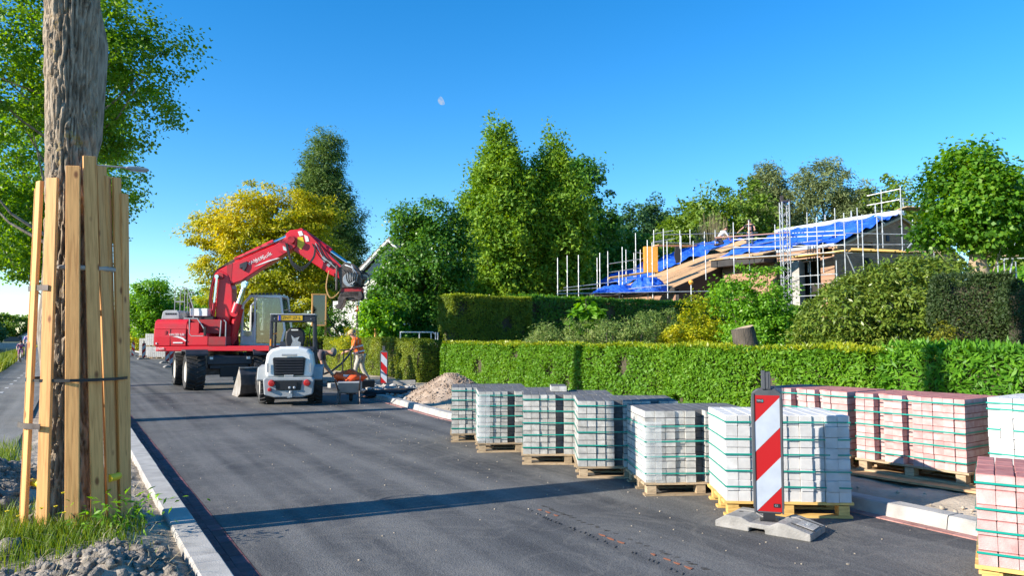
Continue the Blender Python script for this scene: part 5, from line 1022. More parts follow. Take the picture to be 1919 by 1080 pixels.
b = MB(); b.box((0, 0.62, 0.84), (1.0, 1.0, 0.24)); b.build('cab_floor', K['dark_paint'], ld, bevel=0.02)
b = MB()
for s in (-1, 1):
    x = s * 0.50
    b.beam((x * 1.02, 0.26, 0.80), (x * 0.97, 0.22, 2.02), 0.075, 0.10, (0, 1, 0)); b.beam((x * 1.02, 1.14, 0.85), (x * 0.94, 1.0, 2.04), 0.06, 0.06, (0, 1, 0)); b.beam((x * .97, 0.18, 2.04), (x * .95, 1.05, 2.05), 0.07, 0.07); b.beam((x * 1.02, 0.26, 1.25), (x * 1.02, 1.1, 1.25), 0.04, 0.04)
b.box((0, 0.20, 1.27), (1.02, 0.07, 0.10)); b.box((0, 0.2, 1.98), (1.03, 0.09, 0.16)); b.beam((-0.48, 1.02, 2.02), (0.48, 1.02, 2.02), 0.06, 0.06); cf = b.build('cab_frame', K['dark_paint'], ld, bevel=0.018, seg=2)
b = MB(); b.box((0, 0.62, 2.085), (1.04, 0.98, 0.035)); b.build('roof_panel', K['grey_paint'], ld, bevel=0.015)
b = MB(); b.box((-0.06, 0.15, 2.0), (0.56, 0.012, 0.115)); pt_ = b.build('number_plate', K['yellow_plate'], ld, bevel=0.006)
b = MB(); b.box((-0.305, 0.142, 2.0), (0.055, 0.012, 0.115)); b.build('plate_end', K['blue_plate'], pt_)
text('lettering', 'ZNT-27-L', 0.10, pt_, (-0.035, 0.1415, 2.0), (PI / 2, 0, 0), K['black'], 0.001, sx=1.0)
b = MB(); b.lathe([(0.001, 0), (0.014, 0.003), (0.014, 0.012)], (0.41, 0.14, 1.98), 'y', 8); b.lathe([(0.001, 0), (0.014, 0.003), (0.014, 0.012)], (-0.42, 0.14, 1.98), 'y', 8); b.build('bolt', K['steel'], cf)
b = MB(); b.prism([(-0.20, 1.28), (0.20, 1.28), (0.24, 1.5), (0.22, 1.68), (0.12, 1.78), (-0.12, 1.78), (-0.22, 1.68), (-0.24, 1.5)], (0.02, 0.42, 0), (1, 0, 0), (0, 0.1, 1), (0, 0.09, 0)); sb_ = b.build('seat_back', K['black'], ld, bevel=0.04, seg=2)
b = MB(); b.prism([(-0.12, 1.30), (0.12, 1.30), (0.13, 1.42), (0.05, 1.46), (0.10, 1.56), (-0.02, 1.52), (-0.10, 1.60), (-0.06, 1.44)], (0.03, 0.398, 0), (1, 0, 0), (0, 0.1, 1), (0, 0.01, 0)); b.build('torn_film', K['film'], sb_); b = MB(); b.box((0.02, 0.435 + .02, 1.72), (0.16, 0.012, 0.03)); b.build('seat_label', K['white_paint'], sb_)
b = MB(); b.box((0.02, 0.66, 1.2), (0.46, 0.42, 0.12)); b.build('seat', K['black'], ld, bevel=0.04)
b = MB(); b.tube([(0, 1.05, 0.95), (0, 0.98, 1.45)], 0.035, 8); b.tube([(0.19 * math.cos(a / 16 * 2 * PI), 0.95 + 0.06 * math.sin(a / 16 * 2 * PI), 1.47 + 0.17 * math.sin(a / 16 * 2 * PI)) for a in range(16)], 0.014, 6, closed=True); b.build('steering_wheel', K['black'], ld, smooth=True)
b = MB(); b.tube([(0.40, 0.5, 1.3), (0.36, 0.45, 1.62), (0.42, 0.4, 1.8)], 0.012, 6); b.tube([(0.34, 0.8, 1.0), (0.30, 0.7, 1.5)], 0.012, 6); b.lathe([(0.001, 0), (0.025, 0.02), (0.001, 0.05)], (0.30, 0.70, 1.5), n=8); b.build('lever', K['black'], ld, smooth=True)
b = MB(); b.tube([(-0.50, 0.28, 1.62), (-0.36, 0.22, 1.64)], 0.012, 6); b.box((-0.50, 0.16, 1.42), (0.03, 0.03, 0.16)); b.build('indicator', mat('amber_lamp', (0.7, 0.25, 0.02), 0.3), ld)
FR = rotz(math.radians(24)); fo = Vector((-0.30, 1.25, 0))
for s in (-1, 1):
    b = MB(); b.prism([(0.0, 0.78), (0.3, 0.95), (0.75, 0.80), (1.12, 0.35), (1.05, 0.25), (0.68, 0.62), (0.3, 0.76), (0.02, 0.62)], fo + FR @ Vector((s * 0.26 - 0.04, 0, 0)), FR @ Vector((0, 1, 0)), (0, 0, 1), FR @ Vector((0.08, 0, 0))); b.build('lift_arm', K['dark_paint'], ld, bevel=0.01)
# bucket: curved shell between two side plates, opening forward
bo = fo + FR @ Vector((0, 1.12, 0)); prof = [(0.80, 0.02), (0.28, 0.0), (0.08, 0.10), (0.0, 0.32), (0.06, 0.58), (0.20, 0.74)]
bk = MB(); out = prof + [(x + (0.02 if i > 1 else 0), z + 0.022) for i, (x, z) in reversed(list(enumerate(prof)))]
bk.prism(out, bo + FR @ Vector((-0.70, 0, 0)), FR @ Vector((0, 1, 0)), (0, 0, 1), FR @ Vector((1.4, 0, 0))); bk_ = bk.build('bucket', K['bucket_steel'], ld)
for s in (-1, 1): b = MB(); b.prism(prof, bo + FR @ Vector((s * 0.69 - 0.012, 0, 0)), FR @ Vector((0, 1, 0)), (0, 0, 1), FR @ Vector((0.024, 0, 0))); b.build('side_plate', K['bucket_edge'], bk_)
b = MB(); b.beam(bo + FR @ Vector((-0.7, 0.19, 0.755)), bo + FR @ Vector((0.7, 0.19, 0.755)), 0.04, 0.035); b.box(bo + FR @ Vector((0.12, 0.1, 0.80)), (0.10, 0.08, 0.2), FR); b.build('bucket_lip', K['bucket_edge'], bk_)

# ================================================================== PEOPLE
def hand(par, w_, d_, m, s=1.0):
    d_ = Vector(d_).normalized(); x = d_.cross(Vector((0, 0, 1)));  x = x.normalized() if x.length > .1 else Vector((1, 0, 0)); n_ = x.cross(d_); w_ = Vector(w_)
    b = MB(); b.beam(w_ - d_ * 0.01, w_ + d_ * 0.085 * s, 0.075 * s, 0.03 * s, upv=n_)
    for k, L_ in enumerate((0.062, 0.075, 0.07, 0.055)):
        p0 = w_ + d_ * 0.08 * s + x * (k - 1.5) * 0.019 * s; b.tube([p0, p0 + d_ * L_ * .55 * s - n_ * 0.008, p0 + d_ * L_ * .8 * s - n_ * 0.035 * s], [.0095 * s, .009 * s, .007 * s], 5)
    p0 = w_ + d_ * 0.02 * s - x * 0.035 * s; b.tube([p0, p0 + d_ * 0.04 * s - x * 0.025 * s, p0 + d_ * 0.065 * s - x * 0.02 * s - n_ * .02], [.011 * s, .01 * s, .008 * s], 5)
    return b.build('hand', m, par, smooth=True)
def person(label, loc, rz, J, top_m, leg_m, sk=None, hair=None, hat=None, vest=None, sleeve=1.0, shorts=False, shoe=None, s=1.0, cat='person', group=None, stripes=None):
    sk = sk or K['skin']; t_ = thing('person', label, cat, loc, rz, group)
    V_ = {k: Vector(v) * s for k, v in J.items()}
    hd, nk = V_['head'], V_['neck']; fwd = V_.get('look', Vector((0, 1, 0))).normalized()
    upv = (hd - nk).normalized()
    names = ['pelvis', 'waist', 'chest', 'upper', 'neck', 'headb', 'head', 'nose', 'shL', 'elL', 'waL', 'shR', 'elR', 'waR', 'hipL', 'knL', 'anL', 'hipR', 'knR', 'anR']
    V_['waist'] = V_['pelvis'].lerp(V_['chest'], 0.5); V_['upper'] = V_['chest'].lerp(nk, 0.62); V_['headb'] = hd - upv * 0.07 * s; V_['nose'] = hd + fwd * 0.095 * s - upv * 0.02 * s
    rad = dict(pelvis=.13, waist=.12, chest=.145, upper=.115, neck=.055, headb=.075, head=.092, nose=.022, shL=.06, elL=.042, waL=.03, shR=.06, elR=.042, waR=.03, hipL=.085, knL=.058, anL=.042, hipR=.085, knR=.058, anR=.042)
    ed = [('pelvis', 'waist'), ('waist', 'chest'), ('chest', 'upper'), ('upper', 'neck'), ('neck', 'headb'), ('headb', 'head'), ('headb', 'nose'), ('upper', 'shL'), ('shL', 'elL'), ('elL', 'waL'), ('upper', 'shR'), ('shR', 'elR'), ('elR', 'waR'), ('pelvis', 'hipL'), ('hipL', 'knL'), ('knL', 'anL'), ('pelvis', 'hipR'), ('hipR', 'knR'), ('knR', 'anR')]
    def sk_(name, keep, m, grow, edges=None):
        ns = [n for n in names if n in keep]; pts = [(*V_[n], (rad[n] + grow) * s) for n in ns]; e = [(ns.index(a), ns.index(b2)) for a, b2 in ed if a in ns and b2 in ns]
        return skin(name, pts, e, m, t_)
    sk_('body', names, sk, 0.0)
    for side in 'LR':
        k = 'el' + side; 
    shirt = ['pelvis', 'waist', 'chest', 'upper', 'shL', 'elL', 'shR', 'elR'] + (['waL', 'waR'] if sleeve > 0.9 else [])
    sv_ = {k: V_[k].copy() for k in ('elL', 'elR', 'waL', 'waR')}
    if sleeve < 0.6:
        for q in 'LR': V_['el' + q] = V_['sh' + q].lerp(V_['el' + q], 0.75)
    else:
        for q in 'LR': V_['wa' + q] = V_['el' + q].lerp(V_['wa' + q], 0.9)
    sk_('shirt', shirt, top_m, 0.014)
    for k in sv_: V_[k] = sv_[k]
    if vest: 
        q = {k: V_[k].copy() for k in ('elL', 'elR')}
        for z in 'LR': V_['el' + z] = V_['sh' + z].lerp(V_['el' + z], 0.15)
        vv = sk_('hi_vis_vest', ['pelvis', 'waist', 'chest', 'upper', 'shL', 'shR', 'hipL', 'hipR'], vest, 0.065)
        for k in q: V_[k] = q[k]
        for f in (0.30, 0.72):
            c = V_['pelvis'].lerp(V_['chest'], f); ax_ = (V_['chest'] - V_['pelvis']).normalized(); x = ax_.cross(Vector((0, 1, 0.01))).normalized(); y = ax_.cross(x); b = MB()
            ring = [(0.205, -0.022), (0.205, 0.022)]
            n = 20; R3 = Matrix((x, y, ax_)).transposed(); b.lathe([(r * s, h * s) for r, h in ring], n=n); b.v = [tuple(c + R3 @ Vector((p_[0], p_[1] * .95, p_[2]))) for p_ in b.v]; b.build('reflective_band', K['reflect'], vv)
    if stripes:
        for f in (0.15, 0.4, 0.65, 0.9):
            c = V_['pelvis'].lerp(V_['chest'], f); ax_ = (V_['chest'] - V_['pelvis']).normalized(); x = ax_.cross(Vector((1, 0, 0.01))).normalized(); y = ax_.cross(x); b = MB(); R3 = Matrix((x, y, ax_)).transposed(); b.lathe([(0.165 * s, -0.02), (0.165 * s, 0.02)], n=18); b.v = [tuple(c + R3 @ Vector(p_)) for p_ in b.v]; b.build('shirt_stripe', stripes, t_)
    tr2 = ['pelvis', 'hipL', 'knL', 'hipR', 'knR'] + ([] if shorts else ['anL', 'anR'])
    sk_('trousers', tr2, leg_m, 0.022)
    for q in 'LR':
        a_ = V_['an' + q]; b = MB(); tf = V_.get('toe' + q, a_ + Vector((0, 0.16, -0.05))) ; b.tube([a_ + Vector((0, -0.05, -0.04)) * s, a_.lerp(tf, 0.5) + Vector((0, 0, -0.03)) * s, tf + Vector((0, 0, -0.02)) * s], [.05 * s, .05 * s, .032 * s], 8); b.build('boot', shoe or K['black_cloth'], t_, smooth=True)
        hand(t_, V_['wa' + q], V_['wa' + q] - V_['el' + q], sk, s)
    # hair, cap, eyes, ears
    x = fwd.cross(upv).normalized(); f2 = upv.cross(x); R3 = Matrix((x, f2, upv)).transposed()
    def headpart(name, prof, m, off=(0, -0.01, 0.0), n=16):
        b = MB(); b.lathe(prof, n=n); b.v = [tuple(hd + R3 @ (Vector((p_[0], p_[1] * 1.12, p_[2])) * s + Vector(off) * s)) for p_ in b.v]; return b.build(name, m, t_, smooth=True)
    if hair: headpart('hair', [(0.103, -0.03), (0.108, 0.02), (0.098, 0.065), (0.065, 0.098), (0.001, 0.11)], hair, (0, -0.022, 0.0))
    if hat:
        headpart('cap', [(0.112, 0.015), (0.112, 0.06), (0.095, 0.1), (0.055, 0.122), (0.001, 0.128)], hat)
        b = MB(); b.prism([(-0.08, 0.06), (0.08, 0.06), (0.07, 0.16), (0.0, 0.185), (-0.07, 0.16)], (0, 0, 0.02), (1, 0, 0), (0, 1, 0), (0, 0, 0.012)); b.v = [tuple(hd + R3 @ (Vector(p_) * s)) for p_ in b.v]; b.build('cap_peak', hat, t_)
    b = MB()
    for q in (-1, 1): b.box(hd + R3 @ (Vector((q * 0.035, 0.088, 0.012)) * s), (0.02 * s, 0.012 * s, 0.01 * s), R3)
    b.build('eyes', K['black'], t_); b = MB(); b.box(hd + R3 @ (Vector((0, 0.085, -0.055)) * s), (0.045 * s, 0.01 * s, 0.009 * s), R3); b.build('mouth', mat('lips', (0.35, 0.12, 0.1), 0.6), t_)
    b = MB()
    for q in (-1, 1): b.box(hd + R3 @ (Vector((q * 0.098, -0.005, -0.005)) * s), (0.018 * s, 0.04 * s, 0.06 * s), R3)
    b.build('ears', sk, t_); return t_
J1 = dict(pelvis=(0, 0, .93), chest=(0, .10, 1.32), neck=(0, .17, 1.50), head=(0, .25, 1.63), look=(0, .8, -.55), shL=(-.19, .12, 1.40), elL=(-.25, .22, 1.13), waL=(-.14, .45, 1.03), shR=(.19, .12, 1.40), elR=(.26, .20, 1.13), waR=(.14, .46, 1.05),
          hipL=(-.10, 0, .88), knL=(-.12, .12, .50), anL=(-.13, .10, .10), hipR=(.10, -.02, .88), knR=(.13, -.10, .49), anR=(.14, -.32, .12), toeL=(-.13, .26, .05), toeR=(.14, -.17, .05))
o1 = on(673, 724)
person('worker in an orange hi-vis vest and tan cap holding a hose by the hedge', (o1.x, o1.y, 0.03), math.radians(66), J1, K['hivis'], K['khaki'], hat=K['cap'], hair=K['hair_grey'], vest=K['hivis'], sleeve=0.5)
J2 = dict(pelvis=(0, -.18, .86), chest=(0, .26, 1.06), neck=(0, .43, 1.10), head=(0, .57, 1.08), look=(0, .5, -.86), shL=(-.19, .28, 1.06), elL=(-.22, .34, .78), waL=(-.12, .52, .56), shR=(.19, .28, 1.06), elR=(.22, .36, .78), waR=(.12, .54, .56),
          hipL=(-.10, -.18, .82), knL=(-.12, -.02, .46), anL=(-.12, -.12, .09), hipR=(.10, -.18, .82), knR=(.12, .0, .46), anR=(.12, -.1, .09))
o2 = at(583, 632, 19.8)
person('worker in a striped brown shirt bending forward behind the white loader', (o2.x, o2.y, 0.04), math.radians(-118), J2, K['stripe_a'], K['jeans'], hair=K['hair_grey'], sleeve=0.5, stripes=mat('pale_knit', (0.42, 0.38, 0.37), 0.9))
# tools and things of the road crew
p = on(655, 756); wb = thing('wheelbarrow', 'grey wheelbarrow in the loader shadow with an orange jacket heaped on it', 'wheelbarrow', (p.x, p.y, 0), math.radians(68))
b = MB(); b.prism([(-0.42, 0.52), (0.42, 0.56), (0.28, 0.26), (-0.2, 0.24)], (0, -0.27, 0), (1, 0, 0), (0, 0, 1), (0, 0.54, 0)); b.build('tray', K['grey_paint'], wb, bevel=0.03)
b = MB()
for s in (-1, 1): b.tube([(-0.9, s * 0.28, 0.62), (-0.4, s * 0.24, 0.34), (0.25, s * 0.16, 0.24), (0.55, s * 0.07, 0.17)], 0.018, 6); b.tube([(-0.28, s * 0.24, 0.3), (-0.36, s * 0.26, 0.0), (-0.12, s * 0.22, 0.0), (-0.02, s * 0.22, 0.26)], 0.016, 6)
b.build('frame', K['dark_steel'], wb, smooth=True); b = MB(); b.lathe([(0.1, -0.03), (0.17, -0.04), (0.185, 0), (0.17, 0.04), (0.1, 0.03), (0.03, 0.05), (0.03, -0.05), (0.1, -0.03)], (0.56, 0, 0.185), 'y', 18); b.build('wheel', K['rubber'], wb, smooth=True)
V, F = lump(1, 5, 3, 0.62); V = V * np.array([[0.34, 0.26, 0.20]]); jk = tag(inst('jacket', npmesh('jacket', V, F, K['hivis_red'], True), None, (p.x - 0.02, p.y, 0.60)), 'crumpled red-orange jacket lying on the wheelbarrow', 'jacket')
b = MB(); b.beam((-0.2, -0.2, 0.06), (0.22, -0.16, 0.02), 0.05, 0.05); b.build('reflective_band', K['reflect'], jk)
p = on(650, 735); hc = thing('hand_trolley', 'upright black handle frame standing between the two road workers', 'hand tool', (p.x, p.y, 0.0), math.radians(-35))
b = MB()
for s in (-1, 1): b.tube([(s * 0.13, 0, 0.0), (s * 0.13, 0, 0.75), (s * 0.09, -0.03, 1.18)], 0.018, 6)
b.tube([(-0.2, -0.03, 1.18), (0.2, -0.03, 1.18)], 0.018, 6); b.tube([(-0.13, 0, 0.55), (0.13, 0, 0.55)], 0.015, 6); b.build('handle', K['black'], hc, smooth=True); b = MB(); b.box((0, 0.04, 0.1), (0.36, 0.3, 0.2), taper=0.8); b.box((0, 0.02, 0.3), (0.22, 0.2, 0.22)); b.build('motor', K['dark_paint'], hc, bevel=0.02)
hs = MB(); pts = [at(606, 702, 20.2), at(622, 696, 20.6), at(640, 682, 21.4), at(652, 668, 22.4), at(660, 655, 22.8)]; hs.tube(pts, 0.03, 8); tag(hs.build('hose', K['black'], smooth=True), 'black hose arcing from the loader to the orange-vested worker', 'hose')
p = on(684, 735); b = MB(); b.box((0, 0, 0.14), (0.42, 0.34, 0.28), taper=1.12); o_ = b.build('tool_crate', K['black'], None, bevel=0.02, loc=(p.x, p.y, 0.05)); tag(o_, 'black crate beside the worker boots near the wheelbarrow', 'crate')
for i, (px, py, L_, a_, lb) in enumerate([(628, 716, 0.9, -20, 'loose pale kerb block lying right of the white loader'), (708, 722, 1.0, 12, 'loose kerb block lying flat left of the shaded marker'), (748, 722, 1.0, 10, 'loose kerb block lying flat right of the shaded marker'), (640, 727, 0.8, 40, 'tilted kerb block next to the handle frame')]):
    p = on(px, py, 0.07); b = MB(); b.box((0, 0, 0.07), (L_, 0.2, 0.14)); tag(b.build('loose_kerb', K['concrete'], None, bevel=0.012, loc=(p.x, p.y, 0.075), rot=(0, 0, math.radians(a_ - 31))), lb, 'kerb stone', 'loose kerb stones at the work site')
pts = []
for _ in range(170):
    px, py = rnd.uniform(675, 780), rnd.uniform(722, 752); p = on(px, py, 0.08)
    if p.x > rx(p.y) + 0.3: pts.append(((p.x, p.y, 0.09), rnd.uniform(0.03, 0.13)))
tag(lumps_obj('broken_rubble', pts, K['concrete_dark'], protos=[lump(1, i + 60, 1, 0.9) for i in range(6)]), kind='stuff')
for i, (px, py, w_, lb) in enumerate([(735, 737, 0.75, 'crumpled dark sheet lying on the torn-up pavement'), ]):
    p = on(px, py, 0.1); V, F = lump(1, 8, 3, 0.6); V = V * np.array([[w_, 0.5, 0.10]]); tag(inst('ground_sheet', npmesh('ground_sheet', V, F, K['black_cloth'], True), None, (p.x, p.y, 0.10)), lb, 'sheet')

# notice board behind the hedge
p = at(597, 632, 36.8); nb = thing('notice_board', 'wooden framed glass notice board on posts above the trimmed hedge', 'notice board', (p.x, p.y, 0), -YAW + math.radians(10 + 8))
nb.scale = (1.36, 1.36, 1.36); x0, x1, z0, z1 = -0.24, 0.24, 1.56, 2.70
b = MB(); b.box((0, 0, z0), (0.54, 0.14, 0.05)); b.box((0, 0, z1), (0.54, 0.14, 0.05)); b.box((x0, 0, (z0 + z1) / 2), (0.05, 0.14, z1 - z0)); b.box((x1, 0, (z0 + z1) / 2), (0.05, 0.14, z1 - z0)); b.box((0, 0.06, (z0 + z1) / 2), (0.5, 0.02, 1.1)); b.build('frame', K['pine'], nb, bevel=0.005)
b = MB(); b.box((0, 0.04, (z0 + z1) / 2), (0.43, 0.01, 1.08)); po = b.build('poster', K['poster_sky'], nb); b = MB(); b.box((0, 0.032, 2.56), (0.4, 0.006, 0.14)); b.box((-0.1, 0.032, 1.93), (0.18, 0.006, 0.05)); b.box((0.12, 0.032, 1.78), (0.16, 0.006, 0.03)); b.box((-0.12, 0.032, 2.02), (0.12, 0.006, 0.03)); b.build('poster_heading', K['sign_white'], po); b = MB(); b.box((0.12, 0.031, 2.03), (0.16, 0.006, 0.3)); b.build('poster_green_block', K['poster_green'], po)
b = MB(); b.box((0, -0.055, (z0 + z1) / 2), (0.44, 0.006, 1.1)); b.build('glass', K['glass'], nb)
for x in (-0.1, 0.25): b = MB(); b.box((x, 0.09, 1.1), (0.08, 0.06, 2.2)); b.build('post', K['pine'], nb)
for (a_, c_) in (((0.28, 0.1, 1.95), (1.1, 0.8, 0.7)), ((0.28, 0.1, 1.5), (0.9, 0.6, 0.4)), ((0.28, 0.12, 1.35), (0.62, 0.3, 1.7))): b = MB(); b.beam(a_, c_, 0.05, 0.06); b.build('brace', K['pine_grey'], nb)
# white tubular railing, wooden stake
p = at(785, 632, 26.5); rl = thing('railing', 'white tubular railing between the dark tree and the tall hedge', 'railing', (p.x, p.y, 0), -YAW)
for z in (1.45, 1.72): b = MB(); b.tube([(-0.68, 0, z), (0.5, 0, z), (0.58, 0, z - 0.06)], 0.025, 8); b.build('rail', K['white_paint'], rl, smooth=True)
for x in (-0.66, 0.02, 0.44, 0.6, 0.68): b = MB(); b.tube([(x, 0, 0), (x, 0, 1.72)], 0.025, 8); b.build('post', K['white_paint'], rl, smooth=True)
p = at(704, 632, 30.5); b = MB(); b.box((0, 0, 0.95), (0.09, 0.09, 1.9)); tag(b.build('wooden_stake', K['pine'], None, loc=(p.x, p.y, 0)), 'pale wooden stake standing behind the hedge above the shaded marker', 'stake')
# street lamp behind the guarded tree
lp_ = thing('street_lamp', 'street lamp whose arm reaches out from behind the big trunk', 'street lamp', (0.2, 22.6, 0.05), 0)
b = MB(); b.tube([(0, 0, 0), (0, 0, 1.2), (0, 0, 1.22), (0, 0, 6.05)], [0.09, 0.085, 0.06, 0.045], 12); b.build('pole', K['steel'], lp_, smooth=True)
b = MB(); b.tube([(0, 0, 6.0), (0.25, 0, 6.12), (1.05, 0, 6.14)], 0.026, 8); b.build('arm', K['steel'], lp_, smooth=True)
b = MB(); b.prism([(0.98, 6.11), (1.02, 6.17), (1.22, 6.19), (1.52, 6.17), (1.58, 6.12), (1.48, 6.08), (1.1, 6.085)], (0, -0.10, 0), (1, 0, 0), (0, 0, 1), (0, 0.20, 0)); lh = b.build('lamp_head', K['grey_paint'], lp_, bevel=0.03, seg=2); b = MB(); b.box((1.3, 0, 6.078), (0.34, 0.14, 0.02)); b.build('lens', K['sign_white'], lh)

# cyclists on the canal path
def bicycle(label, loc, rz, s=1.0, fm=None):
    t_ = thing('bicycle', label, 'bicycle', loc, rz); r = 0.34 * s
    for y in (-0.53 * s, 0.53 * s):
        b = MB(); b.tube([(0, y + r * math.cos(a / 20 * 2 * PI), r + r * math.sin(a / 20 * 2 * PI)) for a in range(20)], 0.022 * s, 6, closed=True)
        wh = b.build('wheel', K['rubber'], t_, smooth=True); b = MB()
        for a in range(9): b.tube([(0, y, r), (0, y + r * math.cos(a * .698), r + r * math.sin(a * .698))], 0.003, 3)
        b.build('spokes', K['steel'], wh)
    b = MB()
    for p0, p1 in (((0, .53, .34), (0, .40, .95)), ((0, .42, .82), (0, -.02, .32)), ((0, .41, .88), (0, -.18, .78)), ((0, -.02, .32), (0, -.2, .88)), ((0, -.53, .34), (0, -.02, .32)), ((0, -.53, .34), (0, -.17, .74))): b.tube([Vector(p0) * s, Vector(p1) * s], 0.018 * s, 6)
    b.build('frame', fm or K['black'], t_, smooth=True); b = MB(); b.tube([Vector(q) * s for q in ((-.28, .26, 1.0), (-.2, .36, 1.03), (0, .40, 1.0), (.2, .36, 1.03), (.28, .26, 1.0))], 0.014, 6); b.build('handlebar', K['steel'], t_, smooth=True)
    b = MB(); b.box(Vector((0, -.22, .91)) * s, Vector((.15, .25, .06)) * s, taper=.8); b.build('saddle', K['black'], t_); b = MB(); b.tube([Vector((-.14, -.02, .32 - .12)) * s, Vector((.14, -.02, .32 + .12)) * s], 0.015, 5); b.build('pedals', K['steel'], t_)
    b = MB(); b.box(Vector((0, .47, .82)) * s, Vector((.08, .06, .08)) * s); b.build('headlight', K['sign_white'], t_); return t_
JC = dict(pelvis=(0, -.2, .98), chest=(0, -.02, 1.38), neck=(0, .02, 1.55), head=(0, .06, 1.68), look=(0, 1, -.1), shL=(-.19, 0, 1.43), elL=(-.3, .14, 1.2), waL=(-.27, .28, 1.03), shR=(.19, 0, 1.43), elR=(.3, .14, 1.2), waR=(.27, .28, 1.03),
          hipL=(-.1, -.18, .95), knL=(-.14, .2, .72), anL=(-.13, .04, .3), hipR=(.1, -.18, .95), knR=(.14, .12, .6), anR=(.13, -.05, .16))
c1 = Vector((-2.02, 53.6, 0.1)); bicycle('black bicycle ridden by the adult in lavender on the canal path', c1, PI + 0.08)
person('adult cyclist in a lavender shirt riding along the canal path', c1, PI + 0.08, JC, K['lavender'], K['jeans'], sk=K['skin_pale'], hair=K['hair_grey'], sleeve=0.5)
c2 = Vector((-2.36, 52.0, 0.1)); bicycle('small bicycle ridden by the child next to the lavender cyclist', c2, PI + 0.1, 0.72, K['steel'])
person('child in a plum top cycling close beside the adult on the canal path', c2, PI + 0.1, JC, K['pink'], K['pink'], sk=K['skin_pale'], hair=K['hair_dark'], sleeve=0.4, shorts=True, s=0.70, shoe=K['sign_white'])

# ================================================================== HOUSE UNDER RENOVATION
EX, GA, GB = 27.4, 29.0, 22.0          # eave of the low wing, gable planes of the low wing and the main part
hs_ = thing('house', 'brown brick house under renovation with plywood and blue sheet on its roofs', 'house', (30.7, 22.0, 0))
HO = Vector((30.7, 22.0, 0))
def L_(x, y, z): return Vector((x, y, z)) - HO
def sl(x): return 4.20 + (x - EX) * 0.36                     # low wing roof plane
def sm(x): return 6.0 + (x - 31.2) * 0.35                   # main roof plane
b = MB(); b.prism([(EX + .3, 0), (34.4, 0), (34.4, sl(34.4) - .12), (EX + .3, sl(EX + .3) - .12)], L_(0, GA + .05, 0) , (1, 0, 0), (0, 0, 1), (0, 0.25, 0)); b.build('gable_wall', K['membrane'], hs_)
b = MB(); b.prism([(GA + .3, 0), (38.5, 0), (38.5, 4.2), (GA + .3, 4.2)], L_(EX + .3, 0, 0), (0, 1, 0), (0, 0, 1), (0.25, 0, 0)); b.build('wall', K['brick'], hs_)
b = MB(); b.box((0, 0, 0), (2.43, 1.21, 0.022)); sm_ = b.mesh('roof_sheet', K['ply']); an = -math.atan(0.36)
for i in range(3):
    for j in range(5):
        x = EX + 1.1 + i * 2.34; y = GA + 0.55 + j * 1.22 + 0.0; inst('roof_sheet', sm_, hs_, L_(x, y, sl(x) + rnd.uniform(0, 0.012)), (0, an, 0))
b = MB(); b.prism([(EX - .1, sl(EX) - .22), (34.6, sl(34.6) - .22), (34.6, sl(34.6) - .02), (EX - .1, sl(EX) - .03)], L_(0, GA - .05, 0), (1, 0, 0), (0, 0, 1), (0, 10, 0)); b.build('roof_deck', K['membrane'], hs_)
def sheet(name, f, nu, nv, m, amp, par, seed=0, fr=1.0, lab=None):
    V = []; 
    for i in range(nv):
        for j in range(nu):
            p, n_ = f(j / (nu - 1), i / (nv - 1)); q = noise.noise(Vector((j / nu * 9 * fr + seed, i / nv * 7 * fr, seed))) * amp + noise.noise(Vector((j / nu * 24 * fr + seed, i / nv * 10 * fr, seed + 5))) * amp * 0.45 + abs(noise.noise(Vector((j / nu * 5 * fr + i / nv * 8 + seed, i / nv * 3 * fr, seed + 2)))) * amp
            V.append(Vector(p) + Vector(n_) * q)
    ii = np.arange(nu * nv).reshape(nv, nu); F_ = np.stack([ii[:-1, :-1].ravel(), ii[:-1, 1:].ravel(), ii[1:, 1:].ravel(), ii[1:, :-1].ravel()], 1)
    return inst(name, npmesh(name, np.array([tuple(v) for v in V]), F_, m, True), par)
# tarp over the far half of the low wing and over the main roof
t1 = thing('tarpaulin', 'long blue tarpaulin over the low roof behind the plywood', 'tarpaulin', HO); 
def f1(u, v):
    x = EX + 1.2 + u * 9.0; y = GA + 5.6 + v * 4.5 - 1.6 * u; return L_(x, y, sl(x) + 0.10 + 0.35 * v * (1 - v)), (-.34, 0, .94)
sheet('cloth', f1, 90, 50, K['tarp'], 0.22, t1, 1)
t2 = thing('tarpaulin', 'blue tarpaulin stretched over the high roof below the white ridge strip', 'tarpaulin', HO)
def f2(u, v):
    x = 31.0 + v * 5.25; y = GB - 0.15 + u * 7.4; return L_(x, y, sm(x) + 0.10), (-.5, 0, .86)
sheet('cloth', f2, 110, 60, K['tarp'], 0.17, t2, 7)
b = MB(); b.tube([L_(36.15, GB - .3, sm(36.2) + 0.12), L_(36.1, GB + 2.5, sm(36.2) + 0.16), L_(36.1, GB + 5, sm(36.2) + 0.10), L_(36.1, GB + 7.6, sm(36.2) + 0.1)], [.16, .12, .15, .12], 8); b.build('ridge_strip', K['white_sheet'], hs_, smooth=True)
t3 = thing('tarpaulin', 'crumpled blue tarpaulin heaped at the low corner of the plywood roof', 'tarpaulin', at(1196, 549, 37.3))
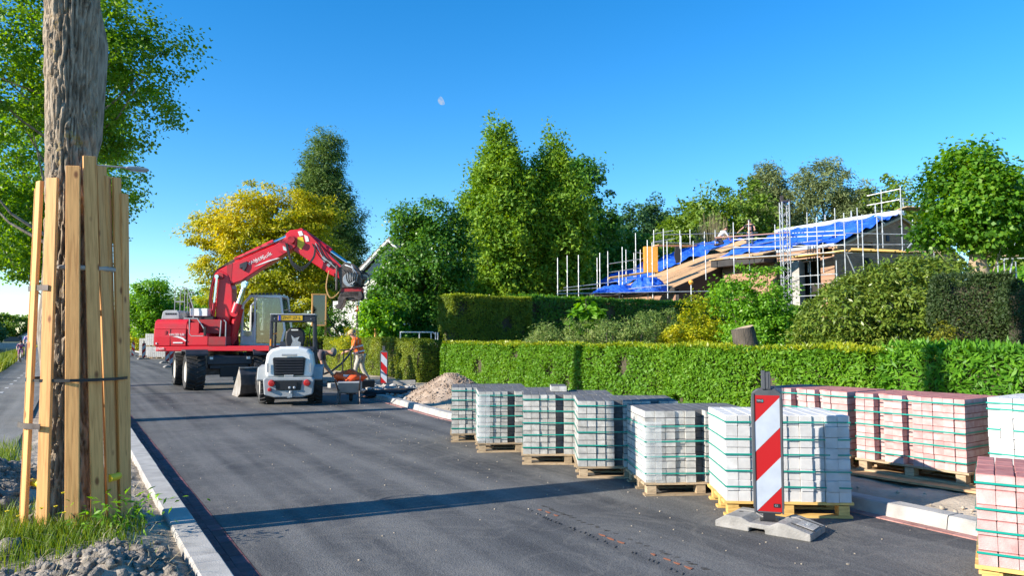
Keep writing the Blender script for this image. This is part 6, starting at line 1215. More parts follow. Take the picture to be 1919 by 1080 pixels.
def heap(name, ru, rv, h, seed, off):
    n = 54; V = []
    for i in range(n):
        for j in range(n):
            u, v = j / (n - 1) * 2 - 1, i / (n - 1) * 2 - 1; e = 0.16 * noise.noise(Vector((u * 2 + seed, v * 2, 0))); q = max(0, 1 - (u * u + v * v) * (1 + e)) ** 0.6
            w_ = Vector((u * 2.4 + seed, v * 2.4, seed)); rg = (0.5 - abs(noise.noise(w_))) * 0.45 + (0.5 - abs(noise.noise(w_ * 2.7))) * 0.22 + noise.noise(w_ * 6) * 0.07
            p_ = _rt * (u * ru * (1 + .1 * noise.noise(w_ * 2))) + Vector((_fw.x, _fw.y, 0)) * (v * rv); V.append((p_.x + off[0], p_.y + off[1], h * (q * (0.75 + rg)) + off[2] - 0.02))
    ii = np.arange(n * n).reshape(n, n); F_ = np.stack([ii[:-1, :-1].ravel(), ii[:-1, 1:].ravel(), ii[1:, 1:].ravel(), ii[1:, :-1].ravel()], 1)
    inst(name, npmesh(name, np.array(V), F_, K['tarp'], False), t3)
heap('cloth', 1.05, 1.1, 0.85, 1.7, (0.5 * _rt.x, 0.5 * _rt.y, 0)); heap('cloth', 1.3, 0.9, 0.48, 5.2, (-1.0 * _rt.x, -1.0 * _rt.y, -0.05))
# main gable (brick, faces the viewer's right-hand side of the road) with window and door openings
b = MB(); apx, ex_ = 36.2, 41.7; yb = GB
def gable(pts): b.prism(pts, L_(0, yb, 0), (1, 0, 0), (0, 0, 1), (0, 0.3, 0))
def ztop(x): return min(sm(x), sm(2 * apx - x)) - 0.15
cols = [30.9, 31.4, 32.1, 33.25, 33.95, apx, 38, ex_]
wins = {1: (0, 2.2, None), 3: (3.15, 4.05, (0.2, 2.4))}
for xa, xb in zip(cols, cols[1:]):
    i = cols.index(xa)
    if i == 3:
        gable([(xa, 6.2), (xb, 6.2), (xb, ztop(xb)), (xa, ztop(xa))]); gable([(xa, 5.35), (xb, 5.35), (xb, 5.8), (xa, 5.8)]); gable([(xa, 0), (xb, 0), (xb, 4.6), (xa, 4.6)])
    else: gable([(xa, 0), (xb, 0), (xb, ztop(xb)), (xa, ztop(xa))])
b.build('gable_wall', K['brick'], hs_)
for z0, z1 in ((5.8, 6.2), (4.6, 5.35)):
    b = MB(); b.box(L_(33.6, GB + 0.12, (z0 + z1) / 2), (0.7, 0.06, z1 - z0)); w_ = b.build('window', K['pine_grey'], hs_); b = MB(); b.box(L_(33.6, GB + 0.07, (z0 + z1) / 2), (0.56, 0.02, z1 - z0 - 0.14)); b.build('pane', K['dark_room'], w_)
b = MB(); b.beam(L_(30.9, GB - .06, sm(30.9) - .12), L_(apx, GB - .06, sm(apx) - .12), 0.10, 0.22, (0, 1, 0)); b.beam(L_(apx, GB - .06, sm(apx) - .12), L_(ex_ + .3, GB - .06, sm(30.9) - .12), 0.10, 0.22, (0, 1, 0)); b.build('barge_board', K['pine_grey'], hs_)
b = MB(); b.prism([(31.0, sm(31) - .12), (apx, sm(apx) - .12), (41.6, sm(30.8) - .12), (41.6, sm(30.8) - .02), (apx, sm(apx)), (31.0, sm(31) - .02)], L_(0, GB + .02, 0), (1, 0, 0), (0, 0, 1), (0, 7.5, 0)); b.build('roof_deck', K['membrane'], hs_)
b = MB(); b.box(L_(35.15, GB - 0.03, 6.5), (0.22, 0.05, 0.30)); b.build('vent_plate', K['jeans'], hs_)
# long wall facing the road, opened up: piers, dark rooms, posts
b = MB()
for (ya, yb2) in ((22.3, 22.75), (25.35, 29.0)): b.box(L_(31.05, (ya + yb2) / 2, 2.9), (0.3, yb2 - ya, 5.8))
b.box(L_(31.05, 25.5, 5.6), (0.3, 6.8, 0.45)); b.build('wall', K['brick'], hs_)
b = MB(); b.box(L_(33.2, 25, 2.7), (0.1, 6.5, 5.4)); b.box(L_(32.1, 25.6, 5.3), (2.0, 6.6, 0.08)); b.box(L_(32.1, 25.3, 2.7), (2.0, 0.1, 5.3)); b.build('inner_wall', K['dark_room'], hs_)
b = MB(); b.box(L_(31.0, 24.1, 2.65), (0.42, 0.42, 5.3)); b.build('concrete_pier', K['concrete_dark'], hs_)
b = MB(); b.box(L_(31.0, 25.6, 5.92), (0.14, 7.2, 0.14)); b.build('gutter', K['sign_white'], hs_)
dm = MB(); dm.box(L_(30.5, 27.2, 5.55), (0.9, 3.6, 0.42)); dm.build('fascia', K['membrane'], hs_)
b = MB(); b.box(L_(30.5, 27.2, 5.86), (1.1, 3.7, 0.05), Matrix.Rotation(-0.22, 3, 'Y')); b.build('porch_roof', K['ply'], hs_)
b = MB(); b.box((0, 0, 0), (1.7, 1.25, 0.025)); c_ = at(1372, 461, 43); o_ = b.build('roof_sheet', K['ply'], hs_, loc=c_ - HO, rot=(0.25, -0.35, -0.6))
b = MB(); b.box((0, 0, 0), (0.72, 0.4, 1.4)); c_ = at(1219, 487, 40); tag(b.build('orange_panel_stack', K['orange_ply'], None, loc=c_, rot=(0, 0, -YAW)), 'upright orange panel standing on the scaffold left of the blue sheet', 'panel')

# ------------------------------------------------------------------ scaffolds
def scaffold(label, poles, rails, decks, base, braces=()):
    t_ = thing('scaffold', label, 'scaffold', base, 0, 'tube scaffolds round the house')
    bv = Vector(base); z = 0
    for (px, pt, pb, d) in poles:
        A, B_ = at(px, pt, d), at(px, pb, d); B_ = Vector((A.x, A.y, min(B_.z, A.z - 0.3))); b = MB(); b.tube([B_ - bv, A - bv], 0.024, 6)
        for h in (0.28, 0.62): q = B_.lerp(A, h) - bv; b.tube([q - Vector((0, 0, .06)), q + Vector((0, 0, .06))], 0.038, 6)
        b.build('standard', K['steel'], t_, smooth=True)
    for (a_, c_) in rails: b = MB(); b.tube([at(*a_) - bv, at(*c_) - bv], 0.021, 6); b.build('ledger', K['steel'], t_, smooth=True)
    for (a_, c_) in braces: b = MB(); b.tube([at(*a_) - bv, at(*c_) - bv], 0.03, 6); b.build('brace', K['steel'], t_, smooth=True)
    for (a_, c_, wd, m) in decks: b = MB(); b.beam(at(*a_) - bv, at(*c_) - bv, wd, 0.05, (0, 0, 1)); b.build('deck_board', m, t_)
    return t_
dA = 37.0
scaffold('tube scaffold with many upright poles at the low corner of the plywood roof', [(1045, 483, 560, 39), (1063, 479, 560, 38.5), (1084, 478, 560, 38), (1119, 483, 548, 41), (1124, 474, 560, 37.5), (1139, 471, 546, 40), (1160, 509, 560, 37), (1166, 463, 560, 38.5), (1173, 468, 530, 41), (1191, 437, 520, 42), (1200, 468, 520, 40), (1188, 474, 520, 41), (1213, 450, 560, 37), (1222, 455, 560, 36.5), (1225, 431, 520, 42), (1243, 429, 505, 42), (1250, 452, 560, 36), (1274, 432, 497, 43), (1276, 442, 490, 40), (1293, 430, 466, 44), (1299, 452, 490, 39.5), (1320, 434, 462, 45), (1322, 469, 525, 35.5), (1340, 431, 462, 45)],
  [((1043, 546, 39), (1143, 538, 39)), ((1056, 540, 38), (1240, 518, 38)), ((1140, 495, 40), (1236, 480, 40)), ((1140, 511, 40), (1236, 497, 40)), ((1140, 525, 40), (1215, 511, 40)), ((1222, 439, 42), (1262, 432, 42)), ((1222, 454, 42), (1265, 447, 42)), ((1240, 440, 44), (1420, 436, 46)), ((1225, 454, 42), (1345, 458, 45)), ((1190, 473, 41), (1235, 480, 41)), ((1043, 551, 36.5), (1330, 546, 35.5)), ((1322, 470, 35.5), (1376, 462, 37)), ((1140, 546, 37), (1252, 534, 36))],
  [((1142, 521, 39), (1212, 511, 39), 0.9, K['pine_yellow']), ((1228, 460, 43), (1300, 461, 44), 0.7, K['ply'])], at(1160, 632, 38).to_tuple()[:2] + (0,))
dB = 36.5
scaffold('tube scaffold along the opened-up wall below the high blue roof', [(1374, 417, 515, 37.5), (1403, 413, 560, 37), (1452, 421, 480, 38), (1456, 488, 530, 38), (1512, 398, 512, 37), (1530, 407, 560, 34.5), (1542, 455, 512, 34.5), (1564, 390, 560, 36), (1581, 399, 560, 33.5), (1567, 488, 560, 34), (1518, 490, 560, 36)],
  [((1374, 466, 37), (1480, 447, 37)), ((1374, 449, 37.2), (1585, 440, 34)), ((1374, 464, 36.8), (1585, 459, 33.8)), ((1355, 485, 36.5), (1585, 472, 33.6)), ((1485, 457, 36), (1540, 450, 34.5)), ((1490, 519, 35), (1570, 513, 34)), ((1490, 535, 35), (1570, 530, 34)), ((1490, 556, 35), (1575, 552, 34)), ((1485, 437, 36), (1580, 432, 34))],
  [((1488, 483, 35.8), (1594, 470, 33.6), 0.75, K['pine_yellow']), ((1380, 485, 36.8), (1480, 480, 36.2), 0.6, K['pine_grey']), ((1340, 446, 41), (1480, 436, 40), 0.25, mat('red_plank', (0.5, 0.28, 0.2), 0.8))], at(1480, 632, 36).to_tuple()[:2] + (0,), [((1587, 476, 33.3), (1602, 512, 33.3))])
scaffold('tall tube scaffold in front of the brick gable with rails above the ridge', [(1606, 389, 466, 34), (1615, 402, 508, 32.5), (1643, 404, 560, 32), (1651, 355, 466, 34), (1687, 348, 480, 33), (1710, 411, 468, 33.5), (1692, 372, 398, 36), (1640, 383, 400, 37), (1595, 395, 410, 38), (1546, 402, 412, 40), (1750, 470, 520, 32)],
  [((1625, 367, 34), (1686, 354, 33)), ((1625, 385, 34), (1686, 374, 33)), ((1686, 355, 33), (1745, 361, 36)), ((1686, 377, 33), (1720, 380, 36)), ((1583, 437, 33.2), (1722, 440, 32.6)), ((1583, 459, 33.2), (1765, 458, 32.4)), ((1583, 474, 33.2), (1770, 476, 32.3)), ((1680, 372, 34), (1700, 371, 35))],
  [((1592, 470, 33.2), (1700, 474, 32.6), 0.8, K['pine_yellow']), ((1700, 473, 32.6), (1770, 475, 32.2), 0.8, K['pine_grey']), ((1690, 390, 35), (1740, 393, 35), 0.9, K['pine_grey']), ((1595, 466, 33), (1690, 470, 32.5), 0.06, K['pine_yellow'])], at(1660, 632, 33).to_tuple()[:2] + (0,), [((1735, 424, 32.4), (1690, 478, 32.4)), ((1640, 405, 33), (1658, 420, 33.5))])
scaffold('tube scaffold with ladder tubes seen right of the pollarded lime tree', [(1868, 460, 560, 30), (1916, 350, 560, 29), (1901, 445, 545, 31), (1880, 455, 540, 32)], [((1870, 466, 30), (1919, 464, 29.5)), ((1870, 486, 30), (1919, 484, 29.5)), ((1850, 440, 31), (1919, 438, 31))], [((1850, 482, 30.5), (1919, 480, 30), 0.7, K['pine_grey'])], at(1890, 632, 30).to_tuple()[:2] + (0,), [((1888, 540, 30), (1905, 445, 30.5))])
# lattice hoist mast
p = at(1476, 632, 35); hm = thing('hoist_mast', 'tall lattice hoist mast standing between the two roofs', 'hoist mast', (p.x, p.y, 0), -YAW)
zt = at(1476, 366, 35).z
for x in (-0.17, 0.17):
    for y in (-0.17, 0.17): b = MB(); b.tube([(x, y, 0), (x, y, zt - 0.25)], 0.03, 6); b.build('chord', K['steel'], hm, smooth=True)
b = MB(); n = int(zt / 0.38)
for k in range(n):
    z = k * 0.38
    for y in (-0.17, 0.17): b.tube([(-0.17, y, z), (0.17, y, z + 0.36)] if k % 2 else [(0.17, y, z), (-0.17, y, z + 0.36)], 0.014, 4)
    for x in (-0.17, 0.17): b.tube([(x, -0.17, z), (x, 0.17, z + 0.36)], 0.014, 4)
b.build('lacing', K['steel'], hm); b = MB(); b.box((-0.12, 0, zt - 0.08), (0.12, 0.14, 0.3)); b.box((0.05, 0, zt - 0.2), (0.4, 0.3, 0.08)); b.build('head_pulley', K['dark_steel'], hm); b = MB(); b.beam((0.2, 0, 1.6), (0.75, 0, 0), 0.04, 0.04); b.build('stay', K['steel'], hm)
p = at(1295, 530, 35.5); lpz = thing('work_lamp', 'small orange-capped post lamp in front of the dark gable wall', 'lamp', (p.x, p.y, 0)); b = MB(); b.tube([(0, 0, 0), (0, 0, p.z - .05)], 0.03, 6); b.build('post', K['steel'], lpz); b = MB(); b.lathe([(0.06, -.1), (.13, 0), (.10, .1), (0.001, .14)], (0, 0, p.z), n=12); b.build('cap', K['orange_ply'], lpz)
# roofers
JK = dict(pelvis=(0, -.1, .42), chest=(0, .22, .78), neck=(0, .34, .9), head=(0, .42, 1.0), look=(0, .8, -.5), shL=(-.19, .24, .82), elL=(-.25, .42, .55), waL=(-.12, .62, .38), shR=(.19, .24, .82), elR=(.25, .42, .55), waR=(.12, .62, .38), hipL=(-.1, -.1, .38), knL=(-.12, .2, .1), anL=(-.12, -.25, .06), hipR=(.1, -.1, .38), knR=(.12, .2, .1), anR=(.12, -.25, .06))
p = at(1349, 460, 44); person('roofer in a light grey hoodie kneeling at the top of the plywood', (p.x, p.y, p.z), -PI / 2 - YAW + 0.2, JK, K['hoodie'], K['jeans'], hair=K['hair_dark'])
JS = dict(pelvis=(0, 0, .93), chest=(0, .05, 1.34), neck=(0, .08, 1.52), head=(0, .12, 1.66), look=(0, .8, -.4), shL=(-.2, .06, 1.42), elL=(-.3, .22, 1.25), waL=(-.34, .45, 1.12), shR=(.2, .06, 1.42), elR=(.38, .15, 1.25), waR=(.55, .28, 1.08), hipL=(-.1, 0, .88), knL=(-.13, .06, .48), anL=(-.14, 0, .09), hipR=(.1, 0, .88), knR=(.13, .06, .48), anR=(.14, 0, .09))
p = at(1406, 469, 42); person('roofer in a black T-shirt standing on the plywood by the blue sheet', (p.x, p.y, p.z), PI - YAW - 0.5, JS, K['black_cloth'], K['jeans'], hair=K['hair_dark'], sleeve=0.5)
p = at(1270, 462, 41); b = MB(); b.prism([(-.12, 0), (-.2, -.5), (-.1, -.95), (.12, -.9), (.2, -.4), (.1, 0)], (0, 0, 0), tuple(_rt), (0, 0, 1), tuple(_fw * 0.1)); tag(b.build('hanging_jacket', K['black_cloth'], None, loc=p, bevel=0.02), 'black jacket hanging on a scaffold pole beside the orange panel', 'jacket')

# ================================================================== WHITE HOUSE behind the dark tree
p = at(722, 632, 45); wh = thing('house', 'white plastered house with grey tiled roof half hidden by the dark tree', 'house', (p.x, p.y, 0), -YAW - 0.25)
b = MB(); b.box((0.3, 3, 2.5), (4.4, 6, 5.0)); b.prism([(-1.9, 5.0), (2.5, 5.0), (0.3, 7.3)], (0, 0.05, 0), (1, 0, 0), (0, 0, 1), (0, 5.9, 0)); b.build('wall', K['white_plaster'], wh)
for s in (-1, 1): b = MB(); b.beam((0.3 + s * 2.55, -.3, 4.9), (0.3, -.3, 7.45), 0.12, 0.3, (0, 1, 0)); b.build('barge_board', K['white_plaster'], wh)
b = MB(); b.prism([(-2.45, 4.95), (0.3, 7.5), (3.05, 4.95), (3.05, 5.1), (0.3, 7.68), (-2.45, 5.1)], (0, -.25, 0), (1, 0, 0), (0, 0, 1), (0, 6.5, 0)); b.build('roof', K['tile_roof'], wh)
for (x, z) in ((-0.9, 4.0), (0.8, 4.0), (-0.9, 1.6), (.8, 1.6)): b = MB(); b.box((x, -.01, z), (0.8, .06, 1.1)); w_ = b.build('window', K['sign_white'], wh); b = MB(); b.box((x, -.05, z), (0.64, .02, .94)); b.build('pane', K['dark_room'], w_)
b = MB(); b.box((-2.85, 2.0, 1.9), (1.9, 3, 3.8)); b.build('extension', K['white_plaster'], wh)

# ================================================================== HEDGES
A90 = math.radians(-90)
hedge('low bright leafy hedge behind the grey paver row', 10.40, 21.9, math.radians(-89.4), 10.6, 1.0, 1.33, G['hedge'], 62000, 0.075, 0.038, G['hedge_tip'], 9000)
hedge('middle section of leafy hedge behind the big striped marker', 10.32, 11.25, math.radians(-89.2), 4.55, 1.1, 1.33, G['hedge'], 36000, 0.085, 0.036, G['hedge_tip'], 4500)
hedge('long-leaved laurel hedge at the right behind the red paver stacks', 10.30, 6.65, math.radians(-89), 5.6, 1.3, 1.37, G['laurel'], 24000, 0.13, 0.034, G['laurel'], 2600, up=0.5)
hedge('squared golden-green conifer hedge end left of the rubble heap', 9.55, 23.6, math.radians(-84), 1.5, 1.1, 1.42, G['thuja'], 15000, 0.06, 0.03, None, 0, wob=0.10)
hedge('clipped conifer hedge behind the two road workers', 10.3, 34.5, math.radians(-91), 10.2, 1.0, 1.50, G['thuja'], 40000, 0.07, 0.035, None, 0)
hedge('far trimmed hedge behind the excavator', 10.2, 60, math.radians(-91), 24, 1.2, 1.5, G['thuja'], 15000, 0.18, 0.10, None, 0)
hedge('tall squared conifer hedge with yellow-green top beside the dark tree', 10.85, 22.0, 0.0, 3.15, 1.1, 2.92, G['thuja'], 46000, 0.075, 0.035, G['hedge_tip'], 2600)
hedge('long dark conifer hedge closing off the garden', 14.05, 22.6, math.radians(4), 18, 1.4, 3.02, G['maple'], 70000, 0.11, 0.045, G['shrub'], 5000)
pz = at(1755, 632, 12.6); hedge('dark clipped yew block in front of the rhododendron', pz.x, pz.y, -YAW - 0.42 + 0.0, 1.2, 1.3, 2.58, G['yew'], 46000, 0.05, 0.022, G['yew'], 1500, round_=0.22)
pz = at(1893, 632, 11.2); hedge('second clipped yew block with golden left edge at the photo edge', pz.x, pz.y, -YAW - 0.42, 1.6, 1.2, 2.45, G['yew'], 30000, 0.05, 0.022, None, 0, round_=0.3)
pz = at(1772, 632, 12.2); t_ = thing('sunlit_edge_clump', 'golden needles painting the sunlit lower left edge of the dark block', 'shrub', (pz.x, pz.y, 0)); V, C = crown([((0, 0, 1.35), (0.13, 0.12, 0.45))], 60, 0.12, 30, 0.05, 0.022); leaf_obj('foliage', V, G['yew_sunlit'], t_); b = MB(); b.tube([(0, 0, 0), (0, 0, 1.3)], 0.02, 5); b.build('stem', K['twig'], t_)  # brighter needle colour stands in for sunlight on the yew edge

# ================================================================== SHRUBS
fh = Vector((math.sin(YAW), math.cos(YAW), 0))
def Bl(u, w_, z, ru, rz): q = _rt * u + fh * w_; return ((q.x, q.y, z), (ru, ru, rz))
def gp(px, d): q = at(px, 632, d); return (q.x, q.y, 0)
def shrub(label, px, d, blobs, ncl, cr, per, Ln, W, lm, name='shrub', group=None, stems=10, **kw):
    t_ = thing(name, label, 'shrub', gp(px, d), 0, group); V, C = crown(blobs, ncl, cr, per, Ln, W, **kw); b = MB()
    for i in nr.choice(len(C), min(stems, len(C)), replace=False):
        e = Vector(C[i]); b.tube([(rnd.uniform(-.1, .1), rnd.uniform(-.1, .1), 0), e * 0.5 + Vector((0, 0, 0.15)), e], [0.03, 0.02, 0.006], 5)
    b.build('stems', K['bark_dark'], t_, smooth=True); leaf_obj('foliage', V, lm, t_); return t_
shrub('big domed rhododendron with drooping olive leaves below the pollarded tree', 1672, 15.2, [Bl(-.75, 0, 1.35, 1.25, 1.45), Bl(0, 0, 1.55, 1.45, 1.55), Bl(1.0, 0.3, 1.75, 1.3, 1.5), Bl(.4, .1, 1.9, 1.2, 1.3), Bl(-1.0, -.1, .8, 1.1, 1.0)], 3900, 0.10, 15, 0.105, 0.038, G['rhodo'], stems=40, droop=0.35, upw=0.4, shell=0.86, jit=0.25)
shrub('golden-leaved shrub rising behind the low hedge in the middle', 1303, 19.5, [Bl(0, 0, 1.3, 0.85, 1.1), Bl(-0.4, 0, 1.1, 0.7, 0.7), Bl(0.15, 0, 2.1, 0.5, 0.55), Bl(.5, .1, 1.5, .5, .5)], 330, 0.16, 40, 0.085, 0.034, G['gold'], droop=-.1)
shrub('tall bright green shrub with loose shoots behind the tilted stump', 1422, 18.5, [Bl(0, 0, 1.7, 0.95, 1.1), Bl(0.3, 0, 1.3, 0.9, 0.9), Bl(-0.35, 0.2, 2.4, 0.6, 0.6), Bl(-0.75, .2, 2.7, .35, .35), Bl(.25, 0, 2.8, .35, .5), Bl(.75, .1, 2.5, .3, .5), Bl(-.2, .1, 3.05, .2, .4)], 560, 0.17, 42, 0.085, 0.045, G['shrub'], stems=18)
for i, (px, d, h, wd, lb, lm) in enumerate([(1020, 21, 2.05, 0.6, 'low pale weedy bush left of the maple sapling', 'weed'), (1075, 20.5, 2.1, 0.6, 'tangled weedy bush under the maple sapling', 'weed'), (1135, 20, 2.1, 0.65, 'weedy bush with dry brown stalks right of the maple sapling', 'weed'), (1190, 19.5, 2.2, 0.6, 'grey-green weedy bush left of the golden shrub', 'weed'), (1232, 20.5, 2.35, 0.5, 'taller grey-green bush touching the golden shrub', 'weed')]):
    shrub(lb, px, d, [Bl(0, 0, h * 0.45, wd, h * 0.5), Bl(rnd.uniform(-.3, .3), 0, h * 0.7, wd * .5, h * 0.28)], 190, 0.14, 44, 0.075, 0.026, G[lm], stems=40, group='weedy bushes in the garden', droop=-.3)
t_ = thing('maple_sapling', 'young maple sapling with big pale leaves against the dark hedge', 'sapling', gp(1098, 20.8)); b = MB(); b.tube([(0, 0, 0), (0.03, 0, 1.6), (0.02, 0.02, 2.65)], [.025, .02, .008], 6); b.build('stem', K['bark_dark'], t_, smooth=True); V, C = crown([Bl(0, 0, 2.35, 0.28, 0.32), Bl(-.15, 0, 1.9, .3, .3), Bl(.2, 0, 2.1, .25, .25)], 26, 0.1, 8, 0.20, 0.19, upw=0.9); leaf_obj('foliage', V, G['shrub'], t_)
st2_ = thing('tree_stump', 'dark tilted tree stump sticking up behind the low hedge', 'stump', at(1400, 662, 14.2) - Vector((0, 0, 1.1)), 0); st2_.location.z = 0.0
b = MB(); b.tube([(0.16, -.1, 0), (0.08, -0.05, 0.9), (0.0, 0, 1.3), (-0.07, 0.04, 1.72)], [.26, .235, .23, .215], 20); o_ = b.build('trunk', K['bark_dark'], st2_, smooth=True); b = MB(); b.lathe([(0.001, 0), (0.21, 0)], n=20); o_ = b.build('cut_face', K['pine_grey'], st2_, loc=(-.071, .041, 1.722), rot=(-0.1, -0.28, 0))
for px, lb in ((545, 'left one of two slim conifer columns seen through the loader cab frame'), (567, 'right one of two slim conifer columns seen through the loader cab frame')): shrub(lb, px, 43, [Bl(0, 0, 1.6, 0.38, 1.65)], 160, 0.08, 40, 0.07, 0.03, G['thuja'], 'conifer_column', 'conifer columns', stems=2)
shrub('light green maple bush under the excavator hitch', 712, 31, [Bl(0, 0, 2.2, 0.85, 0.95), Bl(0.4, .2, 1.5, .7, .8), Bl(-.3, 0, 2.8, .4, .4)], 260, 0.2, 26, 0.14, 0.11, G['shrub'])
shrub('feathery low juniper behind the hedge next to the wooden stake', 690, 32, [Bl(-0.6, 0, 1.3, 0.9, .55), Bl(.5, 0, 1.35, .9, .5)], 220, .14, 40, .09, .03, G['gold'], droop=-.2)
shrub('dense dark shrub mass behind the notice board braces', 650, 38, [Bl(-.9, 0, 1.6, 1.1, 1.5), Bl(.7, 0, 1.8, 1.1, 1.6)], 300, .25, 40, .11, .07, G['maple'])
shrub('green shrub row behind the notice board', 545, 47, [Bl(-1.6, 0, 1.4, 1.3, 1.3), Bl(0, 0, 1.4, 1.3, 1.3), Bl(1.6, 0, 1.4, 1.3, 1.2)], 420, .25, 36, .12, .07, G['shrub'])
shrub('dark copper-leaved bush at the far end of the road', 236, 86, [Bl(0, 0, 1.6, 1.6, 1.6)], 120, .4, 30, .25, .16, G['copper'])
shrub('yellow-green bushes beside the far pale pallets', 262, 82, [Bl(0, 0, 1.0, 2.6, 1.2), Bl(2.4, 0, 1.0, 1.8, 1.3), Bl(-2, 2, 1, 1.5, 1)], 220, .35, 30, .22, .14, G['gold'])

# ================================================================== TREES
PG = 'poplars along the canal path'
tree('poplar_tree', 'second poplar in line, its trunk hidden behind the guarded trunk', (0.0, 15.6, 0.05), [((0, 0, 14.5), (2.8, 2.8, 2.2))], 220, 0.55, 50, 0.11, 0.09, G['poplar'], K['bark'], 0.25, (0.1, 0, 15.5), PG)
tree('poplar_tree', 'leafy poplar whose crown fills the sky right of the guarded trunk', (-0.1, 26.7, 0.05), [((0.0, 0, 10.0), (2.8, 2.0, 2.6)), ((1.2, 0, 9.0), (1.9, 1.6, 1.7)), ((-2.4, 0, 9.8), (2.2, 2.0, 2.8)), ((0, 0, 12.8), (2.6, 2.0, 2.6)), ((1.9, 0, 10.6), (1.3, 1.4, 1.3)), ((-2.9, 0, 7.3), (1.2, 1.3, 1.0)), ((.8, 0, 7.6), (1.0, 1.1, .6))], 560, 0.42, 60, 0.115, 0.098, G['poplar'], K['bark'], 0.27, (0.1, 0, 14), PG, limbs=26)
for i, (x, y, lb) in enumerate([(-0.8, 52.5, 'bushy poplar hanging low at the left edge behind the guarded trunk'), (-0.7, 62, 'farther leafy poplar down the canal path'), (-1.0, 72, 'farthest leafy poplar down the canal path')]):
    k = 1.42 + 0.14 * i
    tree('poplar_tree', lb, (x, y, 0.05), [((-.4, 0, 8.4 * k), (3.7 * k, 3.0, 3.9 * k)), ((-1.8, 0, 5.9 * k), (2.4 * k, 2.2, 2.0 * k)), ((.9, 0, 6.0 * k), (2.0 * k, 2.2, 2.0 * k)), ((-2.8, 0, 4.3 * k), (1.5, 1.4, 1.2)), ((-.6, 0, 4.4 * k), (1.8, 1.6, 1.0)), ((1.4, 0, 4.5 * k), (1.2, 1.4, 0.9))], 520 - 110 * i, 0.58, 50, 0.20 + .03 * i, 0.30 + .05 * i, G['poplar'], K['bark'], 0.26, (0.1, 0, 13), PG, limbs=22, tri=True)
tree('tree', 'dark green street tree standing left above the red machine', gp(278, 75), [Bl(0, 0, 4.6, 2.6, 2.6), Bl(1.2, 0, 3.6, 2.2, 2.0), Bl(-1.2, 0, 3.4, 1.9, 2.0), Bl(0.3, 0, 6.3, 1.5, 1.2), Bl(2.4, 0, 3.0, 1.2, 1.4)], 460, 0.5, 44, 0.24, 0.15, G['shrub'], K['bark_dark'], 0.2, (0, 0, 6.5))
tree('tree', 'paler small tree peeking up between the street tree and the machine', gp(348, 95), [Bl(0, 0, 4.2, 3.2, 3.0), Bl(3.5, 0, 3.4, 2.6, 2.4)], 300, 0.6, 36, 0.32, 0.4, G['bgmid'], K['bark_dark'], 0.2, (0, 0, 6), tri=True)
tree('tree', 'green tree filling the gap behind the red machine and its boom', gp(405, 55), [Bl(0, 0, 3.0, 2.2, 2.3), Bl(1.2, 0, 3.8, 1.6, 1.6), Bl(-1.8, 0, 2.0, 1.6, 1.6)], 330, 0.45, 40, 0.19, 0.12, G['shrub'], K['bark_dark'], 0.16, (0, 0, 5))
tree('honey_locust', 'golden-yellow feathery tree behind the raised boom', gp(498, 40), [Bl(0, 0, 6.0, 3.2, 3.2), Bl(-0.8, 0, 9.0, 1.1, 1.0), Bl(-2.7, 0, 7.3, 1.6, 1.5), Bl(-3.1, 0, 5.0, 1.2, 1.4), Bl(2.3, 0, 8.0, 1.4, 1.3), Bl(1.0, 0, 8.3, 1.7, 1.5), Bl(2.9, 0, 6.0, 1.2, 1.5), Bl(-.9, -1, 7.2, 1.8, 1.6), Bl(-2.2, 0, 3.4, 1.4, 1.2), Bl(1.5, -.5, 4.2, 2.0, 1.8)], 1180, 0.40, 50, 0.20, 0.075, G['locust'], K['bark_dark'], 0.22, (0.1, 0, 8.5), limbs=26, droop=0.35, flat=0.45, shell=0.4)
tree('larch_tree', 'tall narrow dark larch rising behind the golden tree', gp(608, 52), [Bl(-0.2, 0, 14.0, 1.35, 2.2), Bl(-0.7, 0, 12.0, 1.6, 2.2), Bl(0.2, 0, 11.0, 1.8, 2.6), Bl(0.9, 0, 9.0, 1.9, 2.4), Bl(1.5, 0, 7.4, 1.5, 1.8), Bl(0.6, 0, 6, 2.2, 3.0), Bl(0.2, 0, 15.3, .8, .8)], 1700, 0.42, 50, 0.23, 0.11, G['larch'], K['bark_dark'], 0.22, (0, 0, 15.2), limbs=30, droop=0.1, shell=0.4, tri=True)
tree('maple_tree', 'round dark green tree in front of the white house', gp(793, 33), [Bl(0, 0, 4.6, 1.9, 2.4), Bl(-1.0, 0, 4.2, 1.0, 1.3), Bl(1.1, 0, 4.9, 1.2, 1.7), Bl(-.6, 0, 6.6, .9, .9), Bl(.5, 0, 6.9, .9, .9), Bl(-1.3, -.5, 2.8, 1.2, 1.4), Bl(.9, 0, 2.6, 1.3, 1.5), Bl(0, .4, 2.0, 1.9, 1.6), Bl(1.5, 0, 6.3, .6, .6)], 950, 0.34, 52, 0.15, 0.09, G['maple'], K['bark_dark'], 0.2, (0, 0, 7), limbs=22, droop=0.3)
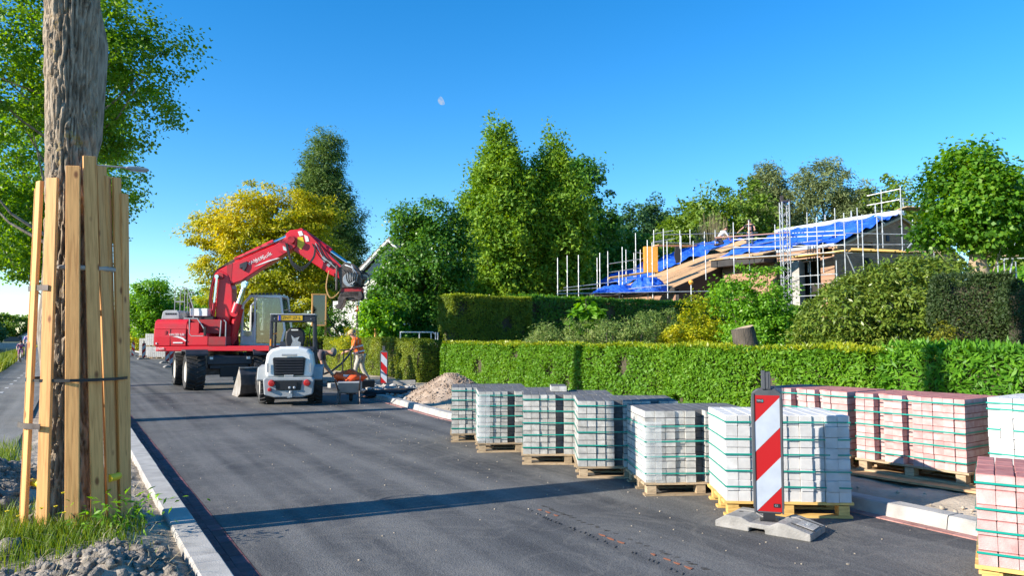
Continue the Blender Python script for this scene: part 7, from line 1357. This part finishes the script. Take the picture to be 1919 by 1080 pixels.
def spire(name, label, px, d, H, R_, seed, grp):
    bl = []
    for k in range(46):
        z = 0.6 + (H - 0.9) * k / 45; f = z / H; r = R_ * (0.92 + 0.3 * f if f < 0.25 else (1.0 if f < 0.60 else max(0.10, 1 - ((f - 0.60) / 0.40) ** 1.35)))
        a = k * 2.4 + seed; bl.append(Bl(0.30 * r * math.cos(a), 0.30 * r * math.sin(a), z, r * 0.78, H / 20))
    t_ = thing(name, label, 'tree', gp(px, d), 0, grp); V, C = crown(bl, 2200, 0.42, 42, 0.25, 0.23, droop=-0.5, upw=0.35, shell=0.6, flat=1.3, tri=True)
    limb_mesh((0, 0, 0), (0, 0, H - .4), 0.25, C, 24).build('trunk', K['bark_dark'], t_, smooth=True); leaf_obj('crown', V, G['cypress'], t_, 3)
spire('conifer', 'left and tallest of the two broad pointed conifers', 938, 46, 15.1, 2.7, 0.3, 'pair of pointed conifers')
spire('conifer', 'right one of the two pointed conifers, partly in shade', 1036, 47.5, 15.0, 2.7, 2.1, 'pair of pointed conifers')
tree('tree', 'leafy tree tucked behind the right conifer with tiered edges', gp(1098, 53), [Bl(0, 0, 9.8, 2.0, 4.2), Bl(1.0, 0, 8.6, 1.8, 2.6), Bl(.0, 0, 13.3, 1.3, 1.3), Bl(1.6, 0, 6.2, 1.6, 2.2), Bl(0, 0, 5, 2.6, 3.2)], 760, 0.48, 44, 0.24, 0.30, G['maple'], K['bark_dark'], 0.24, (0, 0, 11), tri=True)
tree('tree', 'mid-green tree behind the left scaffold poles', gp(1165, 56), [Bl(-.4, 0, 5.0, 2.4, 3.4), Bl(1.4, 0, 6.6, 2.1, 2.4), Bl(3.2, 0, 6.4, 2.0, 1.8), Bl(.2, 0, 8.4, 1.4, 1.2), Bl(2.6, 0, 3.8, 2.1, 2.4)], 680, 0.42, 42, 0.21, 0.28, G['maple'], K['bark_dark'], 0.22, (0, 0, 7), tri=True)
for i, (px, d, H, w_, lb, g_) in enumerate([(1188, 80, 16.5, 3.6, 'dark blue-green far tree just right of the conifers', 'bgdark'), (1225, 82, 17.3, 2.8, 'narrow dark far tree in the middle of the far group', 'bgdark'), (1262, 84, 16.6, 3.2, 'dark far tree at the right end of the far group', 'bgdark'), (1300, 62, 13.4, 4.0, 'olive tree beyond the roof left of the bare shrub', 'bgmid'), (1348, 66, 15.2, 4.2, 'olive tree beyond the roof above the bare shrub', 'bgmid'), (1395, 64, 15.6, 4.0, 'broad green tree beyond the roof above the standing roofer', 'bgmid'), (1665, 66, 16.4, 3.6, 'pale green tree beyond the brick gable', 'bgmid'), (1712, 64, 14.2, 3.2, 'small pale tree beside the scaffold rails over the gable', 'bgmid'), (1905, 48, 12.5, 1.7, 'thin olive tree at the right edge behind the lime', 'bgmid'), (1890, 40, 5.0, 2.6, 'bright green bushes behind the right-hand scaffold', 'shrub')]):
    tree('tree', lb, gp(px, d), [Bl(0, 0, H * 0.55, w_ * .8, H * 0.40), Bl(-w_ * .45, 0, H * 0.45, w_ * .6, H * 0.3), Bl(w_ * .45, 0, H * 0.45, w_ * .6, H * 0.3), Bl(w_ * .2, 0, H * 0.85, w_ * .45, H * 0.15), Bl(-w_ * .3, 0, H * .75, w_ * .45, H * .16)], 420, 0.6, 42, 0.30, 0.40, G[g_], K['bark_dark'], 0.22, (0, 0, H * .9), 'trees beyond the house', tri=True)
for (px, d, H, w_, lb) in [(1446, 70, 18.5, 2.7, 'left grey-green willow beyond the roofs'), (1552, 68, 18.5, 4.4, 'biggest grey-green willow crown above the blue roof'), (1610, 67, 15.8, 3.2, 'lower right-hand willow sloping down behind the gable')]:
    tree('willow_tree', lb, gp(px, d), [Bl(0, 0, H * 0.6, w_ * .85, H * 0.38), Bl(-w_ * .45, 0, H * 0.5, w_ * .6, H * 0.3), Bl(w_ * .45, 0, H * 0.5, w_ * .6, H * 0.3), Bl(0, 0, H * 0.86, w_ * .5, H * 0.13), Bl(-w_ * .5, 0, H * .78, w_ * .3, H * .12)], 900, 0.55, 48, 0.36, 0.17, G['willow'], K['bark_dark'], 0.3, (0, 0, H * .85), 'willows beyond the house', droop=0.2, tri=True)
# bare twiggy shrub
p = gp(1340, 52); t_ = thing('bare_shrub', 'nearly leafless twiggy shrub behind the kneeling roofer', 'shrub', p); b = MB()
for k in range(150):
    a, q = rnd.uniform(0, 2 * PI), rnd.random() ** .5; e = Vector((math.cos(a) * 1.7 * q, math.sin(a) * 1.7 * q, 8.6 + 2.2 * (1 - q * q) * rnd.uniform(.6, 1)))
    b.tube([(e.x * .1, e.y * .1, 3), (e.x * .45, e.y * .45, 6.5), e], [.035, .025, .008], 4)
b.build('twigs', mat('dry_twigs', (0.22, 0.19, 0.10), 0.9), t_)
# pollarded lime tree on the right
lt = tree('lime_tree', 'pollarded lime tree with thick pale trunk and large bright leaves', gp(1843, 19.5), [Bl(-.25, 0, 5.2, 1.25, 1.2), Bl(-.95, 0, 4.35, .7, .5), Bl(.5, 0, 4.8, 1.0, 1.0), Bl(-.2, 0, 6.1, .75, .55), Bl(.1, 0, 6.45, .35, .32), Bl(.85, 0, 4.2, .55, .5), Bl(-.8, 0, 5.5, .6, .5), Bl(-.2, -.5, 4.5, .6, .45)], 560, 0.27, 30, 0.125, 0.105, G['lime'], K['bark_pale'], 0.11, (-.25, 0, 6.2), limbs=30, upw=0.6)
b = MB(); b.tube([(.12, 0, 0), (.06, 0, 2.3), (-.02, 0, 2.9), (-.12, 0, 3.35), (-.22, 0, 3.9)], [.34, .30, .27, .24, .13], 16); b.tube([(-.02, 0, 2.95), (.2, .1, 3.5), (.4, .2, 4.3)], [.2, .13, .06], 10); b.tube([(-.05, -.2, 2.9), (-.3, -.3, 3.0)], [.16, .11], 10); b.build('bole', K['bark_pale'], lt, smooth=True)

# ================================================================== FAR BANK
FB = 'trees on the far bank'
for (x, y, H, w_, lb, g_) in [(-36, 238, 9.5, 7, 'dark far-bank tree at the left photo edge', 'bgdark'), (-27.5, 235, 10.5, 4.5, 'dark far-bank tree left of the tall dark one', 'bgdark'), (-21, 240, 13.5, 3.2, 'tallest dark far-bank tree left of the white house', 'bgdark'), (-16.5, 300, 9.5, 8, 'rounded far-bank tree behind the white house', 'bgmid'), (-4, 310, 9.5, 8, 'wide far-bank tree right of the white house', 'bgmid'), (-18.3, 236, 4.5, 3.5, 'low bush on the far bank beside the white house', 'bgdark'), (10, 320, 11, 9, 'far-bank tree hidden behind the planks', 'bgmid')]:
    tree('tree', lb, (x, y, 0), [((0, 0, H * .5), (w_, w_, H * .5)), ((-w_ * .3, 0, H * .7), (w_ * .6, w_ * .6, H * .3))], 200, 0.9, 34, 0.8, 1.0, G[g_], K['bark_dark'], 0.3, (0, 0, H * .7), FB, limbs=4, tri=True)
p = at(55, 636, 245); h2 = thing('boathouse', 'small white-gabled house across the water', 'house', (p.x, p.y, 0), 0.1); b = MB(); b.prism([(-2.6, 0), (2.6, 0), (2.6, 1.6), (0, 3.2), (-2.6, 1.6)], (0, 0, 0), (1, 0, 0), (0, 0, 1), (0, 6, 0)); b.build('wall', K['white_plaster'], h2); b = MB(); b.prism([(-3.2, 1.3), (0, 3.35), (3.2, 1.3), (3.2, 1.6), (0, 3.7), (-3.2, 1.6)], (0, -.4, 0), (1, 0, 0), (0, 0, 1), (0, 7, 0)); b.build('roof', K['tile_roof'], h2); b = MB(); b.box((0, -.05, 1.2), (2, .1, 1.2)); b.build('window', K['dark_room'], h2); b = MB(); b.box((-4.5, 2, .8), (5, 4, 1.6)); b.build('shed', K['tile_roof'], h2)
b = MB(); b.box((0, 0, 0.1), (40, 1.4, 0.9)); jt = b.build('jetty', K['concrete'], None, loc=(-24, 206, -.35)); tag(jt, 'long pale jetty edge along the far water line', 'jetty')
